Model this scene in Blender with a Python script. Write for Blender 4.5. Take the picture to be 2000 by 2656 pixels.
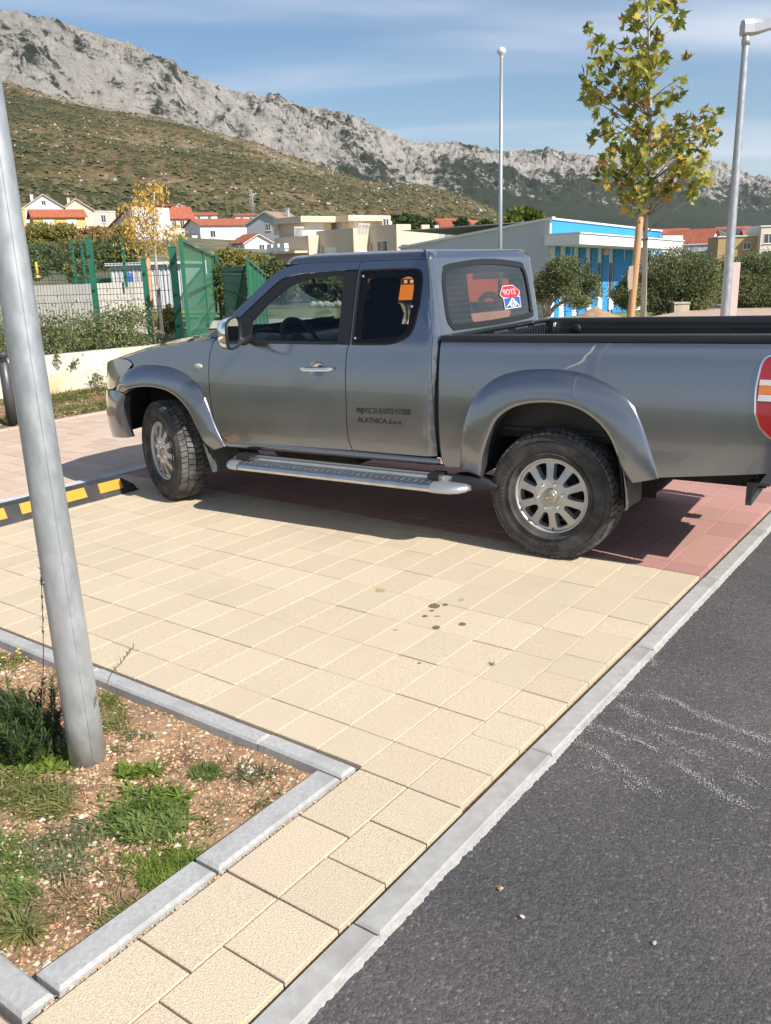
import bpy, bmesh, math, random
from math import sin, cos, tan, pi, radians, sqrt, atan2, floor, exp
from mathutils import Vector, Matrix, noise
from mathutils.geometry import delaunay_2d_cdt
random.seed(7)
SC = bpy.context.scene
COL = SC.collection
for o in list(bpy.data.objects): bpy.data.objects.remove(o)

# ---------------------------------------------------------------- camera
CAM_H, CAM_PITCH, CAM_ROLL, FPX = 1.6336, 0.2769, -0.0302, 2242.77
cd = bpy.data.cameras.new('camera'); cam = bpy.data.objects.new('camera', cd); COL.objects.link(cam)
_f = Vector((0, cos(CAM_PITCH), -sin(CAM_PITCH))); _r = Vector((1, 0, 0)); _u = _r.cross(_f)
CR = cos(CAM_ROLL)*_r + sin(CAM_ROLL)*_u; CU = -sin(CAM_ROLL)*_r + cos(CAM_ROLL)*_u
cam.matrix_world = Matrix(((CR.x, CU.x, -_f.x, 0), (CR.y, CU.y, -_f.y, 0), (CR.z, CU.z, -_f.z, CAM_H), (0, 0, 0, 1)))
cd.sensor_fit = 'VERTICAL'; cd.sensor_height = 24.0; cd.lens = FPX/2656*24.0
cd.clip_start = 0.05; cd.clip_end = 30000
SC.camera = cam
SC.render.resolution_x = 771; SC.render.resolution_y = 1024

# ---------------------------------------------------------------- sun and sky
SUN_AZ = radians(132.0); SUN_EL = radians(41.0)
TOSUN = Vector((sin(SUN_AZ)*cos(SUN_EL), cos(SUN_AZ)*cos(SUN_EL), sin(SUN_EL)))
sl = bpy.data.lights.new('sun', 'SUN'); sl.energy = 5.0; sl.angle = radians(0.5); sl.color = (1.0, 0.955, 0.88)
so = bpy.data.objects.new('sun', sl); COL.objects.link(so)
so.rotation_euler = TOSUN.to_track_quat('Z', 'Y').to_euler(); so.location = (6, -6, 12)
W = bpy.data.worlds.new('World'); SC.world = W; W.use_nodes = True
def build_world():
    nt = W.node_tree; N = nt.nodes; L = nt.links; N.clear()
    out = N.new('ShaderNodeOutputWorld'); bg = N.new('ShaderNodeBackground'); bg.inputs['Strength'].default_value = 0.085
    sky = N.new('ShaderNodeTexSky'); sky.sky_type = 'NISHITA'; sky.sun_disc = False
    sky.sun_elevation = SUN_EL; sky.sun_rotation = SUN_AZ
    sky.altitude = 20; sky.air_density = 1.0; sky.dust_density = 0.05; sky.ozone_density = 2.0
    tc = N.new('ShaderNodeTexCoord'); sep = N.new('ShaderNodeSeparateXYZ'); L.new(tc.outputs['Generated'], sep.inputs[0])
    zc = N.new('ShaderNodeMath'); zc.operation = 'MAXIMUM'; zc.inputs[1].default_value = 0.0; L.new(sep.outputs[2], zc.inputs[0])
    za = N.new('ShaderNodeMath'); za.operation = 'ADD'; za.inputs[1].default_value = 0.10; L.new(zc.outputs[0], za.inputs[0])
    dx = N.new('ShaderNodeMath'); dx.operation = 'DIVIDE'; L.new(sep.outputs[0], dx.inputs[0]); L.new(za.outputs[0], dx.inputs[1])
    dy = N.new('ShaderNodeMath'); dy.operation = 'DIVIDE'; L.new(sep.outputs[1], dy.inputs[0]); L.new(za.outputs[0], dy.inputs[1])
    cmb = N.new('ShaderNodeCombineXYZ'); L.new(dx.outputs[0], cmb.inputs[0]); L.new(dy.outputs[0], cmb.inputs[1])
    mp = N.new('ShaderNodeMapping'); mp.inputs['Rotation'].default_value = (0, 0, radians(-20)); mp.inputs['Scale'].default_value = (0.3, 1.0, 1)
    mp.inputs['Location'].default_value = (9.1, 6.4, 0)
    L.new(cmb.outputs[0], mp.inputs[0])
    n1 = N.new('ShaderNodeTexNoise'); n1.inputs['Scale'].default_value = 1.0; n1.inputs['Detail'].default_value = 7; n1.inputs['Roughness'].default_value = 0.47
    n1.inputs['Distortion'].default_value = 0.35
    L.new(mp.outputs[0], n1.inputs['Vector'])
    rp = N.new('ShaderNodeValToRGB'); rp.color_ramp.elements[0].position = 0.40; rp.color_ramp.elements[1].position = 0.66
    rp.color_ramp.interpolation = 'EASE'
    L.new(n1.outputs[0], rp.inputs[0])
    fm = N.new('ShaderNodeMath'); fm.operation = 'MULTIPLY'; fm.inputs[1].default_value = 0.84; L.new(rp.outputs[0], fm.inputs[0])
    mx = N.new('ShaderNodeMix'); mx.data_type = 'RGBA'; L.new(fm.outputs[0], mx.inputs[0])
    hs = N.new('ShaderNodeHueSaturation'); hs.inputs['Saturation'].default_value = 1.22; hs.inputs['Value'].default_value = .95
    L.new(sky.outputs[0], hs.inputs['Color'])
    L.new(hs.outputs[0], mx.inputs[6]); mx.inputs[7].default_value = (6.8, 7.3, 8.3, 1)
    L.new(mx.outputs[2], bg.inputs['Color']); L.new(bg.outputs[0], out.inputs['Surface'])
build_world()
SC.view_settings.view_transform = 'Standard'; SC.view_settings.look = 'None'; SC.view_settings.gamma = 1.0
SC.view_settings.use_curve_mapping = False
SC.view_settings.exposure = 0.54
SC.render.engine = 'CYCLES'
SC.cycles.transparent_max_bounces = 16; SC.cycles.max_bounces = 8

# ---------------------------------------------------------------- survey frames
TP = Vector((-1.6251, 6.2587, 0)); TYAW = -0.5597            # pickup frame: x rearward, y away, z up; origin under front hub
GP = Vector((-0.7988, 3.3428, 0)); GYAW = 0.9357             # paving grid: a along courses, b across them
GA = Vector((cos(GYAW), sin(GYAW), 0)); GB = Vector((sin(GYAW), -cos(GYAW), 0))
def g2w(a, b, z=0.0): return GP + GA*a + GB*b + Vector((0, 0, z))
def px_ray(x, y): return _f + CR*((x-1000)/FPX) - CU*((y-1328)/FPX)
def at_depth(x, y, Y):                                        # survey: point seen in direction (x, y) at northing Y
    d = px_ray(x, y); return Vector((0, 0, CAM_H)) + d*(Y/d.y)

# ---------------------------------------------------------------- object helpers
def empty(name, loc=(0, 0, 0), rz=0.0, parent=None):
    o = bpy.data.objects.new(name, None); COL.objects.link(o); o.location = loc; o.rotation_euler = (0, 0, rz); o.parent = parent
    o.empty_display_size = 0.1
    return o
def tag(o, label=None, cat=None, group=None, kind=None):
    if label: o['label'] = label
    if cat: o['category'] = cat
    if group: o['group'] = group
    if kind: o['kind'] = kind
    return o
def mkobj(name, me, parent=None, loc=None):
    o = bpy.data.objects.new(name, me); COL.objects.link(o); o.parent = parent
    if loc is not None: o.location = loc
    return o
def copy_tree(o, parent=None):
    c = o.copy(); COL.objects.link(c); c.parent = parent
    for ch in list(o.children): copy_tree(ch, c)
    return c
class MB:
    """collects faces, becomes one mesh"""
    def __init__(s): s.v = []; s.f = []; s.sm = []; s.uvd = None
    def add(s, vs, fs, smooth=False):
        b = len(s.v); s.v += [tuple(p) for p in vs]; s.f += [tuple(i+b for i in f) for f in fs]; s.sm += [smooth]*len(fs); return b
    def box(s, c, d, rz=0.0, M=None):
        x, y, z = d[0]/2, d[1]/2, d[2]/2
        P = [Vector((sx*x, sy*y, sz*z)) for sz in (-1, 1) for sy in (-1, 1) for sx in (-1, 1)]
        if M is None: M = Matrix.Translation(c) @ Matrix.Rotation(rz, 4, 'Z')
        s.add([M @ p for p in P], [(0, 2, 3, 1), (4, 5, 7, 6), (0, 1, 5, 4), (2, 6, 7, 3), (0, 4, 6, 2), (1, 3, 7, 5)])
        return s
    def b2(s, x0, x1, y0, y1, z0, z1): return s.box(((x0+x1)/2, (y0+y1)/2, (z0+z1)/2), (abs(x1-x0), abs(y1-y0), abs(z1-z0)))
    def bbox_bev(s, x0, x1, y0, y1, z0, z1, b=0.004):
        # box with chamfered top edges
        P = [(x0, y0, z0), (x1, y0, z0), (x1, y1, z0), (x0, y1, z0), (x0, y0, z1-b), (x1, y0, z1-b), (x1, y1, z1-b), (x0, y1, z1-b),
             (x0+b, y0+b, z1), (x1-b, y0+b, z1), (x1-b, y1-b, z1), (x0+b, y1-b, z1)]
        s.add(P, [(0, 1, 5, 4), (1, 2, 6, 5), (2, 3, 7, 6), (3, 0, 4, 7), (4, 5, 9, 8), (5, 6, 10, 9), (6, 7, 11, 10), (7, 4, 8, 11), (8, 9, 10, 11)])
        return s
    def grid(s, P, smooth=True, wrap_u=False, wrap_v=False):
        n, m = len(P), len(P[0]); fs = []
        for i in range(n if wrap_u else n-1):
            for j in range(m if wrap_v else m-1):
                fs.append((i*m+j, ((i+1) % n)*m+j, ((i+1) % n)*m+(j+1) % m, i*m+(j+1) % m))
        s.add([q for r in P for q in r], fs, smooth); return s
    def tube(s, path, rad, n=8, caps=True, smooth=True):
        path = [Vector(p) for p in path]; k = len(path)
        if not hasattr(rad, '__len__'): rad = [rad]*k
        rings = []; ref = None
        for i in range(k):
            t = (path[min(i+1, k-1)]-path[max(i-1, 0)]).normalized()
            if ref is None:
                ref = Vector((0, 0, 1)) if abs(t.z) < .9 else Vector((1, 0, 0))
            u = t.cross(ref); 
            if u.length < 1e-6: u = t.orthogonal()
            u.normalize(); w = u.cross(t).normalized(); ref = w
            rings.append([path[i]+(u*cos(2*pi*j/n)+w*sin(2*pi*j/n))*rad[i] for j in range(n)])
        b = len(s.v); s.grid(rings, smooth, wrap_v=True)
        if caps:
            s.f.append(tuple(b+j for j in range(n))[::-1]); s.sm.append(False)
            s.f.append(tuple(b+(k-1)*n+j for j in range(n))); s.sm.append(False)
        return s
    def lathe(s, prof, n=32, axis='Z', c=(0, 0, 0), smooth=True, closed=False):
        # prof: (r, h)
        P = []
        for r, h in prof:
            row = []
            for j in range(n):
                a = 2*pi*j/n
                if axis == 'Z': row.append((c[0]+r*cos(a), c[1]+r*sin(a), c[2]+h))
                elif axis == 'Y': row.append((c[0]+r*cos(a), c[1]+h, c[2]+r*sin(a)))
                else: row.append((c[0]+h, c[1]+r*cos(a), c[2]+r*sin(a)))
            P.append(row)
        s.grid(P, smooth, wrap_u=closed, wrap_v=True); return s
    def prism(s, poly, fn, d0, d1, smooth=False):
        """poly 2D, fn(u, v, d) -> 3D ; extruded between d0 and d1"""
        n = len(poly)
        vs = [fn(u, v, d0) for u, v in poly]+[fn(u, v, d1) for u, v in poly]
        fs = [tuple(range(n)), tuple(range(2*n-1, n-1, -1))]+[(i, i+n, (i+1) % n+n, (i+1) % n) for i in range(n)]
        s.add(vs, fs, smooth); return s
    def mesh(s, name, mat=None, fix=False):
        me = bpy.data.meshes.new(name); me.from_pydata(s.v, [], s.f)
        me.polygons.foreach_set('use_smooth', s.sm)
        if mat is not None: me.materials.append(mat)
        if fix:
            bm = bmesh.new(); bm.from_mesh(me); bmesh.ops.recalc_face_normals(bm, faces=bm.faces); bm.to_mesh(me); bm.free()
        me.update(); return me
    def obj(s, name, mat=None, parent=None, fix=True, loc=None, rz=None):
        o = mkobj(name, s.mesh(name, mat, fix), parent, loc)
        if rz is not None: o.rotation_euler = (0, 0, rz)
        return o
def catmull(pts, n=6, closed=False):
    pts = [Vector(p) for p in pts]; k = len(pts); out = []
    if k < 3 and not closed:
        return [pts[0].lerp(pts[-1], i/n) for i in range(n+1)]
    rng = range(k) if closed else range(k-1)
    for i in rng:
        p0 = pts[(i-1) % k] if (closed or i > 0) else pts[0]*2-pts[1]
        p1 = pts[i]; p2 = pts[(i+1) % k]; p3 = pts[(i+2) % k] if (closed or i+2 < k) else pts[-1]*2-pts[-2]
        for j in range(n):
            t = j/n
            out.append(0.5*((2*p1)+(p2-p0)*t+(2*p0-5*p1+4*p2-p3)*t*t+(3*p1-p0-3*p2+p3)*t**3))
    if not closed: out.append(pts[-1])
    return out
def resample(pts, n):
    pts = [Vector(p) for p in pts]; L = [0]
    for i in range(len(pts)-1): L.append(L[-1]+(pts[i+1]-pts[i]).length)
    out = []; k = 0
    for i in range(n):
        t = L[-1]*i/(n-1)
        while k < len(pts)-2 and L[k+1] < t: k += 1
        d = L[k+1]-L[k]; out.append(pts[k].lerp(pts[k+1], (t-L[k])/d if d > 0 else 0))
    return out
def interp(xs, ys, x):
    if x <= xs[0]: return ys[0]
    for i in range(len(xs)-1):
        if x <= xs[i+1]: return ys[i]+(ys[i+1]-ys[i])*(x-xs[i])/(xs[i+1]-xs[i])
    return ys[-1]
def smooth01(t): t = max(0., min(1., t)); return t*t*(3-2*t)

# ---------------------------------------------------------------- materials
MATS = {}
def mat(name, col=(.5, .5, .5), rough=.6, metal=0., col2=None, nscale=8., nlo=.35, nhi=.65, bump=0., bscale=60., bdetail=4, spec=.5,
        coat=0., objvar=0., coord='Object', trans=None, col3=None, n3scale=2., detail=5, bdist=.01, hue=0., rough2=None, subs=0., stretch=None):
    if name in MATS: return MATS[name]
    m = bpy.data.materials.new(name); m.use_nodes = True; nt = m.node_tree; N = nt.nodes; L = nt.links
    P = N['Principled BSDF']; P.inputs['Roughness'].default_value = rough; P.inputs['Metallic'].default_value = metal
    P.inputs['Specular IOR Level'].default_value = spec
    if coat: P.inputs['Coat Weight'].default_value = coat; P.inputs['Coat Roughness'].default_value = .04
    P.inputs['Base Color'].default_value = (*col, 1)
    tc = N.new('ShaderNodeTexCoord'); src = tc.outputs[coord] if coord != 'World' else N.new('ShaderNodeNewGeometry').outputs['Position']
    if stretch:
        mpn = N.new('ShaderNodeMapping'); mpn.inputs['Scale'].default_value = stretch; L.new(src, mpn.inputs[0]); src = mpn.outputs[0]
    cur = None
    if col2:
        n = N.new('ShaderNodeTexNoise'); n.inputs['Scale'].default_value = nscale; n.inputs['Detail'].default_value = detail; n.inputs['Roughness'].default_value = .6
        L.new(src, n.inputs['Vector'])
        r = N.new('ShaderNodeValToRGB'); r.color_ramp.elements[0].position = nlo; r.color_ramp.elements[1].position = nhi
        r.color_ramp.elements[0].color = (*col, 1); r.color_ramp.elements[1].color = (*col2, 1)
        L.new(n.outputs[0], r.inputs[0]); cur = r.outputs[0]
        if rough2 is not None:
            rr = N.new('ShaderNodeMapRange'); rr.inputs['From Min'].default_value = nlo; rr.inputs['From Max'].default_value = nhi
            rr.inputs['To Min'].default_value = rough; rr.inputs['To Max'].default_value = rough2
            L.new(n.outputs[0], rr.inputs[0]); L.new(rr.outputs[0], P.inputs['Roughness'])
        if col3:
            n3 = N.new('ShaderNodeTexNoise'); n3.inputs['Scale'].default_value = n3scale; n3.inputs['Detail'].default_value = 4
            L.new(src, n3.inputs['Vector'])
            r3 = N.new('ShaderNodeValToRGB'); r3.color_ramp.elements[0].position = .5; r3.color_ramp.elements[1].position = .68
            L.new(n3.outputs[0], r3.inputs[0])
            mx = N.new('ShaderNodeMix'); mx.data_type = 'RGBA'; L.new(r3.outputs[0], mx.inputs[0]); L.new(cur, mx.inputs[6]); mx.inputs[7].default_value = (*col3, 1)
            cur = mx.outputs[2]
    if objvar or hue:
        oi = N.new('ShaderNodeObjectInfo'); hv = N.new('ShaderNodeHueSaturation')
        mr = N.new('ShaderNodeMapRange'); mr.inputs['To Min'].default_value = 1-objvar; mr.inputs['To Max'].default_value = 1+objvar
        L.new(oi.outputs['Random'], mr.inputs[0]); L.new(mr.outputs[0], hv.inputs['Value'])
        if hue:
            m2 = N.new('ShaderNodeMath'); m2.operation = 'MULTIPLY'; m2.inputs[1].default_value = 7.13; L.new(oi.outputs['Random'], m2.inputs[0])
            fr = N.new('ShaderNodeMath'); fr.operation = 'FRACT'; L.new(m2.outputs[0], fr.inputs[0])
            mh = N.new('ShaderNodeMapRange'); mh.inputs['To Min'].default_value = .5-hue; mh.inputs['To Max'].default_value = .5+hue
            L.new(fr.outputs[0], mh.inputs[0]); L.new(mh.outputs[0], hv.inputs['Hue'])
        if cur is not None: L.new(cur, hv.inputs['Color'])
        else: hv.inputs['Color'].default_value = (*col, 1)
        cur = hv.outputs[0]
    if cur is not None: L.new(cur, P.inputs['Base Color'])
    if bump:
        nb = N.new('ShaderNodeTexNoise'); nb.inputs['Scale'].default_value = bscale; nb.inputs['Detail'].default_value = bdetail; nb.inputs['Roughness'].default_value = .6
        L.new(src, nb.inputs['Vector'])
        b = N.new('ShaderNodeBump'); b.inputs['Strength'].default_value = bump; b.inputs['Distance'].default_value = bdist
        L.new(nb.outputs[0], b.inputs['Height']); L.new(b.outputs[0], P.inputs['Normal'])
    MATS[name] = m; return m
def glass_mat(name, tint=(.8, .85, .85), refl=1.0, rough=0.0, ior=1.5):
    if name in MATS: return MATS[name]
    m = bpy.data.materials.new(name); m.use_nodes = True; nt = m.node_tree; N = nt.nodes; L = nt.links; N.clear()
    o = N.new('ShaderNodeOutputMaterial'); t = N.new('ShaderNodeBsdfTransparent'); t.inputs[0].default_value = (*tint, 1)
    g = N.new('ShaderNodeBsdfGlossy'); g.inputs['Roughness'].default_value = rough; g.inputs[0].default_value = (1, 1, 1, 1)
    f = N.new('ShaderNodeFresnel'); f.inputs[0].default_value = ior
    k = N.new('ShaderNodeMath'); k.operation = 'MULTIPLY'; k.inputs[1].default_value = refl; L.new(f.outputs[0], k.inputs[0])
    x = N.new('ShaderNodeMixShader'); L.new(k.outputs[0], x.inputs[0]); L.new(t.outputs[0], x.inputs[1]); L.new(g.outputs[0], x.inputs[2])
    L.new(x.outputs[0], o.inputs[0]); MATS[name] = m; return m
def leaf_mat(name, col, col2, trans=.35, hue=.03, val=.25, rough=.55, nscale=3., spec=.3):
    """two-sided leaf: diffuse + translucent, colour varied per clump and per object"""
    if name in MATS: return MATS[name]
    m = bpy.data.materials.new(name); m.use_nodes = True; nt = m.node_tree; N = nt.nodes; L = nt.links
    P = N['Principled BSDF']; P.inputs['Roughness'].default_value = rough; P.inputs['Specular IOR Level'].default_value = spec
    geo = N.new('ShaderNodeNewGeometry'); oi = N.new('ShaderNodeObjectInfo')
    ad = N.new('ShaderNodeMath'); ad.operation = 'ADD'; L.new(geo.outputs['Random Per Island'], ad.inputs[0]); L.new(oi.outputs['Random'], ad.inputs[1])
    fr = N.new('ShaderNodeMath'); fr.operation = 'FRACT'; L.new(ad.outputs[0], fr.inputs[0])
    tc = N.new('ShaderNodeTexCoord'); n = N.new('ShaderNodeTexNoise'); n.inputs['Scale'].default_value = nscale; n.inputs['Detail'].default_value = 3
    L.new(tc.outputs['Object'], n.inputs['Vector'])
    a2 = N.new('ShaderNodeMath'); a2.operation = 'MULTIPLY_ADD'; a2.inputs[1].default_value = .55; L.new(fr.outputs[0], a2.inputs[0])
    n2 = N.new('ShaderNodeMath'); n2.operation = 'MULTIPLY_ADD'; n2.inputs[1].default_value = 1.6; n2.inputs[2].default_value = -.58; L.new(n.outputs[0], n2.inputs[0])
    L.new(n2.outputs[0], a2.inputs[2])
    r = N.new('ShaderNodeValToRGB'); r.color_ramp.elements[0].color = (*col, 1); r.color_ramp.elements[1].color = (*col2, 1)
    r.color_ramp.elements[0].position = .1; r.color_ramp.elements[1].position = .9
    L.new(a2.outputs[0], r.inputs[0]); L.new(r.outputs[0], P.inputs['Base Color'])
    tr = N.new('ShaderNodeBsdfTranslucent'); L.new(r.outputs[0], tr.inputs[0])
    mx = N.new('ShaderNodeMixShader'); mx.inputs[0].default_value = trans
    L.new(P.outputs[0], mx.inputs[1]); L.new(tr.outputs[0], mx.inputs[2]); L.new(mx.outputs[0], N['Material Output'].inputs[0])
    MATS[name] = m; return m
def text_mesh(s, size, mat_, bold=0.0, xs=1.0, extrude=0.0005):
    cu = bpy.data.curves.new('lettering', 'FONT'); cu.body = s; cu.size = size; cu.offset = bold; cu.extrude = extrude; cu.resolution_u = 2
    o = bpy.data.objects.new('lettering_tmp', cu); COL.objects.link(o)
    dg = bpy.context.evaluated_depsgraph_get(); me = bpy.data.meshes.new_from_object(o.evaluated_get(dg))
    bpy.data.objects.remove(o); bpy.data.curves.remove(cu)
    for v in me.vertices: v.co.x *= xs
    me.materials.clear(); me.materials.append(mat_); return me
# ================================================================ GROUND, PAVING, ROAD
def terrain_z(x, y):
    """lie of the land: level car park, slope rising to the north, slight dip to the north-east"""
    d = sqrt(x*x+y*y); th = math.degrees(atan2(x, y)) if y > -1e9 else 0
    if y <= 0 and abs(th) > 90: return -0.09
    t = max(0., min(1., (th+24)/48.))
    sl_ = 0.082*(1-t)+0.020*t; d0 = 40*(1-t)+120*t
    if th < -24: sl_ *= max(0., 1-(-th-24)/60.)
    if th > 24: sl_ *= max(0., 1-(th-24)/60.)
    k = 12.0; u = (d-d0)/k
    z = sl_*k*(u if u > 30 else math.log1p(exp(u)))
    dip = -0.55*smooth01((d-16)/18.)*smooth01((t-.42)/.25)*(1-smooth01((d-90)/60.))
    # raised beds behind the white retaining wall
    q = Vector((x, y, 0))-GP; a = q.dot(GA); b = q.dot(GB)
    bank = 0.42*smooth01((-9.2-b)/.5)*smooth01((14.5-a)/5.)*(1-smooth01((d-60)/40.))
    return -0.09+z+dip+bank
def build_ground():
    xs = []; v = -9000.
    import itertools
    rs = [0]; r = 1.2
    while r < 9500: rs.append(rs[-1]+r); r *= 1.075 if rs[-1] > 30 else 1.012
    ths = [radians(-180+k*6) for k in range(20)] + [radians(-60+k*1.0) for k in range(120)] + [radians(60+k*6) for k in range(20)]
    mb = MB(); n = len(ths)
    P = []
    for r in rs[1:]:
        P.append([(r*sin(t), r*cos(t), terrain_z(r*sin(t), r*cos(t))) for t in ths])
    mb.grid(P, True, wrap_v=True)
    c = mb.add([(0, 0, -.09)], [])
    for j in range(n): mb.f.append((c, j, (j+1) % n)); mb.sm.append(True)
    m = mat('ground_scrub', (.14, .115, .06), .95, col2=(.07, .085, .028), nscale=.35, nlo=.4, nhi=.62, bump=.6, bscale=3., bdist=.2, col3=(.22, .19, .12), n3scale=.12)
    return tag(mb.obj('ground', m), kind='structure')
ground = build_ground()

M_SAND = mat('joint_sand', (.16, .11, .075), .95, col2=(.26, .2, .14), nscale=60, bump=.5, bscale=200, bdist=.004)
def paver_mat(name, c1, c2, c3, ov=.06, hu=.006):
    m = mat(name, c1, .88, col2=c2, nscale=190., nlo=.36, nhi=.56, bump=.75, bscale=210., bdetail=3, bdist=.0045, objvar=ov, hue=hu, col3=c3, n3scale=1.3, spec=.25, coord='World')
    return m
M_YEL = paver_mat('paver_yellow', (.465, .368, .252), (.655, .538, .392), (.555, .452, .33), .045, .004)
M_RED = paver_mat('paver_red', (.39, .195, .165), (.50, .275, .235), (.43, .235, .20), .08, .008)
M_PNK = paver_mat('paver_pink', (.47, .345, .26), (.60, .455, .355), (.52, .40, .31), .07, .008)
M_CON = mat('kerb_concrete', (.34, .325, .30), .9, col2=(.41, .395, .37), nscale=25, bump=.5, bscale=260, bdist=.003, objvar=.06, col3=(.29, .275, .255), n3scale=3.5)
M_CONL = mat('kerb_concrete_pale', (.47, .475, .48), .9, col2=(.58, .585, .59), nscale=30, bump=.7, bscale=170, bdist=.005, objvar=.05, col3=(.42, .41, .39), n3scale=4.)

def paver_mesh(name, la, lb, m, h=.06, gap=.004, bev=.0022):
    mb = MB(); mb.bbox_bev(-la/2+gap/2, la/2-gap/2, -lb/2+gap/2, lb/2-gap/2, -h, 0, bev)
    return mb.mesh(name, m)
_pm = {}
def lay(parent, a0, a1, b0, b1, m, z=0.0, nm='paver', gap=.004):
    la = round(a1-a0, 3); lb = round(b1-b0, 3)
    if la < .03 or lb < .03: return
    k = (la, lb, m.name, gap)
    if k not in _pm: _pm[k] = paver_mesh(nm, la, lb, m, gap=gap)
    o = mkobj(nm, _pm[k], parent, ((a0+a1)/2, (b0+b1)/2, z+random.uniform(-.0016, .0012)))
    o.rotation_euler = (random.gauss(0, .002), random.gauss(0, .002), random.gauss(0, .002))
    return o
def sheet(name, a0, a1, b0, b1, z, m, parent=None):
    mb = MB(); mb.add([(a0, b0, z), (a1, b0, z), (a1, b1, z), (a0, b1, z)], [(0, 1, 2, 3)]); return mb.obj(name, m, parent)
GYR = (0, 0, GYAW)
def gframe(name):
    """setting piece in the paving frame (local x = a, local y = -b)"""
    o = empty(name, GP, GYAW); o.scale = (1, -1, 1); return o
# sand bed under all paving (one sheet) and the pieces on it
def bed_sheet(name, a0, a1, b0, b1, z, m):
    mb = MB(); mb.add([g2w(a0, b0, z), g2w(a1, b0, z), g2w(a1, b1, z), g2w(a0, b1, z)], [(0, 1, 2, 3)])
    return tag(mb.obj(name, m), kind='structure')
class GParent:
    pass
def paving(name, label=None):
    # parent object is the sand bed; local axes: x along a, y opposite b (right-handed)
    pass

def pave_root(name, a0, a1, b0, b1):
    mb = MB(); z = -.022
    mb.add([(a0, -b1, z), (a1, -b1, z), (a1, -b0, z), (a0, -b0, z)], [(0, 1, 2, 3)])
    o = mb.obj(name, M_SAND, None, fix=False); o.location = GP; o.rotation_euler = (0, 0, GYAW)
    return tag(o, kind='structure')
def lay2(parent, a0, a1, b0, b1, m, z=0., gap=.004, nm='paver'):
    return lay(parent, a0, a1, -b1, -b0, m, z, nm, gap)

# yellow bay between the planting bed and the red bay
bay_y = pave_root('yellow_parking_bay', -.2, 2.249, -3.4, 1.43)
for i in range(-17, 7):
    b0, b1 = i*.2, (i+1)*.2
    if i == 6:                      # course along the road kerb is laid in short pieces
        cuts = [-.206, 0., .194, .391, .592, .79, .985, 1.282, 1.48, 1.775, 2.06, 2.249]; 
    elif i == 5: cuts = [-.204, -.0, .3, .595, .9, 1.19, 1.49, 1.79, 2.06, 2.249]
    else: cuts = [-.19]+[.3*k for k in range(0, 8)]+[2.249]
    for c0, c1 in zip(cuts[:-1], cuts[1:]):
        lay2(bay_y, c0, c1, b0, b1, M_YEL)
# two courses running between planting bed and road kerb
strip = pave_root('yellow_paving_strip', -3.2, -.2, .98, 1.43)
c = -.204
while c > -3.1: lay2(strip, c-.31, c, 1.0, 1.2, M_YEL, gap=.007); c -= .31
c = -.206
while c > -3.1: lay2(strip, c-.206, c, 1.2, 1.412, M_YEL, gap=.006); c -= .206
# bay beyond the planting bed (corner of the picture)
bay_o = pave_root('near_parking_bay', -3.2, -1.46, -2.2, .98)
for i in range(-6, 5):
    for k in range(4):
        lay2(bay_o, -1.47-.3*(k+1), -1.47-.3*k, i*.2-.02, i*.2+.18, M_PNK)
# red bay under the pickup
bay_r = pave_root('red_parking_bay', 2.25, 4.9, -3.4, 1.43)
for i in range(-17, 7):
    cuts = [2.251, 2.4]+[2.4+.3*k for k in range(1, 9)]
    for c0, c1 in zip(cuts[:-1], cuts[1:]): lay2(bay_r, c0, c1, i*.2, i*.2+.2, M_RED)
# pink footpath beyond the wheel stop, courses the other way
path = pave_root('pink_footpath', .3, 6.0, -6.4, -3.52)
for k in range(2, 30):
    a0 = .2*k; off = random.choice((0, .1, .15, .2)); b = -3.52
    cuts = [b]; b -= .3-off if off else .3
    while b > -6.36: cuts.append(b); b -= .3
    cuts.append(-6.38)
    for c1, c0 in zip(cuts[:-1], cuts[1:]): lay2(path, a0, a0+.2, c0, c1, M_PNK, gap=.005)
# far paved area (too far to tell its pieces apart)
def far_paving():
    m = mat('far_paving', (.42, .29, .22), .9, col2=(.50, .37, .29), nscale=3., bump=.3, bscale=40)
    mb = MB(); z = -.03
    mb.add([(4.9, -1.43, z), (34, -1.43, z), (34, 6.4, z), (4.9, 6.4, z)], [(0, 1, 2, 3)])
    o = mb.obj('paved_area', m, fix=False); o.location = GP; o.rotation_euler = (0, 0, GYAW); tag(o, kind='structure')
far_paving()

# road kerb: flush concrete blocks about one metre long, a thing of the setting with its blocks
kerb = empty('road_kerb', GP, GYAW); tag(kerb, kind='structure')
def kerb_block(parent, a0, a1, b0, b1, z0, z1, m, bev=.006, nm='kerb_stone', g=.003):
    mb = MB(); la, lb = a1-a0-2*g, b1-b0
    mb.bbox_bev(-la/2, la/2, -lb/2, lb/2, z0-z1, 0, bev)
    o = mb.obj(nm, m, parent, fix=False, loc=((a0+a1)/2, -(b0+b1)/2, z1)); o.rotation_euler = (random.gauss(0, .004), random.gauss(0, .002), random.gauss(0, .002)); return o
ka = 2.235
for k in range(7): kerb_block(kerb, ka-1.005, ka, 1.424, 1.506, -.15, .002, M_CON); ka -= 1.005
ka = 2.235
for k in range(7): kerb_block(kerb, ka, ka+1.005, 1.424, 1.506, -.15, .002, M_CON); ka += 1.005
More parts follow.
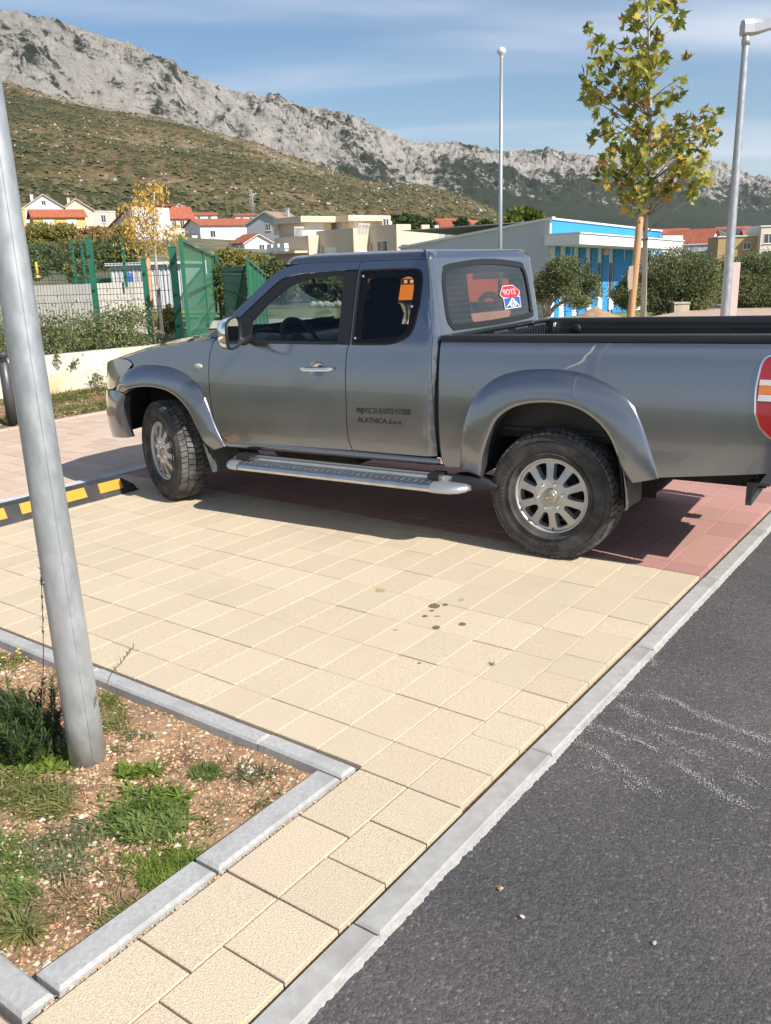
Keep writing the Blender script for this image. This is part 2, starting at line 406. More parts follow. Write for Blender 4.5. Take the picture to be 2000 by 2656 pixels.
# mortar haunch between kerb and asphalt, rough edge
mb = MB(); P0 = []; P1 = []
n = 900
for i in range(n+1):
    a = -5.0+14.*i/n; P0.append((a, -1.50, -.007))
    P1.append((a, -1.519-.004*noise.noise((a*3, 1, 0))-.003*noise.noise((a*14, 5, 0)), -.010))
P2 = [(a, -1.60, -.03) for a, _, _ in P0]
mb.grid([P0, P1, P2], False); mb.obj('mortar_haunch', mat('mortar', (.38, .36, .33), .95, col2=(.47, .45, .42), nscale=40, bump=.6, bscale=120, bdist=.006), kerb, fix=True)
# kerb between bay and footpath
kerb2 = empty('footpath_kerb', GP, GYAW); tag(kerb2, kind='structure')
for k in range(7): kerb_block(kerb2, .25+k*.9, 1.15+k*.9, -3.515, -3.405, -.1, .012, M_CONL)
kerb3 = empty('planting_bed_edge_kerb', GP, GYAW); tag(kerb3, kind='structure')
for k in range(9): kerb_block(kerb3, .3+k*.9, 1.2+k*.9, -6.50, -6.40, -.1, .01, M_PNK)

# asphalt road
def asphalt_material():
    m = bpy.data.materials.new('asphalt'); m.use_nodes = True; nt = m.node_tree; N = nt.nodes; L = nt.links
    P = N['Principled BSDF']; P.inputs['Roughness'].default_value = .82; P.inputs['Specular IOR Level'].default_value = .35
    tc = N.new('ShaderNodeTexCoord')
    v = N.new('ShaderNodeTexVoronoi'); v.inputs['Scale'].default_value = 130.; v.feature = 'F1'; v.inputs['Randomness'].default_value = 1.
    L.new(tc.outputs['Object'], v.inputs['Vector'])
    v2 = N.new('ShaderNodeTexVoronoi'); v2.inputs['Scale'].default_value = 230.; L.new(tc.outputs['Object'], v2.inputs['Vector'])
    n = N.new('ShaderNodeTexNoise'); n.inputs['Scale'].default_value = 1.3; n.inputs['Detail'].default_value = 6; L.new(tc.outputs['Object'], n.inputs['Vector'])
    sp = N.new('ShaderNodeSeparateColor'); L.new(v.outputs['Color'], sp.inputs[0])
    r = N.new('ShaderNodeValToRGB'); e = r.color_ramp.elements
    e[0].position = 0.; e[0].color = (.064, .058, .057, 1); e[1].position = .93; e[1].color = (.112, .102, .099, 1)
    x = e.new(.98); x.color = (.15, .14, .135, 1); x2 = e.new(1.); x2.color = (.19, .175, .165, 1)
    L.new(sp.outputs[0], r.inputs[0])
    mx = N.new('ShaderNodeMix'); mx.data_type = 'RGBA'; mx.blend_type = 'MULTIPLY'; mx.inputs[0].default_value = .8
    r2 = N.new('ShaderNodeValToRGB'); r2.color_ramp.elements[0].color = (.70, .73, .76, 1); r2.color_ramp.elements[1].color = (1.22, 1.17, 1.13, 1)
    r2.color_ramp.elements[0].position = .35; r2.color_ramp.elements[1].position = .68
    L.new(n.outputs[0], r2.inputs[0]); L.new(r.outputs[0], mx.inputs[6]); L.new(r2.outputs[0], mx.inputs[7]); L.new(mx.outputs[2], P.inputs['Base Color'])
    ad = N.new('ShaderNodeMath'); ad.operation = 'ADD'; L.new(v.outputs['Distance'], ad.inputs[0])
    m2 = N.new('ShaderNodeMath'); m2.operation = 'MULTIPLY'; m2.inputs[1].default_value = .5; L.new(v2.outputs['Distance'], m2.inputs[0]); L.new(m2.outputs[0], ad.inputs[1])
    b = N.new('ShaderNodeBump'); b.invert = True; b.inputs['Strength'].default_value = .6; b.inputs['Distance'].default_value = .0035
    L.new(ad.outputs[0], b.inputs['Height']); L.new(b.outputs[0], P.inputs['Normal'])
    return m
M_ASPH = asphalt_material()
mb = MB(); R0 = []; R1 = []; R2 = []; n = 2400
for i in range(n+1):
    a = -4.5+13.*i/n
    e_ = 1.522+.006*noise.noise((a*3, 1, 0))+.005*noise.noise((a*22, 5, 0))+.006*noise.noise((a*70, 9, 0))
    R0.append((a, -e_, -.022)); R1.append((a, -e_-.006, -.008)); R2.append((a, -1.75, -.010))
mb.grid([R0, R1, R2], False)
far = [(-40, -1.75), (-4.5, -1.75), (8.5, -1.75), (40, -1.75), (40, -8.2), (-40, -8.2)]
mb.add([(x, y, -.0102) for x, y in far], [(0, 5, 2, 1), (2, 5, 4, 3)])
mb.add([(-40, -1.52, -.0103), (-4.5, -1.52, -.0103), (-4.5, -1.75, -.0103), (-40, -1.75, -.0103)], [(0, 3, 2, 1)])
mb.add([(8.5, -1.52, -.0103), (40, -1.52, -.0103), (40, -1.75, -.0103), (8.5, -1.75, -.0103)], [(0, 3, 2, 1)])
road = mb.obj('asphalt_road', M_ASPH, None, fix=True); road.location = GP; road.rotation_euler = (0, 0, GYAW); tag(road, kind='structure')

def w2g(p):
    q = Vector(p)-GP; return q.dot(GA), q.dot(GB)
def px_ground(x, y, z=0.):
    d = px_ray(x, y); t = (z-CAM_H)/d.z; return Vector((0, 0, CAM_H))+d*t
# dusty pale scrape marks on the asphalt: flecks caught on the stone tips
def scrapes():
    rnd = random.Random(3); mb = MB()
    def fleck(a, b, s):
        k = rnd.choice((3, 4, 5)); t0 = rnd.uniform(0, 6.28); el = rnd.uniform(.5, 1.)
        vs = [(a+s*cos(t0+2*pi*i/k)*rnd.uniform(.6, 1.2), -b-s*el*sin(t0+2*pi*i/k)*rnd.uniform(.6, 1.2), -.0062+rnd.uniform(0, .002)) for i in range(k)]
        mb.add(vs, [tuple(range(k))])
    Z3 = lambda x, y: (600+.84034*x, 1250+.84034*y)
    lines = [([(1180, 650), (1350, 665), (1450, 715), (1666, 800)], 1.0), ([(1220, 700), (1330, 745), (1500, 790), (1666, 850)], .7),
             ([(1090, 740), (1250, 790), (1400, 880), (1520, 960), (1600, 1000)], .9), ([(1060, 790), (1150, 840), (1240, 905), (1330, 960)], .7),
             ([(1180, 640), (1130, 700), (1080, 760)], .9), ([(1200, 680), (1260, 740), (1350, 790)], .8), ([(1270, 630), (1330, 655)], .6),
             ([(1100, 870), (1180, 895), (1250, 950)], .45), ([(1550, 905), (1610, 935)], .5), ([(1340, 800), (1480, 850), (1640, 930)], .5), ([(1295, 530), (1305, 565)], .8)]
    for pts, w in lines:
        G = [Vector(w2g(px_ground(*Z3(*p)))) for p in pts]
        G = resample(catmull([Vector((g.x, g.y, 0)) for g in G], 8), 200)
        L_ = sum((G[i+1]-G[i]).length for i in range(len(G)-1))
        for q in range(int(2600*w*L_)):
            i = rnd.randrange(len(G)); dens = noise.noise((G[i].x*9, G[i].y*9, 3))
            if dens < -.25+rnd.uniform(-.2, .2): continue
            sp = .007+.018*abs(noise.noise((i*.03, 7, w)))
            fleck(G[i].x+rnd.gauss(0, sp), G[i].y+rnd.gauss(0, sp), rnd.uniform(.0008, .0024))
    G0 = Vector(w2g(px_ground(*Z3(1150, 740))))
    for q in range(1700):
        a, b = rnd.gauss(G0.x, .15), rnd.gauss(G0.y, .09)
        if noise.noise((a*12, b*12, 0)) > 0.05 and b > 1.54: fleck(a, b, rnd.uniform(.0008, .0023))
    for q in range(260):
        a, b = rnd.uniform(-1.6, 2.5), rnd.uniform(1.56, 3.4); fleck(a, b, rnd.uniform(.0008, .002))
    o = mb.obj('scrape_marks', mat('chalk_dust', (.47, .445, .42), .95), road, fix=False); tag(o, kind='stuff')
scrapes()
# oil and rust coloured drips on the yellow paving
def drips():
    rnd = random.Random(5)
    Z2 = lambda x, y: (700+.36014*x, 1350+.36014*y)
    m1 = mat('drip_oil', (.15, .095, .055), .8, col2=(.22, .15, .09), nscale=120, bump=.6, bscale=150, bdist=.005)
    m2 = mat('drip_rust', (.42, .28, .12), .85, col2=(.50, .36, .18), nscale=90, bump=.6, bscale=150, bdist=.005)
    m3 = mat('drip_grey', (.36, .30, .22), .9, col2=(.45, .37, .25), nscale=90, bump=.6, bscale=150, bdist=.005)
    for x, y, rx, ry, m in [(1185, 617, 40, 17, m1), (1264, 608, 20, 7, m1), (1167, 651, 18, 5, m1), (1119, 690, 22, 7, m1), (1200, 772, 27, 13, m1), (1387, 747, 26, 11, m1),
                            (795, 505, 36, 13, m2), (1380, 572, 20, 9, m3), (905, 790, 18, 5, m3), (1210, 690, 24, 5, m3), (1080, 1028, 14, 4, m1)]:
        P = []
        ph = rnd.uniform(0, 6)
        for i in range(22):
            t = 2*pi*i/22; k = 1+.32*noise.noise((cos(t)*1.5+ph, sin(t)*1.5, x*.01))+.12*noise.noise((cos(t)*5+ph, sin(t)*5, x*.01))
            p = px_ground(*Z2(x+rx*cos(t)*k, y+ry*sin(t)*k)); a, b = w2g(p); P.append((a, -b, .0022))
        mb = MB(); mb.add(P, [tuple(range(22))]); mb.obj('stain', m, bay_y, fix=True)
drips()

# unseen paving sheets added behind the viewer for the pickup paint to reflect
def reflect_sheets():
    z = -.02
    def sh(name, b0, b1, m, zz=z):
        mb = MB(); mb.add([(-40, -b0, zz), (40, -b0, zz), (40, -b1, zz), (-40, -b1, zz)], [(0, 3, 2, 1)]); o = mb.obj(name, m, fix=False); o.location = GP; o.rotation_euler = (0, 0, GYAW); tag(o, kind='structure')
    sh('reflect_bays', 8.2, 13.2, mat('reflect_paving', (.50, .41, .27), .9, col2=(.58, .48, .33), nscale=4)); sh('reflect_path', 13.2, 16.2, mat('reflect_path', (.42, .30, .23), .9), z+.004); sh('reflect_ground', 16.2, 60, mat('reflect_ground', (.25, .20, .13), .95, col2=(.17, .16, .07), nscale=.5), z+.008)
reflect_sheets()
# ================================================================ PICKUP
def paint_mat(name, col, rough):
    """metallic paint under clear coat, with road dust thickening toward the sills"""
    m = bpy.data.materials.new(name); m.use_nodes = True; N = m.node_tree.nodes; L = m.node_tree.links; P = N['Principled BSDF']
    tc = N.new('ShaderNodeTexCoord'); sp = N.new('ShaderNodeSeparateXYZ'); L.new(tc.outputs['Object'], sp.inputs[0])
    zr = N.new('ShaderNodeMapRange'); zr.inputs['From Min'].default_value = .42; zr.inputs['From Max'].default_value = 1.0; zr.inputs['To Min'].default_value = .20; zr.inputs['To Max'].default_value = .05; L.new(sp.outputs[2], zr.inputs[0])
    n = N.new('ShaderNodeTexNoise'); n.inputs['Scale'].default_value = 2.6; n.inputs['Detail'].default_value = 4; n.inputs['Roughness'].default_value = .55; L.new(tc.outputs['Object'], n.inputs['Vector'])
    nr = N.new('ShaderNodeMapRange'); nr.inputs['From Min'].default_value = .32; nr.inputs['From Max'].default_value = .72; L.new(n.outputs[0], nr.inputs[0])
    f = N.new('ShaderNodeMath'); f.operation = 'MULTIPLY'; L.new(zr.outputs[0], f.inputs[0]); L.new(nr.outputs[0], f.inputs[1])
    mx = N.new('ShaderNodeMix'); mx.data_type = 'RGBA'; mx.inputs[6].default_value = (*col, 1); mx.inputs[7].default_value = (.30, .265, .22, 1); L.new(f.outputs[0], mx.inputs[0]); L.new(mx.outputs[2], P.inputs['Base Color'])
    for inp, a, b in (('Metallic', .9, .0), ('Roughness', rough, .75), ('Coat Weight', 1., .0)):
        r = N.new('ShaderNodeMapRange'); r.inputs['To Min'].default_value = a; r.inputs['To Max'].default_value = b; L.new(f.outputs[0], r.inputs[0]); L.new(r.outputs[0], P.inputs[inp])
    P.inputs['Coat Roughness'].default_value = .03; MATS[name] = m; return m
M_PAINT = paint_mat('truck_paint_grey', (.228, .242, .270), .17)
M_FLARE = paint_mat('truck_paint_flare', (.228, .241, .267), .21)
M_BLACK = mat('truck_black_plastic', (.012, .012, .014), .5, bump=.15, bscale=400, bdist=.001)
M_SEAL = mat('truck_rubber_seal', (.010, .010, .011), .6)
M_UNDER = mat('truck_underbody', (.018, .016, .015), .85, col2=(.045, .038, .03), nscale=9, nlo=.5, nhi=.75, bump=.4, bscale=40)
M_CHROME = mat('truck_chrome', (.86, .86, .87), .06, 1.)
M_ALU = mat('step_aluminium', (.70, .69, .66), .36, 1., bump=.2, bscale=300, bdist=.001, col2=(.60, .585, .55), nscale=12)
M_RIM = mat('rim_alloy', (.55, .545, .53), .36, .5, col2=(.45, .44, .42), nscale=7, rough2=.5)
M_TYRE = mat('tyre_rubber', (.045, .043, .041), .82, col2=(.11, .103, .092), nscale=9, nlo=.40, nhi=.72, bump=.25, bscale=160, bdist=.002, spec=.3)
M_TREAD = mat('tyre_tread', (.055, .053, .050), .88, col2=(.17, .16, .145), nscale=14, nlo=.4, nhi=.7, bump=.3, bscale=200, bdist=.002, spec=.25)
M_GLASS = glass_mat('window_glass_clear', (.86, .94, .90), .55)
M_GLASSD = glass_mat('window_glass_privacy', (.74, .62, .54), .7)
M_GLASSR = glass_mat('rear_window_glass', (.46, .30, .27), 1.4)
M_INT = mat('cab_interior', (.022, .024, .030), .7, bump=.2, bscale=200, bdist=.001)
M_SEAT = mat('seat_fabric', (.012, .012, .014), .95, bump=.3, bscale=300, bdist=.001)
M_LENSC = mat('lamp_lens_clear', (.34, .35, .36), .14, .8, coat=1.)
M_LENSR = mat('lamp_lens_red', (.38, .006, .012), .12, 0, coat=1., bump=.2, bscale=90, bdist=.002)
M_LENSO = mat('lamp_lens_orange', (.80, .20, .015), .15, 0, coat=1.)
M_WHITEP = mat('white_plastic', (.72, .71, .68), .35, coat=.3)
M_LETTER = mat('vinyl_black', (.012, .012, .013), .4)

truck = empty('pickup_truck', TP, TYAW)
tag(truck, 'dark grey extended-cab pickup truck with silver side step, parked across the red paving', 'pickup truck')
TW = 1.69
X0, NL, NP = -.25, .60, 2.75
# plan curve of the nose as a table of arc length
_tab = []; _px, _py, _sl = X0, 0., 0.
for i in range(401):
    u = (i/400.)
    t = u*pi/2; cx = X0-NL*(sin(t)**(2/NP)); cy = .845*(1-(cos(t)**(2/NP)) if cos(t) > 1e-9 else 1)
    if i: _sl += sqrt((cx-_px)**2+(cy-_py)**2)
    _px, _py = cx, cy; _tab.append((_sl, cx, cy))
S_NOSE = X0-_sl
CR_R = .10; XB = 2.30                                       # cab rear corner radius, back face
S_B0 = XB-CR_R; S_B1 = S_B0+CR_R*pi/2; S_MID = S_B1+.845-CR_R
def Ys(z):
    if z <= .65: return .12*(z-.65)**2
    if z <= 1.18: return .167*(z-.65)**2
    return .0469+.30*(z-1.18)
def nose_pt(s):
    L = X0-s
    lo, hi = 0, 400
    while hi-lo > 1:
        m = (lo+hi)//2
        if _tab[m][0] < L: lo = m
        else: hi = m
    a, b = _tab[lo], _tab[hi]; t = (L-a[0])/max(1e-9, b[0]-a[0])
    tx, ty = b[1]-a[1], b[2]-a[2]; l = sqrt(tx*tx+ty*ty) or 1
    return a[1]+tx*t, a[2]+ty*t, ty/l, -tx/l                 # inward normal
def side_pos(s, z, off=0., cab=False):
    """s along the plan of the body, z up, off inward"""
    if s < X0:
        x, y, nx, ny = nose_pt(max(s, S_NOSE)); d = Ys(z)+off
        return Vector((x+nx*d, y+ny*d, z))
    if cab and s > S_B0:
        Xs = .02*max(0, z-.6)+.15*max(0, z-1.18)
        if s < S_B1:
            a = (s-S_B0)/CR_R; k = sin(a)**2; d = Ys(z)*(1-k)+Xs*k+off
            return Vector((S_B0+(CR_R-d)*sin(a), CR_R-(CR_R-d)*cos(a), z))
        if s <= 2*S_MID-S_B1: return Vector((XB-Xs-off, CR_R+s-S_B1, z))
        p = side_pos(2*S_MID-s, z, off, True); return Vector((p.x, TW-p.y, z))
    return Vector((s, Ys(z)+off, z))
def bed_pos(s, z, off=0.):
    # bed side, rounded rear corner at the tailgate
    x0 = 4.12; r = .08
    if s <= x0: return Vector((s, Ys(z)+off, z))
    a = min(pi/2, (s-x0)/r)
    return Vector((x0+(r-off)*sin(a), Ys(z)+off+(r-off)*(1-cos(a)), z))
def in_poly(x, y, P):
    c = False; j = len(P)-1
    for i in range(len(P)):
        if (P[i][1] > y) != (P[j][1] > y) and x < (P[j][0]-P[i][0])*(y-P[i][1])/(P[j][1]-P[i][1])+P[i][0]: c = not c
        j = i
    return c
def dens(P, step):
    out = []
    n = len(P)
    for i in range(n):
        a = Vector((P[i][0], P[i][1])); b = Vector((P[(i+1) % n][0], P[(i+1) % n][1])); k = max(1, int((b-a).length/step+.5))
        for j in range(k): out.append(a.lerp(b, j/k))
    return out
def curve2(pts, n=5): return [(p.x, p.y) for p in catmull([(a, b, 0) for a, b in pts], n)]
def join_segs(*segs):
    out = []
    for s in segs:
        for p in s:
            if not out or (abs(p[0]-out[-1][0])+abs(p[1]-out[-1][1])) > 1e-4: out.append((p[0], p[1]))
    if (abs(out[0][0]-out[-1][0])+abs(out[0][1]-out[-1][1])) < 1e-4: out.pop()
    return out
def offset_poly(P, d):
    n = len(P); A = sum(P[i][0]*P[(i+1) % n][1]-P[(i+1) % n][0]*P[i][1] for i in range(n)); sg = 1 if A > 0 else -1
    out = []
    for i in range(n):
        p0, p1, p2 = Vector(P[i-1][:2]), Vector(P[i][:2]), Vector(P[(i+1) % n][:2])
        e1 = (p1-p0).normalized(); e2 = (p2-p1).normalized(); n1 = Vector((e1.y, -e1.x))*sg; n2 = Vector((e2.y, -e2.x))*sg
        m = (n1+n2); 
        if m.length < 1e-6: m = n1
        m.normalize(); k = d/max(.35, m.dot(n1)); out.append((p1.x+m.x*k, p1.y+m.y*k))
    return out
def round_rect(x0, x1, z0, z1, r, n=5):
    out = []
    for cx, cz, a0 in ((x1-r, z0+r, -pi/2), (x1-r, z1-r, 0), (x0+r, z1-r, pi/2), (x0+r, z0+r, pi)):
        for i in range(n+1): a = a0+pi/2*i/n; out.append((cx+r*cos(a), cz+r*sin(a)))
    return out
def panel_mb(outline, fn, holes=(), step=.035, thick=.016, gap=.0, off=0.):
    """curved sheet: (s, z) outline triangulated with interior points, mapped by fn(s, z, off), edges folded inward"""
    if gap: outline = offset_poly(outline, -gap)
    loops = [dens(outline, step)]+[dens(h, step) for h in holes]
    pts = []; edges = []
    for L_ in loops:
        b = len(pts); pts += [Vector((p[0], p[1])) for p in L_]; n = len(L_); edges += [(b+i, b+(i+1) % n) for i in range(n)]
    xs = [p[0] for p in loops[0]]; zs = [p[1] for p in loops[0]]
    allb = list(pts); m2 = (step*.55)**2
    nx = int((max(xs)-min(xs))/step)+1; nz = int((max(zs)-min(zs))/step)+1
    for i in range(nx+1):
        for j in range(nz+1):
            x = min(xs)+(i+.5*(j % 2))*step; z = min(zs)+j*step
            if not in_poly(x, z, loops[0]) or any(in_poly(x, z, h) for h in loops[1:]): continue
            if any((x-q.x)**2+(z-q.y)**2 < m2 for q in allb): continue
            pts.append(Vector((x, z)))
    r = delaunay_2d_cdt(pts, edges, [], 0, 1e-6)
    V, Fc = r[0], r[2]; mb = MB(); fs = []
    for f in Fc:
        cx = sum(V[i].x for i in f)/len(f); cz = sum(V[i].y for i in f)/len(f)
        if in_poly(cx, cz, loops[0]) and not any(in_poly(cx, cz, h) for h in loops[1:]): fs.append(tuple(f))
    mb.add([fn(p.x, p.y, off) for p in V], fs, True)
    if thick:
        for L_ in loops:
            A = [fn(p[0], p[1], off) for p in L_]; B = [fn(p[0], p[1], off+thick) for p in L_]
            mb.grid([A, B], False, wrap_v=True)
    return mb
def mirror_mb(mb):
    m = MB(); m.v = [(x, TW-y, z) for x, y, z in mb.v]; m.f = [tuple(reversed(f)) for f in mb.f]; m.sm = list(mb.sm); return m
def both(name, mb, m, parent=None, label=None):
    parent = parent or truck
    o = mb.obj(name, m, parent, fix=False); o2 = mirror_mb(mb).obj(name, m, parent, fix=False)
    return o, o2
def panel(name, outline, m, fn=side_pos, holes=(), step=.035, thick=.016, gap=.0025, off=0., parent=None, two=True):
    mb = panel_mb(outline, fn, holes, step, thick, gap, off)
    if two: return both(name, mb, m, parent)
    return mb.obj(name, m, parent or truck, fix=False)

# ---- outlines measured on the vehicle (x rearward, z up)
door_f = [(.586, 1.204), (.542, 1.163), (.517, 1.092), (.506, .999), (.507, .874), (.515, .77), (.527, .664), (.545, .579), (.587, .523), (.633, .497)]
mid_e = [(1.684, .52), (1.659, .588), (1.65, .693), (1.647, .852), (1.642, 1.008), (1.648, 1.14), (1.664, 1.176)]
mid_u = [(1.664, 1.176), (1.660, 1.421), (1.662, 1.612), (1.674, 1.668)]
rear_e = [(2.207, 1.668), (2.233, 1.635), (2.252, 1.581), (2.268, 1.418), (2.278, 1.238), (2.268, 1.154), (2.260, 1.031), (2.265, .884), (2.273, .735), (2.284, .598), (2.289, .527)]
seam = [(.60, 1.205), (.757, 1.332), (.909, 1.452), (1.03, 1.543), (1.097, 1.58), (1.196, 1.600), (1.32, 1.608), (1.45, 1.613), (1.660, 1.617)]
apil = [(1.23, 1.668), (1.092, 1.645), (1.002, 1.607), (.853, 1.49), (.696, 1.365), (.551, 1.248), (.473, 1.196)]
# front door below the belt
fd = join_segs(curve2(door_f), [(1.0, .503), (1.684, .518)], curve2(mid_e), [(1.56, 1.176), (.80, 1.172), (.63, 1.190)])
cup_o = [(1.425+.058*cos(2*pi*i/28), 1.020+.048*sin(2*pi*i/28)) for i in range(28)]
front_door, front_door2 = panel('front_door', fd, M_PAINT, gap=.003, holes=[cup_o])
rd_win = join_segs([(1.680, 1.176)], curve2([(1.681, 1.176), (1.676, 1.42), (1.678, 1.605)]), curve2([(1.690, 1.613), (1.9, 1.616), (2.06, 1.613), (2.106, 1.598), (2.124, 1.55), (2.126, 1.45), (2.122, 1.373), (2.108, 1.285), (2.071, 1.226), (1.975, 1.187), (1.85, 1.178), (1.70, 1.176)]))
rd = join_segs(curve2(mid_e), curve2(mid_u)[1:], [(1.9, 1.6685), (2.207, 1.668)], curve2(rear_e), [(2.0, .522), (1.684, .519)])
cabf = lambda s, z, off=0.: side_pos(s, z, off, True)
rear_door, rear_door2 = panel('rear_half_door', rd, M_PAINT, cabf, holes=[rd_win], gap=.003)
# A pillar and roof rail in one pressing
rail_p = join_segs(curve2(seam), [(1.674, 1.668), (1.45, 1.668)], curve2(apil))
panel('windscreen_pillar', rail_p, M_PAINT, gap=.002, thick=.05)
# black front door window frame
glass_f = join_segs(curve2([(.862, 1.182), (.85, 1.285), (.925, 1.366), (1.0, 1.432), (1.139, 1.524), (1.288, 1.566), (1.42, 1.580), (1.52, 1.586)]), curve2([(1.545, 1.588), (1.562, 1.572), (1.566, 1.45), (1.570, 1.30), (1.572, 1.186)]), [(1.2, 1.184)])
frame_o = join_segs([(.66, 1.186)], curve2(seam), curve2(mid_u[::-1]), [(1.4, 1.178), (.8, 1.174)])
panel('window_frame', frame_o, M_BLACK, holes=[offset_poly(glass_f, .008)], gap=.003, off=.004, thick=.03, parent=None)
for o, o2 in (panel('side_window', offset_poly(glass_f, .014), M_GLASS, off=.016, thick=0, gap=0),): pass
panel('window_seal', offset_poly(glass_f, .016), M_SEAL, holes=[offset_poly(glass_f, -.002)], off=.001, thick=.014, gap=0, step=.03)
# belt moulding
mbm = MB()
P = [[Vector((x, Ys(1.18)+dy, z+.006*(x-.8))) for x in [.80+.05*i for i in range(16)]] for dy, z in ((.004, 1.166), (-.008, 1.168), (-.009, 1.180), (.012, 1.184))]
mbm.grid(P); both('belt_moulding', mbm, M_BLACK)
# rear quarter glass with its dark printed border and four chrome fasteners
qg, qg2 = panel('quarter_window', offset_poly(rd_win, .002), M_GLASSD, cabf, off=.006, thick=0, gap=0)
clear = curve2([(1.735, 1.56), (1.9, 1.573), (2.02, 1.570), (2.058, 1.548), (2.066, 1.48), (2.060, 1.36), (2.048, 1.262), (1.98, 1.228), (1.85, 1.216), (1.74, 1.212), (1.730, 1.38)])
panel('window_border', offset_poly(rd_win, .001), M_SEAL, cabf, holes=[clear], off=.010, thick=.004, gap=0)
panel('window_seal', offset_poly(rd_win, .004), M_SEAL, cabf, holes=[offset_poly(rd_win, -.007)], off=-.001, thick=.01, gap=0, step=.03)
def disc_at(s, z, r, fn, off, h=.006, n=14):
    mb = MB(); c = fn(s, z, off); e1 = (fn(s+.01, z, off)-c).normalized(); e2 = (fn(s, z+.01, off)-c).normalized(); nn = e1.cross(e2).normalized()
    if nn.y > 0: nn = -nn
    rings = [[c+(e1*cos(2*pi*j/n)+e2*sin(2*pi*j/n))*rr+nn*hh for j in range(n)] for rr, hh in ((r, 0), (r*.96, h*.7), (r*.7, h), (r*.38, h), (r*.3, h*.5), (.0001, h*.5))]
    mb.grid(rings, True, wrap_v=True); return mb
for s, z in ((1.704, 1.578), (1.700, 1.213), (2.075, 1.40)):
    disc_at(s, z, .009, cabf, .003).obj('window_fastener', M_CHROME, qg, fix=False)
# B pillar black behind the doors
panel('door_pillar', [(1.55, 1.16), (1.72, 1.16), (1.72, 1.63), (1.55, 1.62)], M_SEAL, off=.028, thick=0, gap=0)
# inner black body behind all shut lines
panel('door_frame_inner', join_segs([(.50, .47), (2.30, .47), (2.30, 1.165), (.50, 1.165)]), M_SEAL, cabf, off=.030, thick=0, gap=0, step=.06)
panel('cab_frame_inner', [(2.135, 1.16), (2.28, 1.16), (2.25, 1.63), (2.19, 1.69), (1.0, 1.66), (1.2, 1.62), (2.12, 1.625)], M_SEAL, cabf, off=.030, thick=0, gap=0, step=.06)
# sill
mb = MB(); P = []
for zf, yo in ((.0, .010), (.25, .004), (.55, .003), (.8, .012), (.95, .03), (1., .07)):
    P.append([Vector((x, Ys(.48)+yo, (.508+.006*(x-.6)/1.0)*(1-zf)+(.441+.019*(x-.64))*zf)) for x in [.60+.057*i for i in range(31)]])
mb.grid(P); both('sill', mb, M_PAINT)
# cab back wall with the rear window
sm = S_MID
rw0, rw1 = S_B1+.22-CR_R, S_B1+1.47-CR_R
rear_win = curve2([(rw0+.01, 1.31), (rw0, 1.36), (rw0+.015, 1.52), (rw0+.05, 1.585), (rw0+.12, 1.608), (sm, 1.632), (rw1-.12, 1.608), (rw1-.05, 1.585), (rw1-.015, 1.52), (rw1, 1.36), (rw1-.01, 1.31), (rw1-.05, 1.28), (sm, 1.272), (rw0+.05, 1.28)], 6)
back_o = join_segs([(2.289, .55), (2*sm-2.289, .55)], [(2*sm-p[0], p[1]) for p in curve2(rear_e[::-1])], [(sm+.4, 1.668), (sm, 1.668), (sm-.4, 1.668)], curve2(rear_e))
cab_back = panel('cab_back_panel', back_o, M_PAINT, cabf, holes=[offset_poly(rear_win, .028)], two=False, gap=.0)
panel('rear_window_seal', offset_poly(rear_win, .030), M_BLACK, cabf, holes=[offset_poly(rear_win, -.006)], two=False, off=-.004, thick=.02, gap=0, step=.03)
rwin = panel('rear_window', offset_poly(rear_win, .002), M_GLASSR, cabf, two=False, off=.004, thick=0, gap=0, step=.05)
mb = MB()
for k in range(9):
    z = 1.30+.033*k; a = rw0+.03+.02*max(0, k-7); mb.grid([[cabf(a+(rw1-rw0-.06-.04*max(0, k-7))*i/12, z+dz, .003) for i in range(13)] for dz in (0, .0008)], False)
mb.obj('heating_wire', mat('heating_wire', (.13, .11, .10), .6), rwin, fix=False)
# roof: rings from the rim inward
rim = []
for i in range(25): rim.append(side_pos(1.10+(S_B0-1.10)*i/24, 1.668))
for i in range(1, 9): rim.append(cabf(S_B0+(S_B1-S_B0)*i/8, 1.668))
for i in range(1, 16): rim.append(cabf(S_B1+(2*sm-2*S_B1)*i/15, 1.668))
rim2 = [Vector((p.x, TW-p.y, p.z)) for p in rim[:33]][::-1]
rim = rim+rim2[1:]
yA, yB = rim[-1].y, rim[0].y
for i in range(1, 14):
    t = i/14; y = yA+(yB-yA)*t; rim.append(Vector((1.10-.13*sin(pi*t)**.8, y, 1.652+.016*abs(2*t-1)**4)))
cen = Vector((1.66, .845, 0)); rings = []
_th0 = radians(17); _prof = [(.075*(cos(_th0)-cos(th)), .075*(sin(th)-sin(_th0))) for th in [_th0+(radians(86)-_th0)*i/8 for i in range(9)]]
for k, h in [(1-i_/.66, h_) for i_, h_ in _prof]+[(.80, .0560), (.6, .0595), (.35, .0615), (.02, .062)]:
    rings.append([Vector((cen.x+(p.x-cen.x)*k, cen.y+(p.y-cen.y)*k, p.z+h*(1 if p.x > 1.2 else .9))) for p in rim])
mb = MB(); mb.grid(rings, True, wrap_v=True); roof = mb.obj('roof', M_PAINT, truck, fix=True)
mb = MB(); mb.tube([(1.16, .40, 1.698), (1.13, .40, 1.712), (1.20, .40, 1.72)], .008, 6); mb.box((1.19, .40, 1.708), (.07, .03, .018)); mb.obj('antenna_base', M_BLACK, roof)
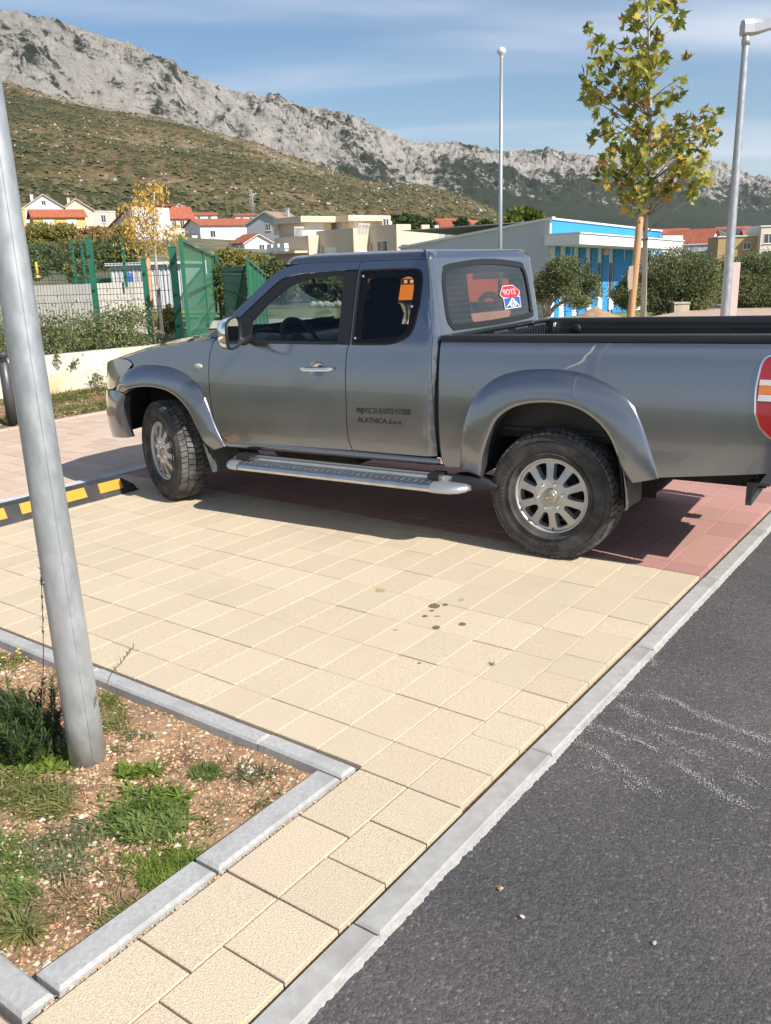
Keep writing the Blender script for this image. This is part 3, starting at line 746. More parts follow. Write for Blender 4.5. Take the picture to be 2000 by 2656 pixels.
# windscreen
rows = []
for i in range(13):
    v = i/12; row = []
    for j in range(21):
        t = j/20*2-1
        b = Vector((.28+.24*t*t, .845+.745*t, 1.165+.04*t*t)); tp = Vector((.985+.115*t*t, .845+.640*t, 1.660-.02*t*t))
        p = b.lerp(tp, v); p.x -= .035*sin(pi*v)*(1-t*t*.6); row.append(p)
    rows.append(row)
mb = MB(); mb.grid(rows); mb.obj('windscreen', M_GLASS, truck, fix=False)
# cowl and bonnet
hx = [.60, .45, .25, .05, -.15, -.33, -.48, -.60, -.70, -.77, -.80]
def hood_edge_z(x): return interp([-.80, -.70, -.55, -.42, -.25, -.05, .15, .35, .60], [.92, .965, 1.01, 1.035, 1.068, 1.108, 1.142, 1.170, 1.205], x)
rows = []
for x in hx:
    row = []
    for j in range(25):
        t = j/24*2-1; e = abs(t)
        hw = .80-.0*x if x > -.25 else .80-.845*(1-(1-(min(1, (X0-x)/NL))**NP)**(1/NP))+.0
        hw = max(.25, hw)
        z = hood_edge_z(x)+.052*(1-e**3.2)+.012*exp(-((e-.55)/.12)**2)
        row.append(Vector((x, .845+hw*t, z)))
    rows.append(row)
mb = MB(); mb.grid(rows); hood = mb.obj('bonnet', M_PAINT, truck, fix=False)
mb = MB(); mb.grid([[Vector((x, .845+.74*(j/10*2-1), z)) for j in range(11)] for x, z in ((.20, 1.175), (.58, 1.185), (.70, 1.12))]); mb.obj('cowl_panel', M_BLACK, truck, fix=False)
mb = MB()
for y in (.55, 1.05): mb.tube([(.36, y, 1.20), (.50, y+.28, 1.235), (.56, y+.42, 1.25)], .009, 6)
mb.obj('wiper', M_BLACK, truck)
# front wing
arch_f = [(-.33, .775), (-.307, .79), (-.246, .83), (-.148, .857), (-.02, .862), (.113, .848), (.215, .81), (.284, .76), (.336, .70), (.372, .63), (.41, .56), (.46, .49), (.50, .46)]
wing = join_segs(curve2(arch_f, 4), [(.585, .458), (.625, .49)], curve2(door_f[::-1]), curve2([(.586, 1.207), (.45, 1.188), (.25, 1.158), (.05, 1.126), (-.15, 1.088), (-.30, 1.052), (-.42, 1.034)]),
                 curve2([(-.42, 1.034), (-.30, 1.030), (-.235, 1.0), (-.26, .962), (-.36, .915), (-.43, .86), (-.45, .80)]), [(-.36, .785)])
panel('front_wing', wing, M_PAINT, gap=.003)
# headlamp
hl = join_segs(curve2([(-.235, 1.0), (-.30, 1.03), (-.42, 1.034), (-.55, 1.008), (-.66, .978), (-.80, .945), (-.98, .925)]), curve2([(-1.0, .91), (-1.0, .84), (-.96, .80)]), curve2([(-.96, .80), (-.80, .785), (-.62, .79), (-.50, .80), (-.44, .83), (-.40, .885), (-.30, .945), (-.235, 1.0)]))
head, head2 = panel('headlamp', hl, M_LENSC, gap=.003, off=-.004, thick=.03)
panel('indicator_lens', curve2([(-.60, .955), (-.66, .955), (-.72, .935), (-.72, .88), (-.66, .875), (-.60, .90)]), M_LENSO, off=-.007, thick=.006, gap=0, parent=head)
# side repeater
for sgn, par in ((0, front_door),):
    mb = MB(); c = side_pos(.411, 1.004); rings = []
    for rr, h in ((1, .0), (.97, .006), (.8, .011), (.4, .014), (.01, .0145)):
        rings.append([Vector((c.x+.037*rr*cos(2*pi*j/20), c.y-h, c.z+.019*rr*sin(2*pi*j/20))) for j in range(20)])
    mb.grid(rings, True, wrap_v=True); both('side_repeater', mb, mat('repeater_lens', (.45, .42, .38), .2, coat=1.))
# bumper, grille
bo = join_segs([(-.345, .783), (-.43, .80), (-.6, .785), (S_NOSE+.001, .79), (S_NOSE+.001, .40), (-.9, .405), (-.6, .42), (-.45, .435), (-.345, .443)], curve2([(-.345, .443), (-.358, .5), (-.362, .6), (-.350, .70), (-.325, .765)]))
def bump_pos(s, z, off=0.):
    b = .022*sin(pi*max(0., min(1., (z-.40)/.40)))**.6
    k = 1-smooth01((s+.42)/.08)
    return side_pos(s, z, off-b*k-.006)
panel('front_bumper', bo, M_PAINT, bump_pos, gap=.003, thick=.06)
panel('grille', [(-1.0, .93), (S_NOSE+.001, .93), (S_NOSE+.001, .80), (-1.0, .80)], M_BLACK, gap=.002, off=.01)
panel('grille_bar', [(-1.02, .885), (S_NOSE+.001, .885), (S_NOSE+.001, .855), (-1.02, .855)], M_CHROME, gap=0, off=-.006)
# wheel-arch flares
def flare(outer, inner, n=40, fn=side_pos, lip=.06):
    O_ = resample([(a, b, 0) for a, b in curve2(outer)], n); I_ = resample([(a, b, 0) for a, b in curve2(inner)], n); rows = []
    for t, bl in ((-.02, -.004), (.0, .006), (.025, .011), (.12, .019), (.35, .032), (.65, .040), (.88, .043), (.97, .041), (1., .034), (1.0, -.01), (1.0, -lip)):
        rows.append([fn(p.x+(q.x-p.x)*t, p.y+(q.y-p.y)*t, -bl*min(1., .35+min(i, n-1-i)/5.)) for i, (p, q) in enumerate(zip(O_, I_))])
    mb = MB(); mb.grid(rows); return mb, I_
fo = [(-.438, .80), (-.391, .882), (-.322, .94), (-.225, .974), (-.114, .994), (.025, .996), (.16, .984), (.278, .951), (.363, .902), (.432, .842), (.494, .719), (.538, .604), (.607, .455)]
fi = [(-.335, .79), (-.300, .803), (-.246, .822), (-.148, .840), (-.023, .846), (.113, .831), (.215, .793), (.284, .743), (.336, .681), (.372, .617), (.407, .555), (.45, .475), (.505, .425)]
mbf, If = flare(fo, fi); both('wheel_arch_flare', mbf, M_FLARE)
ro = [(2.445, .480), (2.45, .563), (2.464, .714), (2.487, .789), (2.525, .886), (2.593, .961), (2.676, 1.017), (2.766, 1.048), (2.877, 1.066), (3.034, 1.07), (3.159, 1.055), (3.282, 1.014), (3.374, .962), (3.436, .908), (3.479, .835), (3.524, .733), (3.558, .638), (3.592, .533)]
ri = [(2.583, .440), (2.591, .481), (2.61, .581), (2.65, .702), (2.694, .789), (2.77, .85), (2.857, .882), (2.963, .896), (3.068, .894), (3.162, .873), (3.245, .829), (3.308, .775), (3.35, .715), (3.378, .653), (3.41, .57), (3.457, .496)]
mbr, Ir = flare(ro, ri, 48); both('wheel_arch_flare', mbr, M_FLARE)
# wheel-arch liners
def liner(I_, ex, x_c, depth=.46):
    rows = []
    for y, k in ((-.02, 1.0), (.05, 1.02), (.12, 1.035), (depth, 1.035)):
        rows.append([Vector((x_c+(p.x-x_c)*k, y, max(.30, p.y*1.0+(p.y-.4)*(k-1)*1.2))) for p in I_])
    mb = MB(); mb.grid(rows)
    last = rows[-1]; mb.add(last+[Vector((p.x, depth, .30)) for p in last], [(i, i+1, i+1+len(last), i+len(last)) for i in range(len(last)-1)])
    return mb
both('arch_liner', liner(If, 0, 0.05), M_UNDER); both('arch_liner', liner(Ir, 0, 3.02), M_UNDER)
# ---- bed
arch_b = [(2.455, .52), (2.50, .60), (2.53, .72), (2.58, .82), (2.66, .90), (2.77, .955), (2.90, .985), (3.04, .988), (3.16, .97), (3.28, .925), (3.37, .86), (3.42, .78), (3.46, .68), (3.50, .56)]
bs = join_segs(curve2([(2.310, 1.228), (2.298, 1.176), (2.298, 1.032), (2.302, .886), (2.306, .737), (2.315, .585), (2.331, .501), (2.35, .474)]), [(2.44, .482)], curve2(arch_b), [(3.56, .532), (3.815, .567), (3.99, .591), (4.12, .611), (4.246, .628), (4.246, 1.265), (3.2, 1.247)])
bed_side, bed_side2 = panel('bed_side', bs, M_PAINT, bed_pos, gap=.001, thick=.03)
panel('bed_edge_strip', curve2([(2.305, 1.20), (2.296, 1.1), (2.297, .9), (2.303, .72), (2.315, .56), (2.335, .485), (2.322, .485), (2.300, .56), (2.288, .72), (2.283, .9), (2.283, 1.1), (2.290, 1.20)]), M_SEAL, off=.02, thick=.05, gap=0)
def railz(x): return 1.226+.0155*(x-2.31)
mb = MB(); P = []
for yo, zo in ((-.006, -.022), (-.010, -.004), (-.004, .010), (.03, .014), (.095, .014), (.105, .004), (.108, -.06)):
    P.append([Vector((x, Ys(1.2)+yo, railz(x)+zo)) for x in [2.305+.063*i for i in range(31)]])
mb.grid(P); both('bed_rail_cap', mb, M_BLACK)
M_LINER = mat('bed_liner', (.008, .008, .009), .55, bump=.2, bscale=80, bdist=.002, col2=(.02, .02, .02), nscale=6)
mb = MB()
mb.b2(2.36, 4.17, .145, .16, .72, 1.225)
both('bed_inner_wall', mb, M_LINER)
mb = MB(); mb.b2(2.36, 4.17, .145, TW-.145, .70, .73)
for k in range(14): mb.b2(2.37, 4.16, .22+k*.095, .26+k*.095, .73, .745)
mb.obj('bed_floor', M_LINER, truck)
# bed headboard with ribs and punched slots
mb = MB(); mb.b2(2.335, 2.36, .06, TW-.06, .70, 1.232)
for k in range(30): mb.b2(2.36, 2.372, .16+k*.0465, .185+k*.0465, .75, 1.19)
headb = mb.obj('bed_headboard', mat('headboard_paint', (.03, .033, .04), .4, .3, coat=.4), truck)
mb = MB()
for g in range(4):
    for k in range(8): mb.box((2.374, .30+g*.33+k*.027, 1.212), (.004, .012, .012))
tag(mb.obj('punched_slots', mat('slot_edge', (.35, .36, .38), .4, .8), headb), kind='stuff')
mb = MB(); mb.b2(2.33, 2.385, .05, TW-.05, 1.232, 1.244); mb.obj('headboard_rim', M_PAINT, truck)
mb = MB(); mb.lathe([(.001, -.012), (.018, -.012), (.030, -.008), (.034, 0), (.030, .006)], 20, 'Y'); o = mb.obj('tie_down', M_BLACK, truck, loc=(2.59, TW-.167, 1.172)); 
mb = MB(); mb.tube([(2.43, TW-.16, 1.13), (2.43, TW-.19, 1.17), (2.44, TW-.19, 1.22)], .012, 8); mb.obj('bed_hook', M_CHROME, truck)
# tailgate
mb = MB(); P = []
for z, xo in ((.63, .0), (.66, .012), (.9, .018), (1.2, .014), (1.245, .004), (1.25, -.05)): P.append([Vector((4.19+xo, y, z)) for y in [.10+.0745*i for i in range(21)]])
mb.grid(P); tailg = mb.obj('tailgate', M_PAINT, truck, fix=False)
mb = MB(); mb.box((4.205, .845, 1.08), (.02, .22, .07)); mb.obj('tailgate_handle', M_BLACK, truck)
# tail lamp: chrome surround with stacked lenses
tl_o = curve2([(x_+.012 if x_ < 4.15 else x_, z_) for x_, z_ in [(4.02, .90), (4.013, 1.0), (4.018, 1.08), (4.03, 1.145), (4.06, 1.172), (4.12, 1.18), (4.20, 1.178), (4.235, 1.16), (4.235, .80), (4.20, .765), (4.15, .768), (4.09, .792), (4.045, .835)]], 5)
tail, tail2 = panel('tail_lamp', tl_o, M_LENSR, bed_pos, off=-.006, thick=.02, gap=0, step=.03)
panel('lamp_surround', offset_poly(tl_o, .004), M_CHROME, bed_pos, holes=[offset_poly(tl_o, -.004)], off=-.010, thick=.02, gap=0, step=.03, parent=tail)
for z0, z1, m, nm in ((1.034, 1.060, M_WHITEP, 'reversing_lens'), (.992, 1.032, M_LENSO, 'indicator_lens'), (.960, .990, M_WHITEP, 'reversing_lens')):
    panel(nm, [(4.037, z0), (4.228, z0), (4.228, z1), (4.039, z1)], m, bed_pos, off=-.0095, thick=.006, gap=0, parent=tail, two=False)
# pale scuff on the bed side
scf = [(3.232, 1.214), (3.205, 1.198), (3.190, 1.172), (3.165, 1.150), (3.150, 1.128), (3.125, 1.108), (3.085, 1.092), (3.060, 1.072), (3.063, 1.070), (3.090, 1.086), (3.130, 1.100), (3.163, 1.118), (3.176, 1.146), (3.200, 1.165), (3.214, 1.192)]
panel('paint_scuff', curve2(scf, 3), mat('scuffed_primer', (.42, .42, .41), .7, col2=(.26, .265, .27), nscale=120), bed_pos, off=-.0012, thick=0, gap=0, two=False, parent=bed_side, step=.02)
# chassis, tow bracket, mud flaps
mb = MB()
for y in (.47, 1.10): mb.b2(-.6, 4.05, y, y+.10, .42, .58)
mb.b2(-.3, 2.3, .12, TW-.12, .50, .54); mb.b2(2.35, 4.15, .16, TW-.16, .66, .70); mb.b2(.9, 1.5, .3, .62, .34, .5)
mb.tube([(3.0, .2, .365), (3.0, TW-.2, .365)], .055, 12); mb.lathe([(.02, -.12), (.12, -.1), (.15, 0), (.12, .1), (.02, .12)], 16, 'Y', (3.0, .9, .365))
mb.tube([(0, .2, .33), (0, TW-.2, .33)], .05, 10); mb.tube([(.3, .8, .42), (3., .85, .40)], .04, 8)
mb.tube([(1.2, 1.2, .36), (2.6, 1.25, .38), (3.9, 1.28, .42)], .035, 8); mb.lathe([(.02, -.09), (.30, -.10), (.36, -.06), (.36, .06), (.30, .09)], 28, 'Z', (3.72, .86, .56))
mb.b2(-.55, .6, .45, 1.25, .45, .9)
mb.obj('chassis', M_UNDER, truck)
mb = MB(); rows = []
for i in range(11):
    t = i/10*pi/2; rows.append([Vector((3.80+.16*sin(t), y, .60-.135*(1-cos(t))**.8)) for y in (.30, .36)])
mb.grid(rows); mb.b2(3.84, 4.02, .30, .36, .478, .60); mb.obj('bumper_mount', M_UNDER, truck)
mb = MB(); mb.b2(3.985, 4.015, .25, .95, .375, .50); mb.b2(4.015, 4.10, .23, .97, .49, .505); mb.obj('tow_bracket', mat('tow_bracket_paint', (.05, .055, .06), .45), truck)
mb = MB(); rows = []
for z, xo in ((.60, .40), (.50, .43), (.40, .455), (.30, .465), (.255, .455)): rows.append([Vector((xo+.03*k/4, -.035+.30*k/4+(.05*(.34-z)/.09 if (z < .34 and k == 0) else 0), z)) for k in range(5)])
mb.grid(rows); mb.grid([[p+Vector((.012, 0, 0)) for p in r] for r in rows]); both('mud_flap', mb, mat('mud_flap_rubber', (.055, .062, .062), .55, col2=(.10, .105, .10), nscale=14))
mb = MB(); rows = []
for z, xo in ((.66, 3.385), (.55, 3.41), (.45, 3.425), (.37, 3.43), (.335, 3.425)): rows.append([Vector((xo-.012*sin(pi*k/5), -.045+.30*k/5, z+(.02 if k in (0,) and z < .34 else 0))) for k in range(6)])
mb.grid(rows); mb.grid([[p+Vector((.014, 0, 0)) for p in r] for r in rows]); both('mud_flap', mb, MATS['mud_flap_rubber'])
# side step
mb = MB(); prof = [(.05, .418), (-.035, .418), (-.038, .402), (-.05, .398), (-.060, .402), (-.118, .396), (-.142, .384), (-.150, .366), (-.146, .350), (-.12, .340), (.05, .340)]
xs_ = [.84+.0493*i for i in range(31)]
mb.grid([[Vector((x, y, z+.0075*(x-.84)-.006)) for x in xs_] for y, z in prof], False); step_o, step_2 = both('side_step', mb, M_ALU)
mb = MB()
for k in range(32):
    for y in (-.075, -.095, -.113): mb.box((.88+k*.0455, y, .4005+.0075*k*.0455-.006+(0 if y > -.1 else -.003)), (.014, .005, .003))
tag(mb.obj('grip_studs', M_ALU, step_o), kind='stuff')
mb = MB(); mb.grid([[Vector((x, y, z+.0075*(x-.84)-.006)) for x in xs_] for y, z in ((.049, .4195), (-.02, .4195), (-.02, .4225), (.049, .4225))], False); mb.obj('tread_strip', mat('step_tread_grey', (.22, .225, .225), .5, .4), step_o)
def capmesh(x0, x1, z0):
    mb = MB(); rows = []
    for t, sy, sz in ((0, 1.03, 1.06), (.25, 1.03, 1.06), (.55, 1.0, 1.0), (.8, .86, .86), (.95, .62, .66), (1.0, .45, .5)):
        x = x0+(x1-x0)*t; cy, cz = -.05, .375
        rows.append([Vector((x, cy+(y-cy)*sy+(.05*(1-sy)), cz+(z-cz)*sz+z0)) for y, z in prof])
    mb.grid(rows); n = len(prof); b = len(mb.v)-n; mb.f.append(tuple(range(b, b+n))); mb.sm.append(False); return mb
both('step_end_cap', capmesh(.842, .70, -.006), mat('step_cap_silver', (.55, .55, .56), .3, .7, coat=.3)); both('step_end_cap', capmesh(2.315, 2.535, .005), MATS['step_cap_silver'])
for q0, q1, q2 in ((.78, .90, .40), (2.27, 2.345, .414)): mb = MB(); mb.b2(q0, q1, -.085, .03, q2, q2+.03); both('step_pad', mb, M_BLACK)
mb = MB(); rows = []
for t, hw, z in ((0, .045, .40), (.4, .045, .40), (.8, .035, .395), (1, .012, .39)): rows.append([Vector((2.42+.27*t, .03-.085*(1-t*.55)+dy, z+dz*hw/.045)) for dy, dz in ((0, -.04), (-.01, 0), (0, .035), (.06, .045), (.12, .04), (.12, -.04))])
mb.grid(rows, wrap_v=True); both('step_bracket', mb, M_BLACK)
# door handle
mb = MB(); pts = []
for i in range(17):
    t = i/16; x = 1.303+.256*t; pts.append(Vector((x, Ys(1.02)-.018-.020*sin(pi*t)**.5, 1.018+.009*t)))
rings = [[p+Vector((0, cos(a)*.011*k, sin(a)*.0165*k)) for a in [2*pi*j/12 for j in range(12)]] for p, k in zip(pts, [.45, .8]+[1]*13+[.85, .5])]
mb.grid(rings, True, wrap_v=True)
for e in (rings[0], rings[-1]): mb.add(e, [tuple(range(12))])
mb.b2(1.325, 1.35, Ys(1.02)-.03, Ys(1.02)+.01, 1.008, 1.03); mb.b2(1.50, 1.55, Ys(1.02)-.03, Ys(1.02)+.01, 1.012, 1.036)
hd = mb.obj('door_handle', M_CHROME, front_door, fix=True)
mb = MB(); mb.lathe([(.001, -.030), (.006, -.030), (.009, -.026)], 12, 'Y', (1.528, Ys(1.02)-.006, 1.027)); mb.obj('key_lock', M_BLACK, front_door)
def cup_mb():
    mb = MB(); rings = []
    for rr, d in ((1.09, -.002), (1.0, -.0025), (.96, .004), (.85, .018), (.6, .028), (.3, .032), (.01, .033)): rings.append([side_pos(1.425+.058*rr*cos(2*pi*j/28), 1.020+.048*rr*sin(2*pi*j/28), d) for j in range(28)])
    mb.grid(rings, True, wrap_v=True); return mb
both('handle_cup', cup_mb(), mat('handle_cup_chrome', (.55, .55, .57), .16, 1.))
# door mirror: chrome shell, glass facing rear, black arm and sail
def mirror():
    mb = MB(); rows = []
    # shell: sections from the rear rim forward
    for t, k in ((0, 1.), (.25, 1.0), (.55, .93), (.8, .74), (.95, .42), (1., .1)):
        x = .93-.14*t; P = []
        for j in range(24):
            a = 2*pi*j/24; cy, cz = -.175, 1.252
            sy = .105*abs(cos(a))**.6*(1 if cos(a) > 0 else -1); sz = .098*abs(sin(a))**.6*(1 if sin(a) > 0 else -1)
            P.append(Vector((x-.05*(sy/.105)*.6, cy+sy*k+.012*t, cz+sz*k+.012*(sy/.105))))
        rows.append(P)
    mb.grid(rows, True, wrap_v=True); sh = mb.obj('door_mirror', M_CHROME, truck, fix=True)
    rim_ = MB(); R0 = rows[0]; c = sum(R0, Vector())/24
    rim_.grid([[c+(p-c)*k+Vector((dx, 0, 0)) for p in R0] for k, dx in ((1.01, -.012), (1.01, .006), (.93, .008), (.90, -.004))], True, wrap_v=True); rim_.obj('mirror_rim', M_BLACK, sh, fix=True)
    g = MB(); g.add([c+(p-c)*.91+Vector((-.003, 0, 0)) for p in R0], [tuple(range(24))]); g.obj('mirror_glass', mat('mirror_silver', (.8, .82, .84), .015, 1.), sh)
    a = MB(); a.tube([(.865, .05, 1.20), (.87, -.02, 1.185), (.885, -.10, 1.20)], [.03, .028, .03], 10); a.obj('mirror_arm', M_BLACK, sh)
    return sh
mir = mirror()
mb = MB(); mb.v = []; 
sail = [(.775, 1.178), (.868, 1.178), (.868, 1.30), (.835, 1.325), (.80, 1.30)]
panel('mirror_sail', sail, M_BLACK, off=-.006, thick=.02, gap=0)
mirc = copy_tree(mir, truck)
for c_ in [mirc]+list(mirc.children):
    me = c_.data.copy(); 
    for v in me.vertices: v.co.y = TW-v.co.y
    c_.data = me
# lettering on the rear half door
def letter(s, size, x0, z0, width, bold, rake):
    me = text_mesh(s, size, M_LETTER, bold); mx = max(v.co.x for v in me.vertices); mn = min(v.co.x for v in me.vertices)
    for v in me.vertices:
        x = x0+(v.co.x-mn)/(mx-mn)*width; z = z0+v.co.y+rake*(x-x0); v.co = side_pos(x, z, -.0015-v.co.z*.3)
    mkobj('lettering', me, rear_door)
letter('PRIJEVOZ ZA VLASTITE POTREBE', .047, 1.727, .762, .388, .0004, .029)
letter('ALATNICA d.o.o.', .044, 1.733, .706, .322, .0006, .017)
# stickers inside the rear window, mirrored as they read from outside
def sticker_pos(u, v, d=0.): return cabf(rw0+.90+u, 1.40+v, .002-d)
oc = [(-.135, -.015), (-.10, .028), (-.085, .052), (.06, .056), (.10, .03), (.155, -.005), (.155, -.035), (.11, -.068), (.0, -.072), (-.10, -.06), (-.135, -.035)]
m_sr = mat('sticker_red', (.52, .02, .03), .5); m_sw = mat('sticker_white', (.78, .78, .78), .5); m_sb = mat('sticker_blue', (.03, .10, .36), .5); m_sk = mat('sticker_black', (.02, .02, .02), .5)
sx0 = rw0+.90; OCZ = 1.448; BLZ = 1.372
def stick(poly, m, d, cx, cz, nm='sticker', par=None):
    return panel(nm, [(cx+a, cz+b) for a, b in poly], m, cabf, off=-.0005-d, thick=0, gap=0, two=False, step=.05, parent=par or rwin)
oc = [(a*1.08, b*.62) for a, b in oc]
st1 = stick([(a*1.05, b*1.10) for a, b in oc], m_sw, 0, sx0+.02, OCZ, 'warning_sticker'); stick(oc, m_sr, .0006, sx0+.02, OCZ, 'sticker_face', rwin)
me = text_mesh('STOP', .052, m_sw, .0012); mx = max(v.co.x for v in me.vertices)
for v in me.vertices: v.co = cabf(sx0+.125-v.co.x/mx*.215, OCZ-.024+v.co.y, -.0018)
mkobj('sticker_lettering', me, rwin)
stick([(-.135, -0.04092), (.135, -0.03828), (.14, 0.03828), (-.14, 0.03432)], m_sw, 0, sx0+.05, BLZ, 'warning_sticker'); stick([(-.127, -0.0363), (.127, -0.03366), (.132, 0.03366), (-.132, 0.03036)], m_sb, .0006, sx0+.05, BLZ, 'sticker_face')
stick([(-.11, -0.0297), (.115, -0.02772), (.02, 0.0264), (-.0, 0.0297)], m_sw, .0012, sx0+.05, BLZ, 'sticker_symbol'); stick([(-.10, -0.02904), (-.05, -0.0132), (-.04, -0.02904)], m_sk, .0018, sx0+.05, BLZ, 'sticker_symbol')
stick([(-.03, -0.0264), (.0, 0), (-.008, 0.01188), (.004, 0.0198), (.014, 0.01056), (.012, 0), (.045, -0.0264), (.03, -0.0264), (.005, -0.00792), (-.015, -0.0264)], m_sk, .0018, sx0+.05, BLZ, 'sticker_symbol'); stick([(.06, -0.02772), (.10, -0.02772), (.055, -0.0099)], m_sk, .0018, sx0+.05, BLZ, 'sticker_symbol')
# ---- cab interior
mb = MB(); mb.b2(.50, 2.27, .09, TW-.09, .56, .60); mb.b2(.55, .60, .12, TW-.12, .6, 1.12); mb.b2(2.24, 2.262, .12, TW-.12, .6, 1.25); mb.obj('cab_floor', M_INT, truck)
mb = MB(); rows = []
for x, z in ((.52, 1.13), (.60, 1.165), (.75, 1.165), (.86, 1.14), (.90, 1.08), (.86, .98), (.78, .85), (.70, .70)): rows.append([Vector((x+.01*cos(j), .12+(TW-.24)*j/16, z+(.045*exp(-((j-3.2)/1.6)**2) if x > .58 and z > 1.05 else 0))) for j in range(17)])
mb.grid(rows); dash = mb.obj('dashboard', mat('dashboard_blue_grey', (.035, .05, .075), .6), truck, fix=False)
mb = MB()
for k in range(5):
    for j in range(3): mb.box((.893, .80+j*.05, 1.06-k*.035), (.012, .03, .018))
mb.obj('dashboard_controls', mat('control_grey', (.10, .11, .12), .4), dash)
def steering():
    mb = MB(); R = .185; C = Vector((.985, .46, 1.135)); ax = Vector((cos(radians(28)), 0, sin(radians(28)))); e1 = Vector((0, 1, 0)); e2 = ax.cross(e1)
    ring = [C+(e1*cos(2*pi*i/40)+e2*sin(2*pi*i/40))*R for i in range(40)]
    rows = []
    for i in range(40):
        d = (ring[i]-C).normalized(); rows.append([ring[i]+(d*cos(2*pi*j/8)+ax*sin(2*pi*j/8))*.0155 for j in range(8)])
    mb.grid(rows, True, wrap_u=True, wrap_v=True); o = mb.obj('steering_wheel', M_INT, truck, fix=True)
    h = MB(); rings = []
    for rr, d in ((.085, -.03), (.088, 0), (.075, .022), (.04, .03), (.001, .031)): rings.append([C+(e1*cos(2*pi*j/20)+e2*sin(2*pi*j/20))*rr+ax*(d-.02) for j in range(20)])
    h.grid(rings, True, wrap_v=True)
    for a in (0, pi, -pi/2*1.0-.35, -pi/2+.35):
        h.tube([C+(e1*cos(a)+e2*sin(a))*.05-ax*.01, C+(e1*cos(a)+e2*sin(a))*R], [.022, .014], 8)
    h.obj('airbag_hub', M_INT, o, fix=True)
    em = MB(); k = C+ax*.0125
    em.tube([k+e1*-.024+e2*.012, k+e1*-.008+e2*-.006, k+e2*.0, k+e1*.008+e2*-.006, k+e1*.024+e2*.012], .0022, 5)
    em.obj('wheel_emblem', M_CHROME, o)
    c = MB(); c.tube([C-ax*.02, C-ax*.35], .04, 10); c.obj('steering_column', M_INT, o)
steering()
def seat(yc, nm='front_seat'):
    mb = MB()
    def pad(c, d, rx):
        rows = []
        for t in (-1, -.8, 0, .8, 1):
            k = 1-.25*(abs(t) > .9); P = []
            for j in range(16):
                a = 2*pi*j/16; P.append(Vector((d[0]*abs(cos(a))**.5*(1 if cos(a) > 0 else -1)*k, d[1]*abs(sin(a))**.5*(1 if sin(a) > 0 else -1)*k, d[2]*t)))
            rows.append(P)
        M = Matrix.Translation(c) @ Matrix.Rotation(rx, 4, 'Y'); rows = [[M @ p for p in r] for r in rows]
        mb.grid(rows, True, wrap_v=True); mb.add(rows[0], [tuple(range(16))]); mb.add(rows[-1], [tuple(range(16))])
    pad(Vector((1.30, yc, .78)), (.26, .25, .08), radians(-6)); pad(Vector((1.57, yc, 1.10)), (.07, .24, .31), radians(16)); pad(Vector((1.675, yc, 1.475)), (.05, .14, .09), radians(12))
    mb.tube([(1.65, yc-.06, 1.36), (1.67, yc-.06, 1.43)], .008, 6); mb.tube([(1.65, yc+.06, 1.36), (1.67, yc+.06, 1.43)], .008, 6)
    return mb.obj(nm, M_SEAT, truck)
seat(.46); seat(1.23)
mb = MB(); mb.b2(2.0, 2.22, .2, TW-.2, .6, .85); mb.b2(2.17, 2.24, .2, TW-.2, .85, 1.22); mb.obj('rear_bench', M_SEAT, truck)
mb = MB(); rows = []
for k, h in ((1., 0), (1.02, .012), (.9, .02)): rows.append([Vector((.875+.02-h, .80+a*k, 1.492+b*k)) for a, b in round_rect(-.125, .125, -.035, .035, .025, 4)])
mb.grid(rows, True, wrap_v=True); mb.add(rows[0], [tuple(range(24))]); mb.tube([(.87, .80, 1.52), (.86, .80, 1.575), (.90, .82, 1.60)], .010, 6); mb.obj('interior_mirror', M_BLACK, truck)
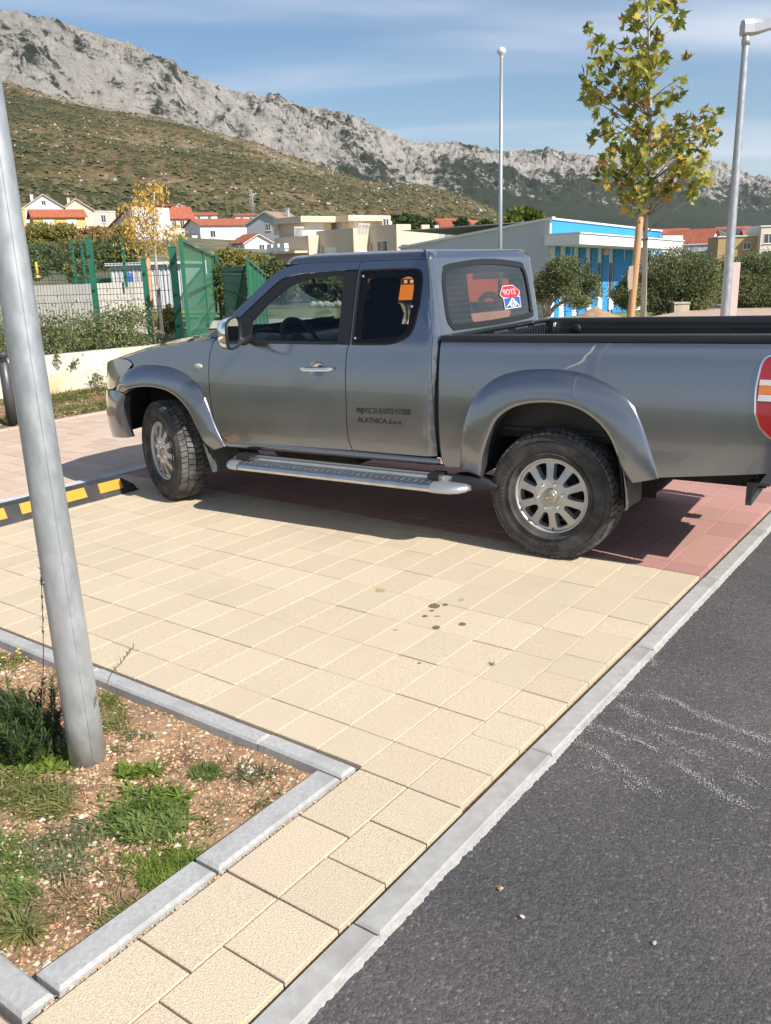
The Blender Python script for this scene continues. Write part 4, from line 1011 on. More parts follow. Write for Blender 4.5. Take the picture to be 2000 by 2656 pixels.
# ---- wheels
def wheel_parts():
    R, Wt = .372, .245
    prof = [(.212, .030), (.222, .018), (.232, .020), (.240, .010), (.262, .000), (.300, -.004), (.330, .002), (.346, .012), (.356, .024), (.360, .045), (.361, .1225), (.360, .20), (.356, .221), (.346, .233), (.33, .243), (.30, .249), (.24, .237), (.212, .215)]
    ty = MB(); ty.lathe(prof, 72, 'Y')
    # sidewall rings and lettering-like ribs
    for r_ in (.246, .322): ty.lathe([(r_-.003, .004), (r_, -.006), (r_+.003, .002)], 72, 'Y')
    rnd = random.Random(2)
    for a0, n in ((.4, 9), (2.6, 11), (4.4, 8)):
        for k in range(n):
            a = a0+k*.085; 
            if rnd.random() < .12: continue
            for (dr, w, h) in ((0, .005, .026), (.010*(rnd.random()-.5), .014, .006)):
                M = Matrix.Rotation(-a, 4, 'Y') @ Matrix.Translation((.288+dr, -.0045, rnd.uniform(-.006, .006))); ty.box((0, 0, 0), (h, .004, w), M=M)
    me_t = ty.mesh('tyre', M_TYRE, True)
    tr = MB(); n = 56
    for i in range(n):
        a = 2*pi*i/n
        for row, (y0, y1, sk, ph) in enumerate(((.016, .062, .5, 0), (.068, .118, -.35, .5), (.126, .178, .35, .25), (.184, .230, -.5, .75))):
            a1 = a+ph*2*pi/n; w = 2*pi/n*.80; vs = []
            ro_ = .359; rt = .3725
            for rr in (ro_-.004, rt):
                for (yy, s_) in ((y0, -sk), (y1, sk)):
                    for e in (-.5, .5):
                        drop = 0.012 if ((row == 0 and yy == y0) or (row == 3 and yy == y1)) else 0.
                        an = a1+w*e+s_*.028; r2 = rr-drop*(1. if rr == rt else .4); vs.append((r2*cos(an), yy, r2*sin(an)))
            tr.add(vs, [(0, 1, 3, 2), (4, 6, 7, 5), (0, 4, 5, 1), (2, 3, 7, 6), (0, 2, 6, 4), (1, 5, 7, 3)])
    me_tr = tr.mesh('tread', M_TREAD, True)
    # shoulder lugs are part of the tread; rim face with ten windows
    outer = [(.204*cos(2*pi*i/80), .204*sin(2*pi*i/80)) for i in range(80)]
    holes = []
    for k in range(10):
        a = 2*pi*k/10+.12; r0, r1 = .098, .188; h = []
        w0, w1 = .122, .182
        pts = [(r0, 0), (r0+.004, w0*.8), (r0+.02, w0*1.25), (.150, w0*1.45), (r1-.012, w1*1.02), (r1, w1*.85), (r1+.002, 0), (r1, -w1*.85), (r1-.012, -w1*1.02), (.150, -w0*1.45), (r0+.02, -w0*1.25), (r0+.004, -w0*.8)]
        h = [(r_*cos(a+t), r_*sin(a+t)) for r_, t in pts]; holes.append(curve2(h+[h[0]], 3)[:-1])
    def rim_fn(u, v, off=0.):
        r_ = sqrt(u*u+v*v); y = .030-.012*smooth01((r_-.02)/.06)*(1-smooth01((r_-.07)/.12))+.010*smooth01((r_-.09)/.11)-.006*exp(-(r_/.05)**2)
        return Vector((u, y+off, v))
    rm = panel_mb(outer, rim_fn, holes, .018, .055, 0.)
    rm.lathe([(.203, .038), (.207, .026), (.214, .022), (.219, .027), (.218, .040), (.205, .05)], 64, 'Y')
    me_r = rm.mesh('rim', M_RIM, False)
    br = MB(); br.lathe([(.001, .10), (.10, .10), (.155, .108), (.155, .15), (.06, .16)], 40, 'Y'); br.lathe([(.205, .05), (.196, .09), (.19, .20), (.214, .235)], 48, 'Y'); me_b = br.mesh('brake_drum', mat('brake_iron_barrel_shade', (.018, .017, .016), .8, .2))  # rim barrel near black as well: shade behind the windows put into its colour
    cap = MB(); cap.lathe([(.046, .032), (.045, .018), (.040, .014), (.034, .016), (.033, .0135), (.001, .013)], 32, 'Y'); me_c = cap.mesh('centre_cap', mat('cap_bronze', (.46, .42, .34), .38, .7), True)
    em = MB()
    em.tube([(.024*cos(t), .0125, .020*sin(t)) for t in [2*pi*i/20 for i in range(21)]], .0022, 5, caps=False); em.tube([(-.018, .0125, .008), (-.006, .0125, -.003), (0, .0125, .004), (.006, .0125, -.003), (.018, .0125, .008)], .0022, 5)
    me_e = em.mesh('cap_emblem', mat('emblem_steel', (.55, .50, .42), .3, .9), True)
    nu = MB(); nu.lathe([(.0145, .036), (.013, .017), (.0105, .009), (.005, .0055), (.0005, .005)], 8, 'Y'); me_n = nu.mesh('lug_nut', M_CHROME, True)
    ns = MB(); ns.lathe([(.0205, .0275), (.0195, .0225), (.016, .026), (.0155, .034)], 16, 'Y'); me_s = ns.mesh('lug_seat', mat('lug_recess', (.06, .058, .055), .5, .6), True)
    va = MB(); va.lathe([(.0045, 0), (.0045, .02), (.0001, .021)], 8, 'Y'); me_v = va.mesh('valve', M_SEAL, True)
    return me_t, me_tr, me_r, me_b, me_c, me_e, me_n, me_s, me_v
WP = wheel_parts()
def wheel(x, far, steer, spin):
    base = mkobj('wheel', WP[3], truck)
    base.location = (x, TW/2+(TW/2 if far else -TW/2), .365)
    M = Matrix.Translation((0, .12, 0)) @ Matrix.Rotation(steer, 4, 'Z') @ Matrix.Translation((0, -.12, 0))
    if far:
        base.location = (x, TW, .365)
        M = Matrix.Translation((0, -.12, 0)) @ Matrix.Rotation(steer, 4, 'Z') @ Matrix.Translation((0, .12, 0)) @ Matrix.Rotation(pi, 4, 'Z')
    base.matrix_basis = Matrix.Translation(base.location) @ M @ Matrix.Rotation(spin, 4, 'Y')
    mkobj('tyre', WP[0], base); mkobj('tread', WP[1], base); mkobj('rim', WP[2], base); mkobj('centre_cap', WP[4], base); mkobj('cap_emblem', WP[5], base)
    for k in range(6):
        a = 2*pi*k/6+.2; p = (.074*cos(a), 0, .074*sin(a)); mkobj('lug_nut', WP[6], base, p); mkobj('lug_recess', WP[7], base, p)
    a = 2*pi*7.5/10+.12
    mkobj('tyre_valve', WP[8], base, (.196*cos(a), .03, .196*sin(a)))
    return base
wheel(0., False, radians(-22), .6); wheel(3., False, 0., .05); wheel(0., True, radians(-22), .3); wheel(3., True, 0., .9)
# ================================================================ PLANTING BED, WALL, HEDGE, FENCES, POSTS
M_SOIL = mat('soil_gravelly', (.27, .16, .085), .95, col2=(.44, .29, .17), nscale=45, bump=.9, bscale=90, bdist=.012, col3=(.17, .09, .05), n3scale=6)
M_MULCH = mat('mulch', (.20, .125, .06), .95, col2=(.36, .24, .13), nscale=35, nlo=.4, nhi=.6, bump=.8, bscale=60, bdist=.02, col3=(.12, .11, .035), n3scale=1.6)
M_GALV = mat('galvanised_steel', (.40, .42, .435), .42, .6, col2=(.53, .55, .56), nscale=22, nlo=.36, nhi=.66, rough2=.54, bump=.10, bscale=60, bdist=.003, col3=(.45, .47, .485), n3scale=60, stretch=(1, 1, .45))
# planting bed beside the bay: soil sheet + kerb
M_CONB = mat('bed_kerb_concrete', (.38, .372, .36), .92, col2=(.48, .472, .46), nscale=60, bump=.9, bscale=280, bdist=.004, objvar=.03, col3=(.36, .35, .335), n3scale=6)
bedk = empty('planting_bed_kerb', GP, GYAW); tag(bedk, kind='structure')
KZ = .006
for a0, a1, b0, b1 in ((-.285, -.205, .60, .985), (-.285, -.205, -.40, .595), (-.285, -.205, -1.405, -.405), (-.285, -.205, -2.41, -1.41)): kerb_block(bedk, a0, a1, b0, b1, -.15, KZ, M_CONB, .009)
for a0, a1, b0, b1 in ((-.84, -.29, .888, .984), (-1.355, -.845, .888, .984)): kerb_block(bedk, a0, a1, b0, b1, -.15, KZ, M_CONB, .009)
for a0, a1, b0, b1 in ((-1.45, -1.36, -.05, .978), (-1.45, -1.36, -1.06, -.055), (-1.45, -1.36, -2.07, -1.065)): kerb_block(bedk, a0, a1, b0, b1, -.15, KZ, M_CONB, .009)
def soil_z(a, b): return -.034+.020*noise.noise((a*3.5, b*3.5, 0))+.008*noise.noise((a*14, b*14, 3))
mb = MB(); rows = []
for i in range(36):
    a = -1.40+1.16*i/35; rows.append([Vector((a, -b, soil_z(a, b))) for b in [-2.4+3.35*j/90 for j in range(91)]])
mb.grid(rows); soil = mb.obj('planting_bed_soil', M_SOIL, None, fix=True); soil.location = GP; soil.rotation_euler = (0, 0, GYAW); tag(soil, kind='structure')
def stones(name, n, region, zf, smin, smax, mats, parent, seed, keep=None):
    rnd = random.Random(seed)
    for mi, m in enumerate(mats):
        mb = MB()
        for _ in range(n//len(mats)):
            a, b = region(rnd)
            if keep and not keep(a, b, rnd): continue
            s = smin+(smax-smin)*rnd.random()**3; z = zf(a, b)
            q = [Vector((rnd.uniform(-1, 1), rnd.uniform(-1, 1), rnd.uniform(-.5, .5))) for _ in range(0)]
            rz = rnd.uniform(0, 6.28); el = rnd.uniform(.55, 1.); fl = rnd.uniform(.35, .75); vs = []
            for sx, sy, sz in ((1, 0, 0), (.3, .9, .1), (-.8, .6, -.1), (-.9, -.5, .1), (.2, -1, 0), (.1, .15, 1), (-.25, -.1, -.8)):
                x = (sx+rnd.uniform(-.25, .25))*s; y = (sy+rnd.uniform(-.25, .25))*s*el; zz = (sz+rnd.uniform(-.2, .2))*s*fl
                vs.append((a+x*cos(rz)-y*sin(rz), -b-(x*sin(rz)+y*cos(rz)), z+zz+s*fl*.35))
            mb.add(vs, [(0, 1, 5), (1, 2, 5), (2, 3, 5), (3, 4, 5), (4, 0, 5), (1, 0, 6), (2, 1, 6), (3, 2, 6), (4, 3, 6), (0, 4, 6)])
        tag(mb.obj(name, m, parent, fix=False), kind='stuff')
m_st = [mat('gravel_cream', (.50, .36, .23), .9, col2=(.60, .46, .32), nscale=20), mat('gravel_tan', (.42, .255, .135), .9, col2=(.52, .34, .20), nscale=20), mat('gravel_rust', (.33, .16, .08), .9, col2=(.42, .22, .115), nscale=20), mat('gravel_pale', (.58, .48, .37), .9, col2=(.66, .57, .46), nscale=20)]
def reg(r): return (r.uniform(-1.36, -.285), r.uniform(-1.6, .895))
def kp(a, b, r): return noise.noise((a*4.2, b*4.2, 8)) > -.35+r.uniform(-.25, .25)
stones('gravel', 30000, reg, soil_z, .002, .010, m_st[:3], soil, 11, kp)
stones('gravel', 900, reg, soil_z, .003, .016, m_st[3:], soil, 12, kp)
# pebbles in the joint along the bed kerb and a few loose ones on the road: single things too small to pick apart
stones('joint_grit', 260, lambda r: (r.uniform(-1.4, -.25), .990+r.gauss(0, .005)), lambda a, b: -.012, .0025, .008, m_st[:2], bedk, 21)
stones('loose_grit', 24, lambda r: (r.uniform(-1.5, 2), r.uniform(1.6, 3.2)), lambda a, b: -.009, .0015, .0035, m_st[:1], road, 22)
def road_pebble(px, py, s, label, m_=None):
    p = px_ground(px, py, -.009); bm = bmesh.new(); bmesh.ops.create_icosphere(bm, subdivisions=2, radius=s)
    for v in bm.verts: v.co *= 1+.9*noise.noise(v.co*160+Vector((px, py, 0))); v.co.z *= .7
    me = bpy.data.meshes.new('pebble'); bm.to_mesh(me); bm.free(); me.materials.append(m_ or m_st[1]); s *= .6; o = mkobj('pebble', me, None, (p.x, p.y, -.006+s*.45)); tag(o, label, 'pebble')
road_pebble(1297, 2309, .0075, 'small tan pebble lying on the asphalt nearest the kerb'); road_pebble(1354, 2381, .0065, 'whitish pebble on the asphalt beside the tan one', m_st[3]); road_pebble(1697, 2448, .006, 'lone grey pebble out on the asphalt, farthest right', mat('pebble_grey', (.36, .35, .34), .9))

# ---- generic foliage
def leaf_quads(mb, pts, L, Wd, rnd, up=.35, fold=.25, droop=None):
    for p in pts:
        d = Vector((rnd.gauss(0, 1), rnd.gauss(0, 1), rnd.gauss(0, 1)+up))
        if droop is not None: d = Vector((rnd.gauss(0, .6), rnd.gauss(0, .6), droop+rnd.gauss(0, .35)))
        d.normalize(); s = d.cross(Vector((rnd.gauss(0, 1), rnd.gauss(0, 1), rnd.gauss(0, 1))))
        if s.length < 1e-3: continue
        s.normalize(); n = d.cross(s); l = L*rnd.uniform(.65, 1.25); w = Wd*rnd.uniform(.7, 1.2)
        a = Vector(p); m_ = a+d*l*.5
        mb.add([a, m_+s*w*.5+n*w*fold, a+d*l, m_-s*w*.5+n*w*fold], [(0, 1, 2), (0, 2, 3)])
def crown_pts(ells, rnd, clump=.22, shell=.55):
    """points through ellipsoids, gathered in clumps so that gaps and lit lumps show"""
    out = []
    for c, r, n in ells:
        c = Vector(c); nc = max(3, int(n/26))
        for _ in range(nc):
            while True:
                q = Vector((rnd.uniform(-1, 1), rnd.uniform(-1, 1), rnd.uniform(-1, 1)))
                if q.length <= 1: break
            k = shell+(1-shell)*rnd.random()
            if q.length > 0: q = q.normalized()*max(q.length, k*rnd.random()**.3)
            cc = Vector((c.x+q.x*r[0], c.y+q.y*r[1], c.z+q.z*r[2])); cr = clump*min(r)*rnd.uniform(.6, 1.4)
            for _ in range(n//nc): out.append(cc+Vector((rnd.gauss(0, cr), rnd.gauss(0, cr), rnd.gauss(0, cr*.8))))
    return out
M_BARK = mat('bark_grey', (.20, .165, .13), .9, col2=(.32, .28, .23), nscale=14, bump=.6, bscale=40, bdist=.01, stretch=(1, 1, .25))
M_BARKP = mat('bark_pale', (.40, .35, .29), .9, col2=(.52, .47, .40), nscale=10, bump=.4, bscale=40, bdist=.006, stretch=(1, 1, .3))
M_STAKE = mat('stake_wood', (.42, .24, .11), .8, col2=(.55, .34, .17), nscale=6, bump=.4, bscale=30, bdist=.006, stretch=(4, 4, .35), col3=(.30, .16, .07), n3scale=3)
M_STRAP = mat('tree_strap', (.50, .40, .30), .8)
def bush(name, label, cat, ells, L, Wd, m, seed, group=None, stems=None, up=.35, trunk_m=None, clump=.22, parts=('crown', 'trunk')):
    rnd = random.Random(seed); base = Vector(ells[0][0]); zb = min(c[2]-r[2] for c, r, n in ells)
    root = empty(name, (base.x, base.y, zb)); tag(root, label, cat, group); T = Vector((base.x, base.y, zb))
    mb = MB(); leaf_quads(mb, [p-T for p in crown_pts(ells, rnd, clump)], L, Wd, rnd, up); mb.obj(parts[0], m, root, fix=False)
    st = MB()
    if stems is None:
        stems = [([Vector((base.x+rnd.gauss(0, .1), base.y, zb-.1)), Vector(c)], .03+.012*max(r)) for c, r, n in ells[:5]]
    for path, r0 in stems:
        P = resample(catmull([Vector(p)-T for p in path], 4), 7) if len(path) > 2 else resample([Vector(p)-T for p in path], 5)
        st.tube(P, [r0*(1-.7*i/(len(P)-1)) for i in range(len(P))], 7)
    st.obj(parts[1], trunk_m or M_BARK, root); return root

# ---- white retaining wall with planting behind
def wall_line(a): return -8.59+.115*(a-4.2)
mb = MB(); n = 60; rows = []
for dz, db in ((-.2, .0), (.0, .0), (.54, .004), (.553, -.01), (.553, -.19), (.3, -.2)):
    rows.append([g2w(a, wall_line(a)+db, dz+.0*a) for a in [-3.5+20*i/n for i in range(n+1)]])
mb.grid(rows, False); M_WALLC = mat('wall_concrete_cream', (.62, .55, .44), .9, col2=(.72, .66, .56), nscale=3, bump=.3, bscale=30, bdist=.006, col3=(.58, .46, .27), n3scale=1.4)
rw = mb.obj('retaining_wall', M_WALLC); tag(rw, 'low cream concrete retaining wall below the leafy hedge', 'wall')
mb = MB(); rows = []
for i in range(40):
    a = -3+14*i/39; rows.append([g2w(a, -6.49+(wall_line(a)+6.47)*j/14, -.012+.05*noise.noise((a*1.3, j*.4, 0))+.03*(j/14)) for j in range(15)])
mb.grid(rows); mul = mb.obj('mulch_bed', M_MULCH); tag(mul, kind='structure')
def chips():
    rnd = random.Random(4); mb = MB()
    for _ in range(5200):
        a = rnd.uniform(1.5, 6.5); t = rnd.random(); b = -6.52+(wall_line(a)+6.55)*t; p = g2w(a, b, .005+.05*noise.noise((a*1.3, t*14*.4, 0))+.03*t)
        d = Vector((rnd.gauss(0, 1), rnd.gauss(0, 1), rnd.gauss(0, .3))).normalized(); s = Vector((-d.y, d.x, rnd.gauss(0, .3))); l = rnd.uniform(.02, .06); w = rnd.uniform(.008, .02)
        mb.add([p-d*l/2-s*w/2, p+d*l/2-s*w/2, p+d*l/2+s*w/2, p-d*l/2+s*w/2], [(0, 1, 2, 3)])
    tag(mb.obj('bark_chips', leaf_mat('bark_chip', (.28, .16, .07), (.55, .38, .22), 0., nscale=.8), mul, fix=False), kind='stuff')
    mb = MB()
    for a0, t0, r_, n in ((4.55, .62, .28, 500), (5.1, .8, .3, 380), (4.2, .12, .25, 420), (3.3, .2, .3, 300), (4.7, .2, .16, 240), (3.6, .75, .4, 300), (5.6, .5, .3, 250)):
        for _ in range(n):
            a = rnd.gauss(a0, r_); t = min(1, max(0.02, rnd.gauss(t0, .08))); p = g2w(a, -6.52+(wall_line(a)+6.55)*t, .0+.03*t)
            leaf_quads(mb, [p], .07, .012, rnd, 1.6)
    tag(mb.obj('bed_grass', leaf_mat('bed_grass_leaf', (.055, .10, .02), (.16, .20, .06), .3), mul, fix=False), kind='stuff')
chips()
M_HEDGE = leaf_mat('hedge_leaf', (.07, .10, .03), (.30, .31, .14), .25, nscale=2.2)
def hedge():
    rnd = random.Random(12); k = 0
    labels = ['clipped leafy hedge on the wall behind the bollard, leftmost', 'leafy hedge on the cream wall just right of the near post', 'leafy hedge section with silvery leaves below the tall green post', 'leafy hedge section beside the young yellow tree']
    spans = [(1.6, 4.15), (4.15, 5.3), (5.3, 6.6), (6.66, 6.95)]
    for (a0, a1), lb in zip(spans, labels):
        ells = []; a = a0
        while a < a1:
            b = wall_line(a)-.48; zc = .33; h = .40+.13*noise.noise((a*1.1, 0, 0))
            p = g2w(a, b, zc+h*.85); ells.append(((p.x, p.y, p.z), (.36, .36, h*1.12), 1300)); a += .30
        bush('hedge', lb, 'hedge', ells, .055, .026, M_HEDGE, 30+k, 'hedge along the cream wall', up=.6, clump=.3, parts=('foliage', 'stem')); k += 1
    # sprigs hanging over the wall face and a weed at its foot
    for i, (a, z, n) in enumerate(((5.05, .46, 40), (5.3, .44, 50))):
        p = g2w(a, wall_line(a)+.05, z); bush('hanging_sprig', ['thin leafy sprig hanging over the wall edge', 'second leafy sprig hanging over the wall, nearer the pickup'][i], 'sprig', [((p.x, p.y, p.z), (.06, .04, .12), n)], .05, .025, M_HEDGE, 50+i, 'sprigs over the wall', stems=[([p+Vector((0, .12, .12)), p, p-Vector((0, 0, .12))], .006)], parts=('leaves', 'stem'))
    p = g2w(5.62, wall_line(5.62)+.25, .14); bush('wall_weed', 'small straggly weed at the foot of the cream wall', 'weed', [((p.x, p.y, p.z), (.22, .15, .14), 260)], .05, .022, leaf_mat('weed_leaf_a', (.09, .11, .03), (.26, .26, .09), .3), 55, stems=[([p-Vector((0, 0, .14)), p+Vector((-.2, 0, .22))], .006), ([p-Vector((0, 0, .14)), p+Vector((.1, 0, .2))], .006)], parts=('leaves', 'stem'))
hedge()
# ---- bollard
mb = MB(); mb.lathe([(.0, 0), (.058, 0), (.058, .70), (.052, .702), (.048, .708), (.048, .768), (.052, .772), (.058, .774), (.058, .815), (.054, .82), (.0, .82)], 28)
bp = px_ground(33, 1101); bol = empty('bollard_light', (bp.x, bp.y, 0)); tag(bol, 'dark grey round bollard light by the left edge of the path', 'bollard')
mb.obj('bollard_body', mat('bollard_grey', (.075, .075, .08), .42, .4, col2=(.095, .095, .10), nscale=8), bol)
mb = MB(); mb.lathe([(.049, .712), (.0495, .766)], 28); mb.obj('lamp_window', mat('bollard_window', (.02, .02, .03), .1, coat=1.), bol)
# ---- lamp posts
def lamp_post(loc, h, r0, r1, label, head_dir, group='galvanised lamp posts'):
    root = empty('lamp_post', loc); tag(root, label, 'lamp post', group)
    mb = MB(); P = [Vector((0, 0, h*i/30)) for i in range(31)]; mb.tube(P, [r0+(r1-r0)*i/30 for i in range(31)], 32); post = mb.obj('post', M_GALV, root)
    mb = MB(); a = -pi/2+.62   # weld seam
    mb.tube([Vector(((r0+(r1-r0)*i/20)*cos(a), (r0+(r1-r0)*i/20)*sin(a), h*i/20)) for i in range(21)], .0014, 5); mb.obj('weld_seam', M_GALV, root)
    hd = Vector((cos(head_dir), sin(head_dir), 0)); sd = Vector((-hd.y, hd.x, 0)); mb = MB(); rows = []
    for t, w, th, zz in ((-.062, .05, .13, .06), (-.055, .06, .165, .06), (.06, .07, .17, .065), (.16, .09, .15, .075), (.34, .13, .10, .105), (.60, .13, .075, .13), (.74, .10, .04, .145)):
        rows.append([hd*t+sd*(w*sx)+Vector((0, 0, h+.02+zz+th*sz-.02)) for sx, sz in ((-1, -.35), (-.6, -.5), (.6, -.5), (1, -.35), (1, .2), (.6, .5), (-.6, .5), (-1, .2))])
    mb.grid(rows, False, wrap_v=True); mb.add(rows[0], [tuple(range(8))]); mb.add(rows[-1], [tuple(range(8))]); head = mb.obj('lamp_head', mat('lamp_head_grey', (.52, .53, .54), .35, .5), root)
    mb = MB(); mb.lathe([(.0, -.02), (r1*1.25, -.02), (r1*1.3, .03), (r1*1.1, .07)], 20, 'Z', (0, 0, h-.10)); mb.obj('collar', M_GALV, root)
    q = hd*.5+Vector((0, 0, h+.05)); mb = MB(); mb.box(q+Vector((0, 0, .012)), (.22, .18, .012), head_dir); mb.obj('lens', mat('lamp_lens_glass', (.62, .64, .66), .2), root)
    return root
pb = px_ground(228, 1972, -.0)
lpn = lamp_post((pb.x-.021, pb.y+.06, -.05), 5.0, .0635, .027, 'galvanised lamp post standing in the weedy planting bed, nearest the camera', radians(200))
lpn.rotation_euler = (0, radians(-.74), 0)
mb = MB(); mb.tube([Vector((-.061*cos(t)*1.0, .061*sin(t), .72+.02*sin(3*t))) for t in [-.9+.12*i for i in range(16)]], .004, 6); mb.obj('cable_tie', mat('tie_blue_grey', (.10, .15, .22), .4), lpn)
p = at_depth(1874, 900, 11.2); lamp_post((p.x, p.y, -.03), at_depth(1921, 88, 11.2).z+.03, .064, .038, 'galvanised lamp post behind the pickup bed, with its lamp head showing', radians(8))
# tall mast with a dome lamp
p = at_depth(1297, 700, 25); z1 = at_depth(1285, 140, 25).z
root = empty('lamp_mast', (p.x, p.y, -.2)); tag(root, 'slim tall mast with a small white dome lamp behind the cab', 'lamp post')
mb = MB(); mb.tube([(0, 0, 0), (0, 0, 3), (0, 0, z1+.2)], [.062, .055, .042], 14); mb.obj('mast', mat('mast_grey', (.42, .44, .46), .45, .6), root)
mb = MB(); mb.lathe([(.0, .16), (.06, .15), (.10, .11), (.115, .05), (.11, .01), (.05, -.03), (.045, -.10)], 18, 'Z', (0, 0, z1+.2)); mb.obj('dome_lamp', mat('dome_white', (.66, .67, .68), .4), root)
# ---- wheel stop
ws = empty('wheel_stop', GP, GYAW); tag(ws, 'black rubber wheel stop with yellow reflective patches', 'wheel stop')
a0, a1 = .16, 1.97; prof = [(-2.85, .0), (-2.865, .03), (-2.900, .118), (-2.92, .126), (-2.985, .126), (-3.005, .118), (-3.02, .0)]
mb = MB(); rows = []
for a, k, in ((a0-.04, .12), (a0+.04, 1.), (a1-.14, 1.), (a1-.02, .35), (a1, .05)):
    rows.append([Vector((a, -(-2.935+(b+2.935)*(1 if k > .3 else .9)), z*k)) for b, z in prof])
mb.grid(rows, False); mb.add(rows[0], [tuple(range(7))]); mb.add(rows[-1], [tuple(range(7))])
mb.obj('rubber_block', mat('stop_rubber', (.026, .026, .028), .6, col2=(.055, .053, .05), nscale=10, nlo=.45, nhi=.75, bump=.3, bscale=150, bdist=.002), ws)
M_REFL = mat('reflective_yellow', (.66, .31, .045), .35, bump=.25, bscale=240, bdist=.001, coat=.4)
for c in (1.72, 1.395, 1.07, .75, .43):
    mb = MB(); fn = lambda u, v, d: Vector((u, -(-2.865-.035*v-.002+d), .03+.088*v+d*.4))
    hw = .105
    mb.prism([(c-hw, .12), (c+hw, .12), (c+hw-.004, .92), (c-hw+.004, .92)], fn, .0, .0055); mb.obj('reflective_patch', M_REFL, ws)
# ---- young yellow tree with stake
YT = 17.0
def zp(x, y): return (.4802*x, 400+.4802*y)
rnd = random.Random(9)
tb = at_depth(424, 905, YT); t1 = at_depth(403, 660, YT); t2 = at_depth(398, 560, YT); t3 = at_depth(400, 490, YT)
yroot = empty('young_yellow_tree', (tb.x, tb.y, .30)); tag(yroot, 'young tree with yellow autumn leaves and pale trunk tied to a stake', 'tree'); TB = Vector((tb.x, tb.y, .30))
mb = MB(); mb.tube([q-TB for q in resample(catmull([Vector((tb.x+.02, tb.y, .25)), tb, t1, t2, t3], 4), 12)], [.042, .042, .04, .038, .034, .03, .026, .022, .018, .013, .009, .005], 9)
cl = [(750, 200, 45), (745, 255, 45), (850, 195, 42), (885, 240, 36), (775, 320, 70), (715, 365, 52), (825, 340, 60), (740, 430, 72), (850, 420, 75), (930, 430, 55), (700, 395, 45), (780, 505, 52), (880, 470, 62), (960, 450, 36), (835, 180, 26), (800, 270, 40), (700, 460, 40), (800, 400, 60)]
ells = []
for x, y, r in cl:
    q = at_depth(*zp(x, y), YT+rnd.uniform(-.35, .35)); rr = r*.4802/132; ells.append(((q.x, q.y, q.z), (rr, rr, rr), int(1.5*r)))
    mb.tube([t1.lerp(t3, max(0, min(1, (q.z-t1.z)/(t3.z-t1.z+1e-6)-.25)))-TB, t1.lerp(q, .6)-TB+Vector((0, 0, .05)), q-TB], [.012, .008, .003], 5)
mb.obj('trunk', M_BARKP, yroot)
mb = MB(); leaf_quads(mb, [q-TB for q in crown_pts(ells, rnd, .45, .2)], .085, .034, rnd, droop=-.7); tag(mb.obj('crown', leaf_mat('yellow_leaf', (.52, .31, .05), (.84, .58, .16), .35, nscale=4), yroot, fix=False), kind='stuff')
sb = at_depth(400, 905, YT-.1); st = at_depth(382, 655, YT-.1); sroot = empty('tree_stake', (sb.x, sb.y, .30)); tag(sroot, 'brown wooden stake supporting the young yellow tree', 'stake')
mb = MB(); mb.tube([Vector((0, 0, -.05)), (sb-Vector((sb.x, sb.y, .30)))*.5, st-Vector((sb.x, sb.y, .30))], .043, 10); mb.obj('pole', M_STAKE, sroot)
for yy in (729, 852):
    f = (yy-655)/250.; q = st.lerp(sb, f)-Vector((sb.x, sb.y, .30)); w = t1.lerp(tb, (yy-640)/265.)-Vector((sb.x, sb.y, .30))
    mb = MB(); mb.grid([[q+Vector((-.05, -.05, .0+dz)), q.lerp(w, .5)+Vector((0, -.055, dz-.02)), w+Vector((.05, -.04, dz-.05))] for dz in (-.03, .03)], False); mb.obj('strap', M_STRAP, sroot, fix=False)
# ---- fences behind the hedge
M_GREEN = mat('fence_green', (.02, .15, .088), .45, .1, col2=(.025, .175, .105), nscale=10, coat=.2)
M_WIRE = mat('fence_wire', (.012, .045, .032), .5)
def fence_post(x, yt, yb, Y, w, label, group='green fence posts', zt=None, zb=None):
    t = at_depth(x, yt, Y); z0 = terrain_z(t.x, t.y)-.05 if zb is None else zb
    root = empty('fence_post', (t.x, t.y, z0)); tag(root, label, 'fence post', group); h = t.z-z0
    mb = MB(); mb.b2(-w/2, w/2, -w/2, w/2, 0, h); mb.obj('post', M_GREEN, root); mb = MB(); mb.b2(-w/2-.005, w/2+.005, -w/2-.005, w/2+.005, h, h+.02); mb.obj('post_cap', M_GREEN, root)
    mb = MB()
    for k in range(3): mb.box((0, -w/2-.012, h*(.25+.3*k)), (.05, .02, .03))
    tag(mb.obj('clip', M_WIRE, root), kind='stuff'); return root, t
def wire_panel(p0, p1, z0, z1, label, nx=.05, folds=(.1, .5, .93), r=.0035, group='green wire fence panels'):
    d = p1-p0; d.z = 0; Ln = d.length; e = d.normalized(); nrm = Vector((-e.y, e.x, 0)); root = empty('wire_fence', (p0.x, p0.y, z0)); tag(root, label, 'fence', group)
    def foldo(v):
        for f in folds:
            if abs(v-f) < .035: return -.035*(1-abs(v-f)/.035)
        return 0
    H = z1-z0; vs = sorted(set([0, 1]+[f+k for f in folds for k in (-.035, 0, .035) if 0 < f+k < 1])); mb = MB(); n = int(Ln/nx)
    for i in range(n+1):
        mb.tube([e*(Ln*i/n)+nrm*foldo(v)+Vector((0, 0, H*v)) for v in vs], r, 4, caps=False, smooth=False)
    tag(mb.obj('upright_wires', M_WIRE, root, fix=False), kind='stuff'); mb = MB(); k = 0.; hz = [v for f in folds for v in (f-.035, f+.035)]+[.3, .72]
    for v in hz: mb.tube([nrm*foldo(v)+Vector((0, 0, H*v))+nrm*.006, e*Ln+nrm*(foldo(v)+.006)+Vector((0, 0, H*v))], r*1.25, 4, caps=False)
    tag(mb.obj('cross_wires', M_WIRE, root, fix=False), kind='stuff'); return root
FY = 15.5
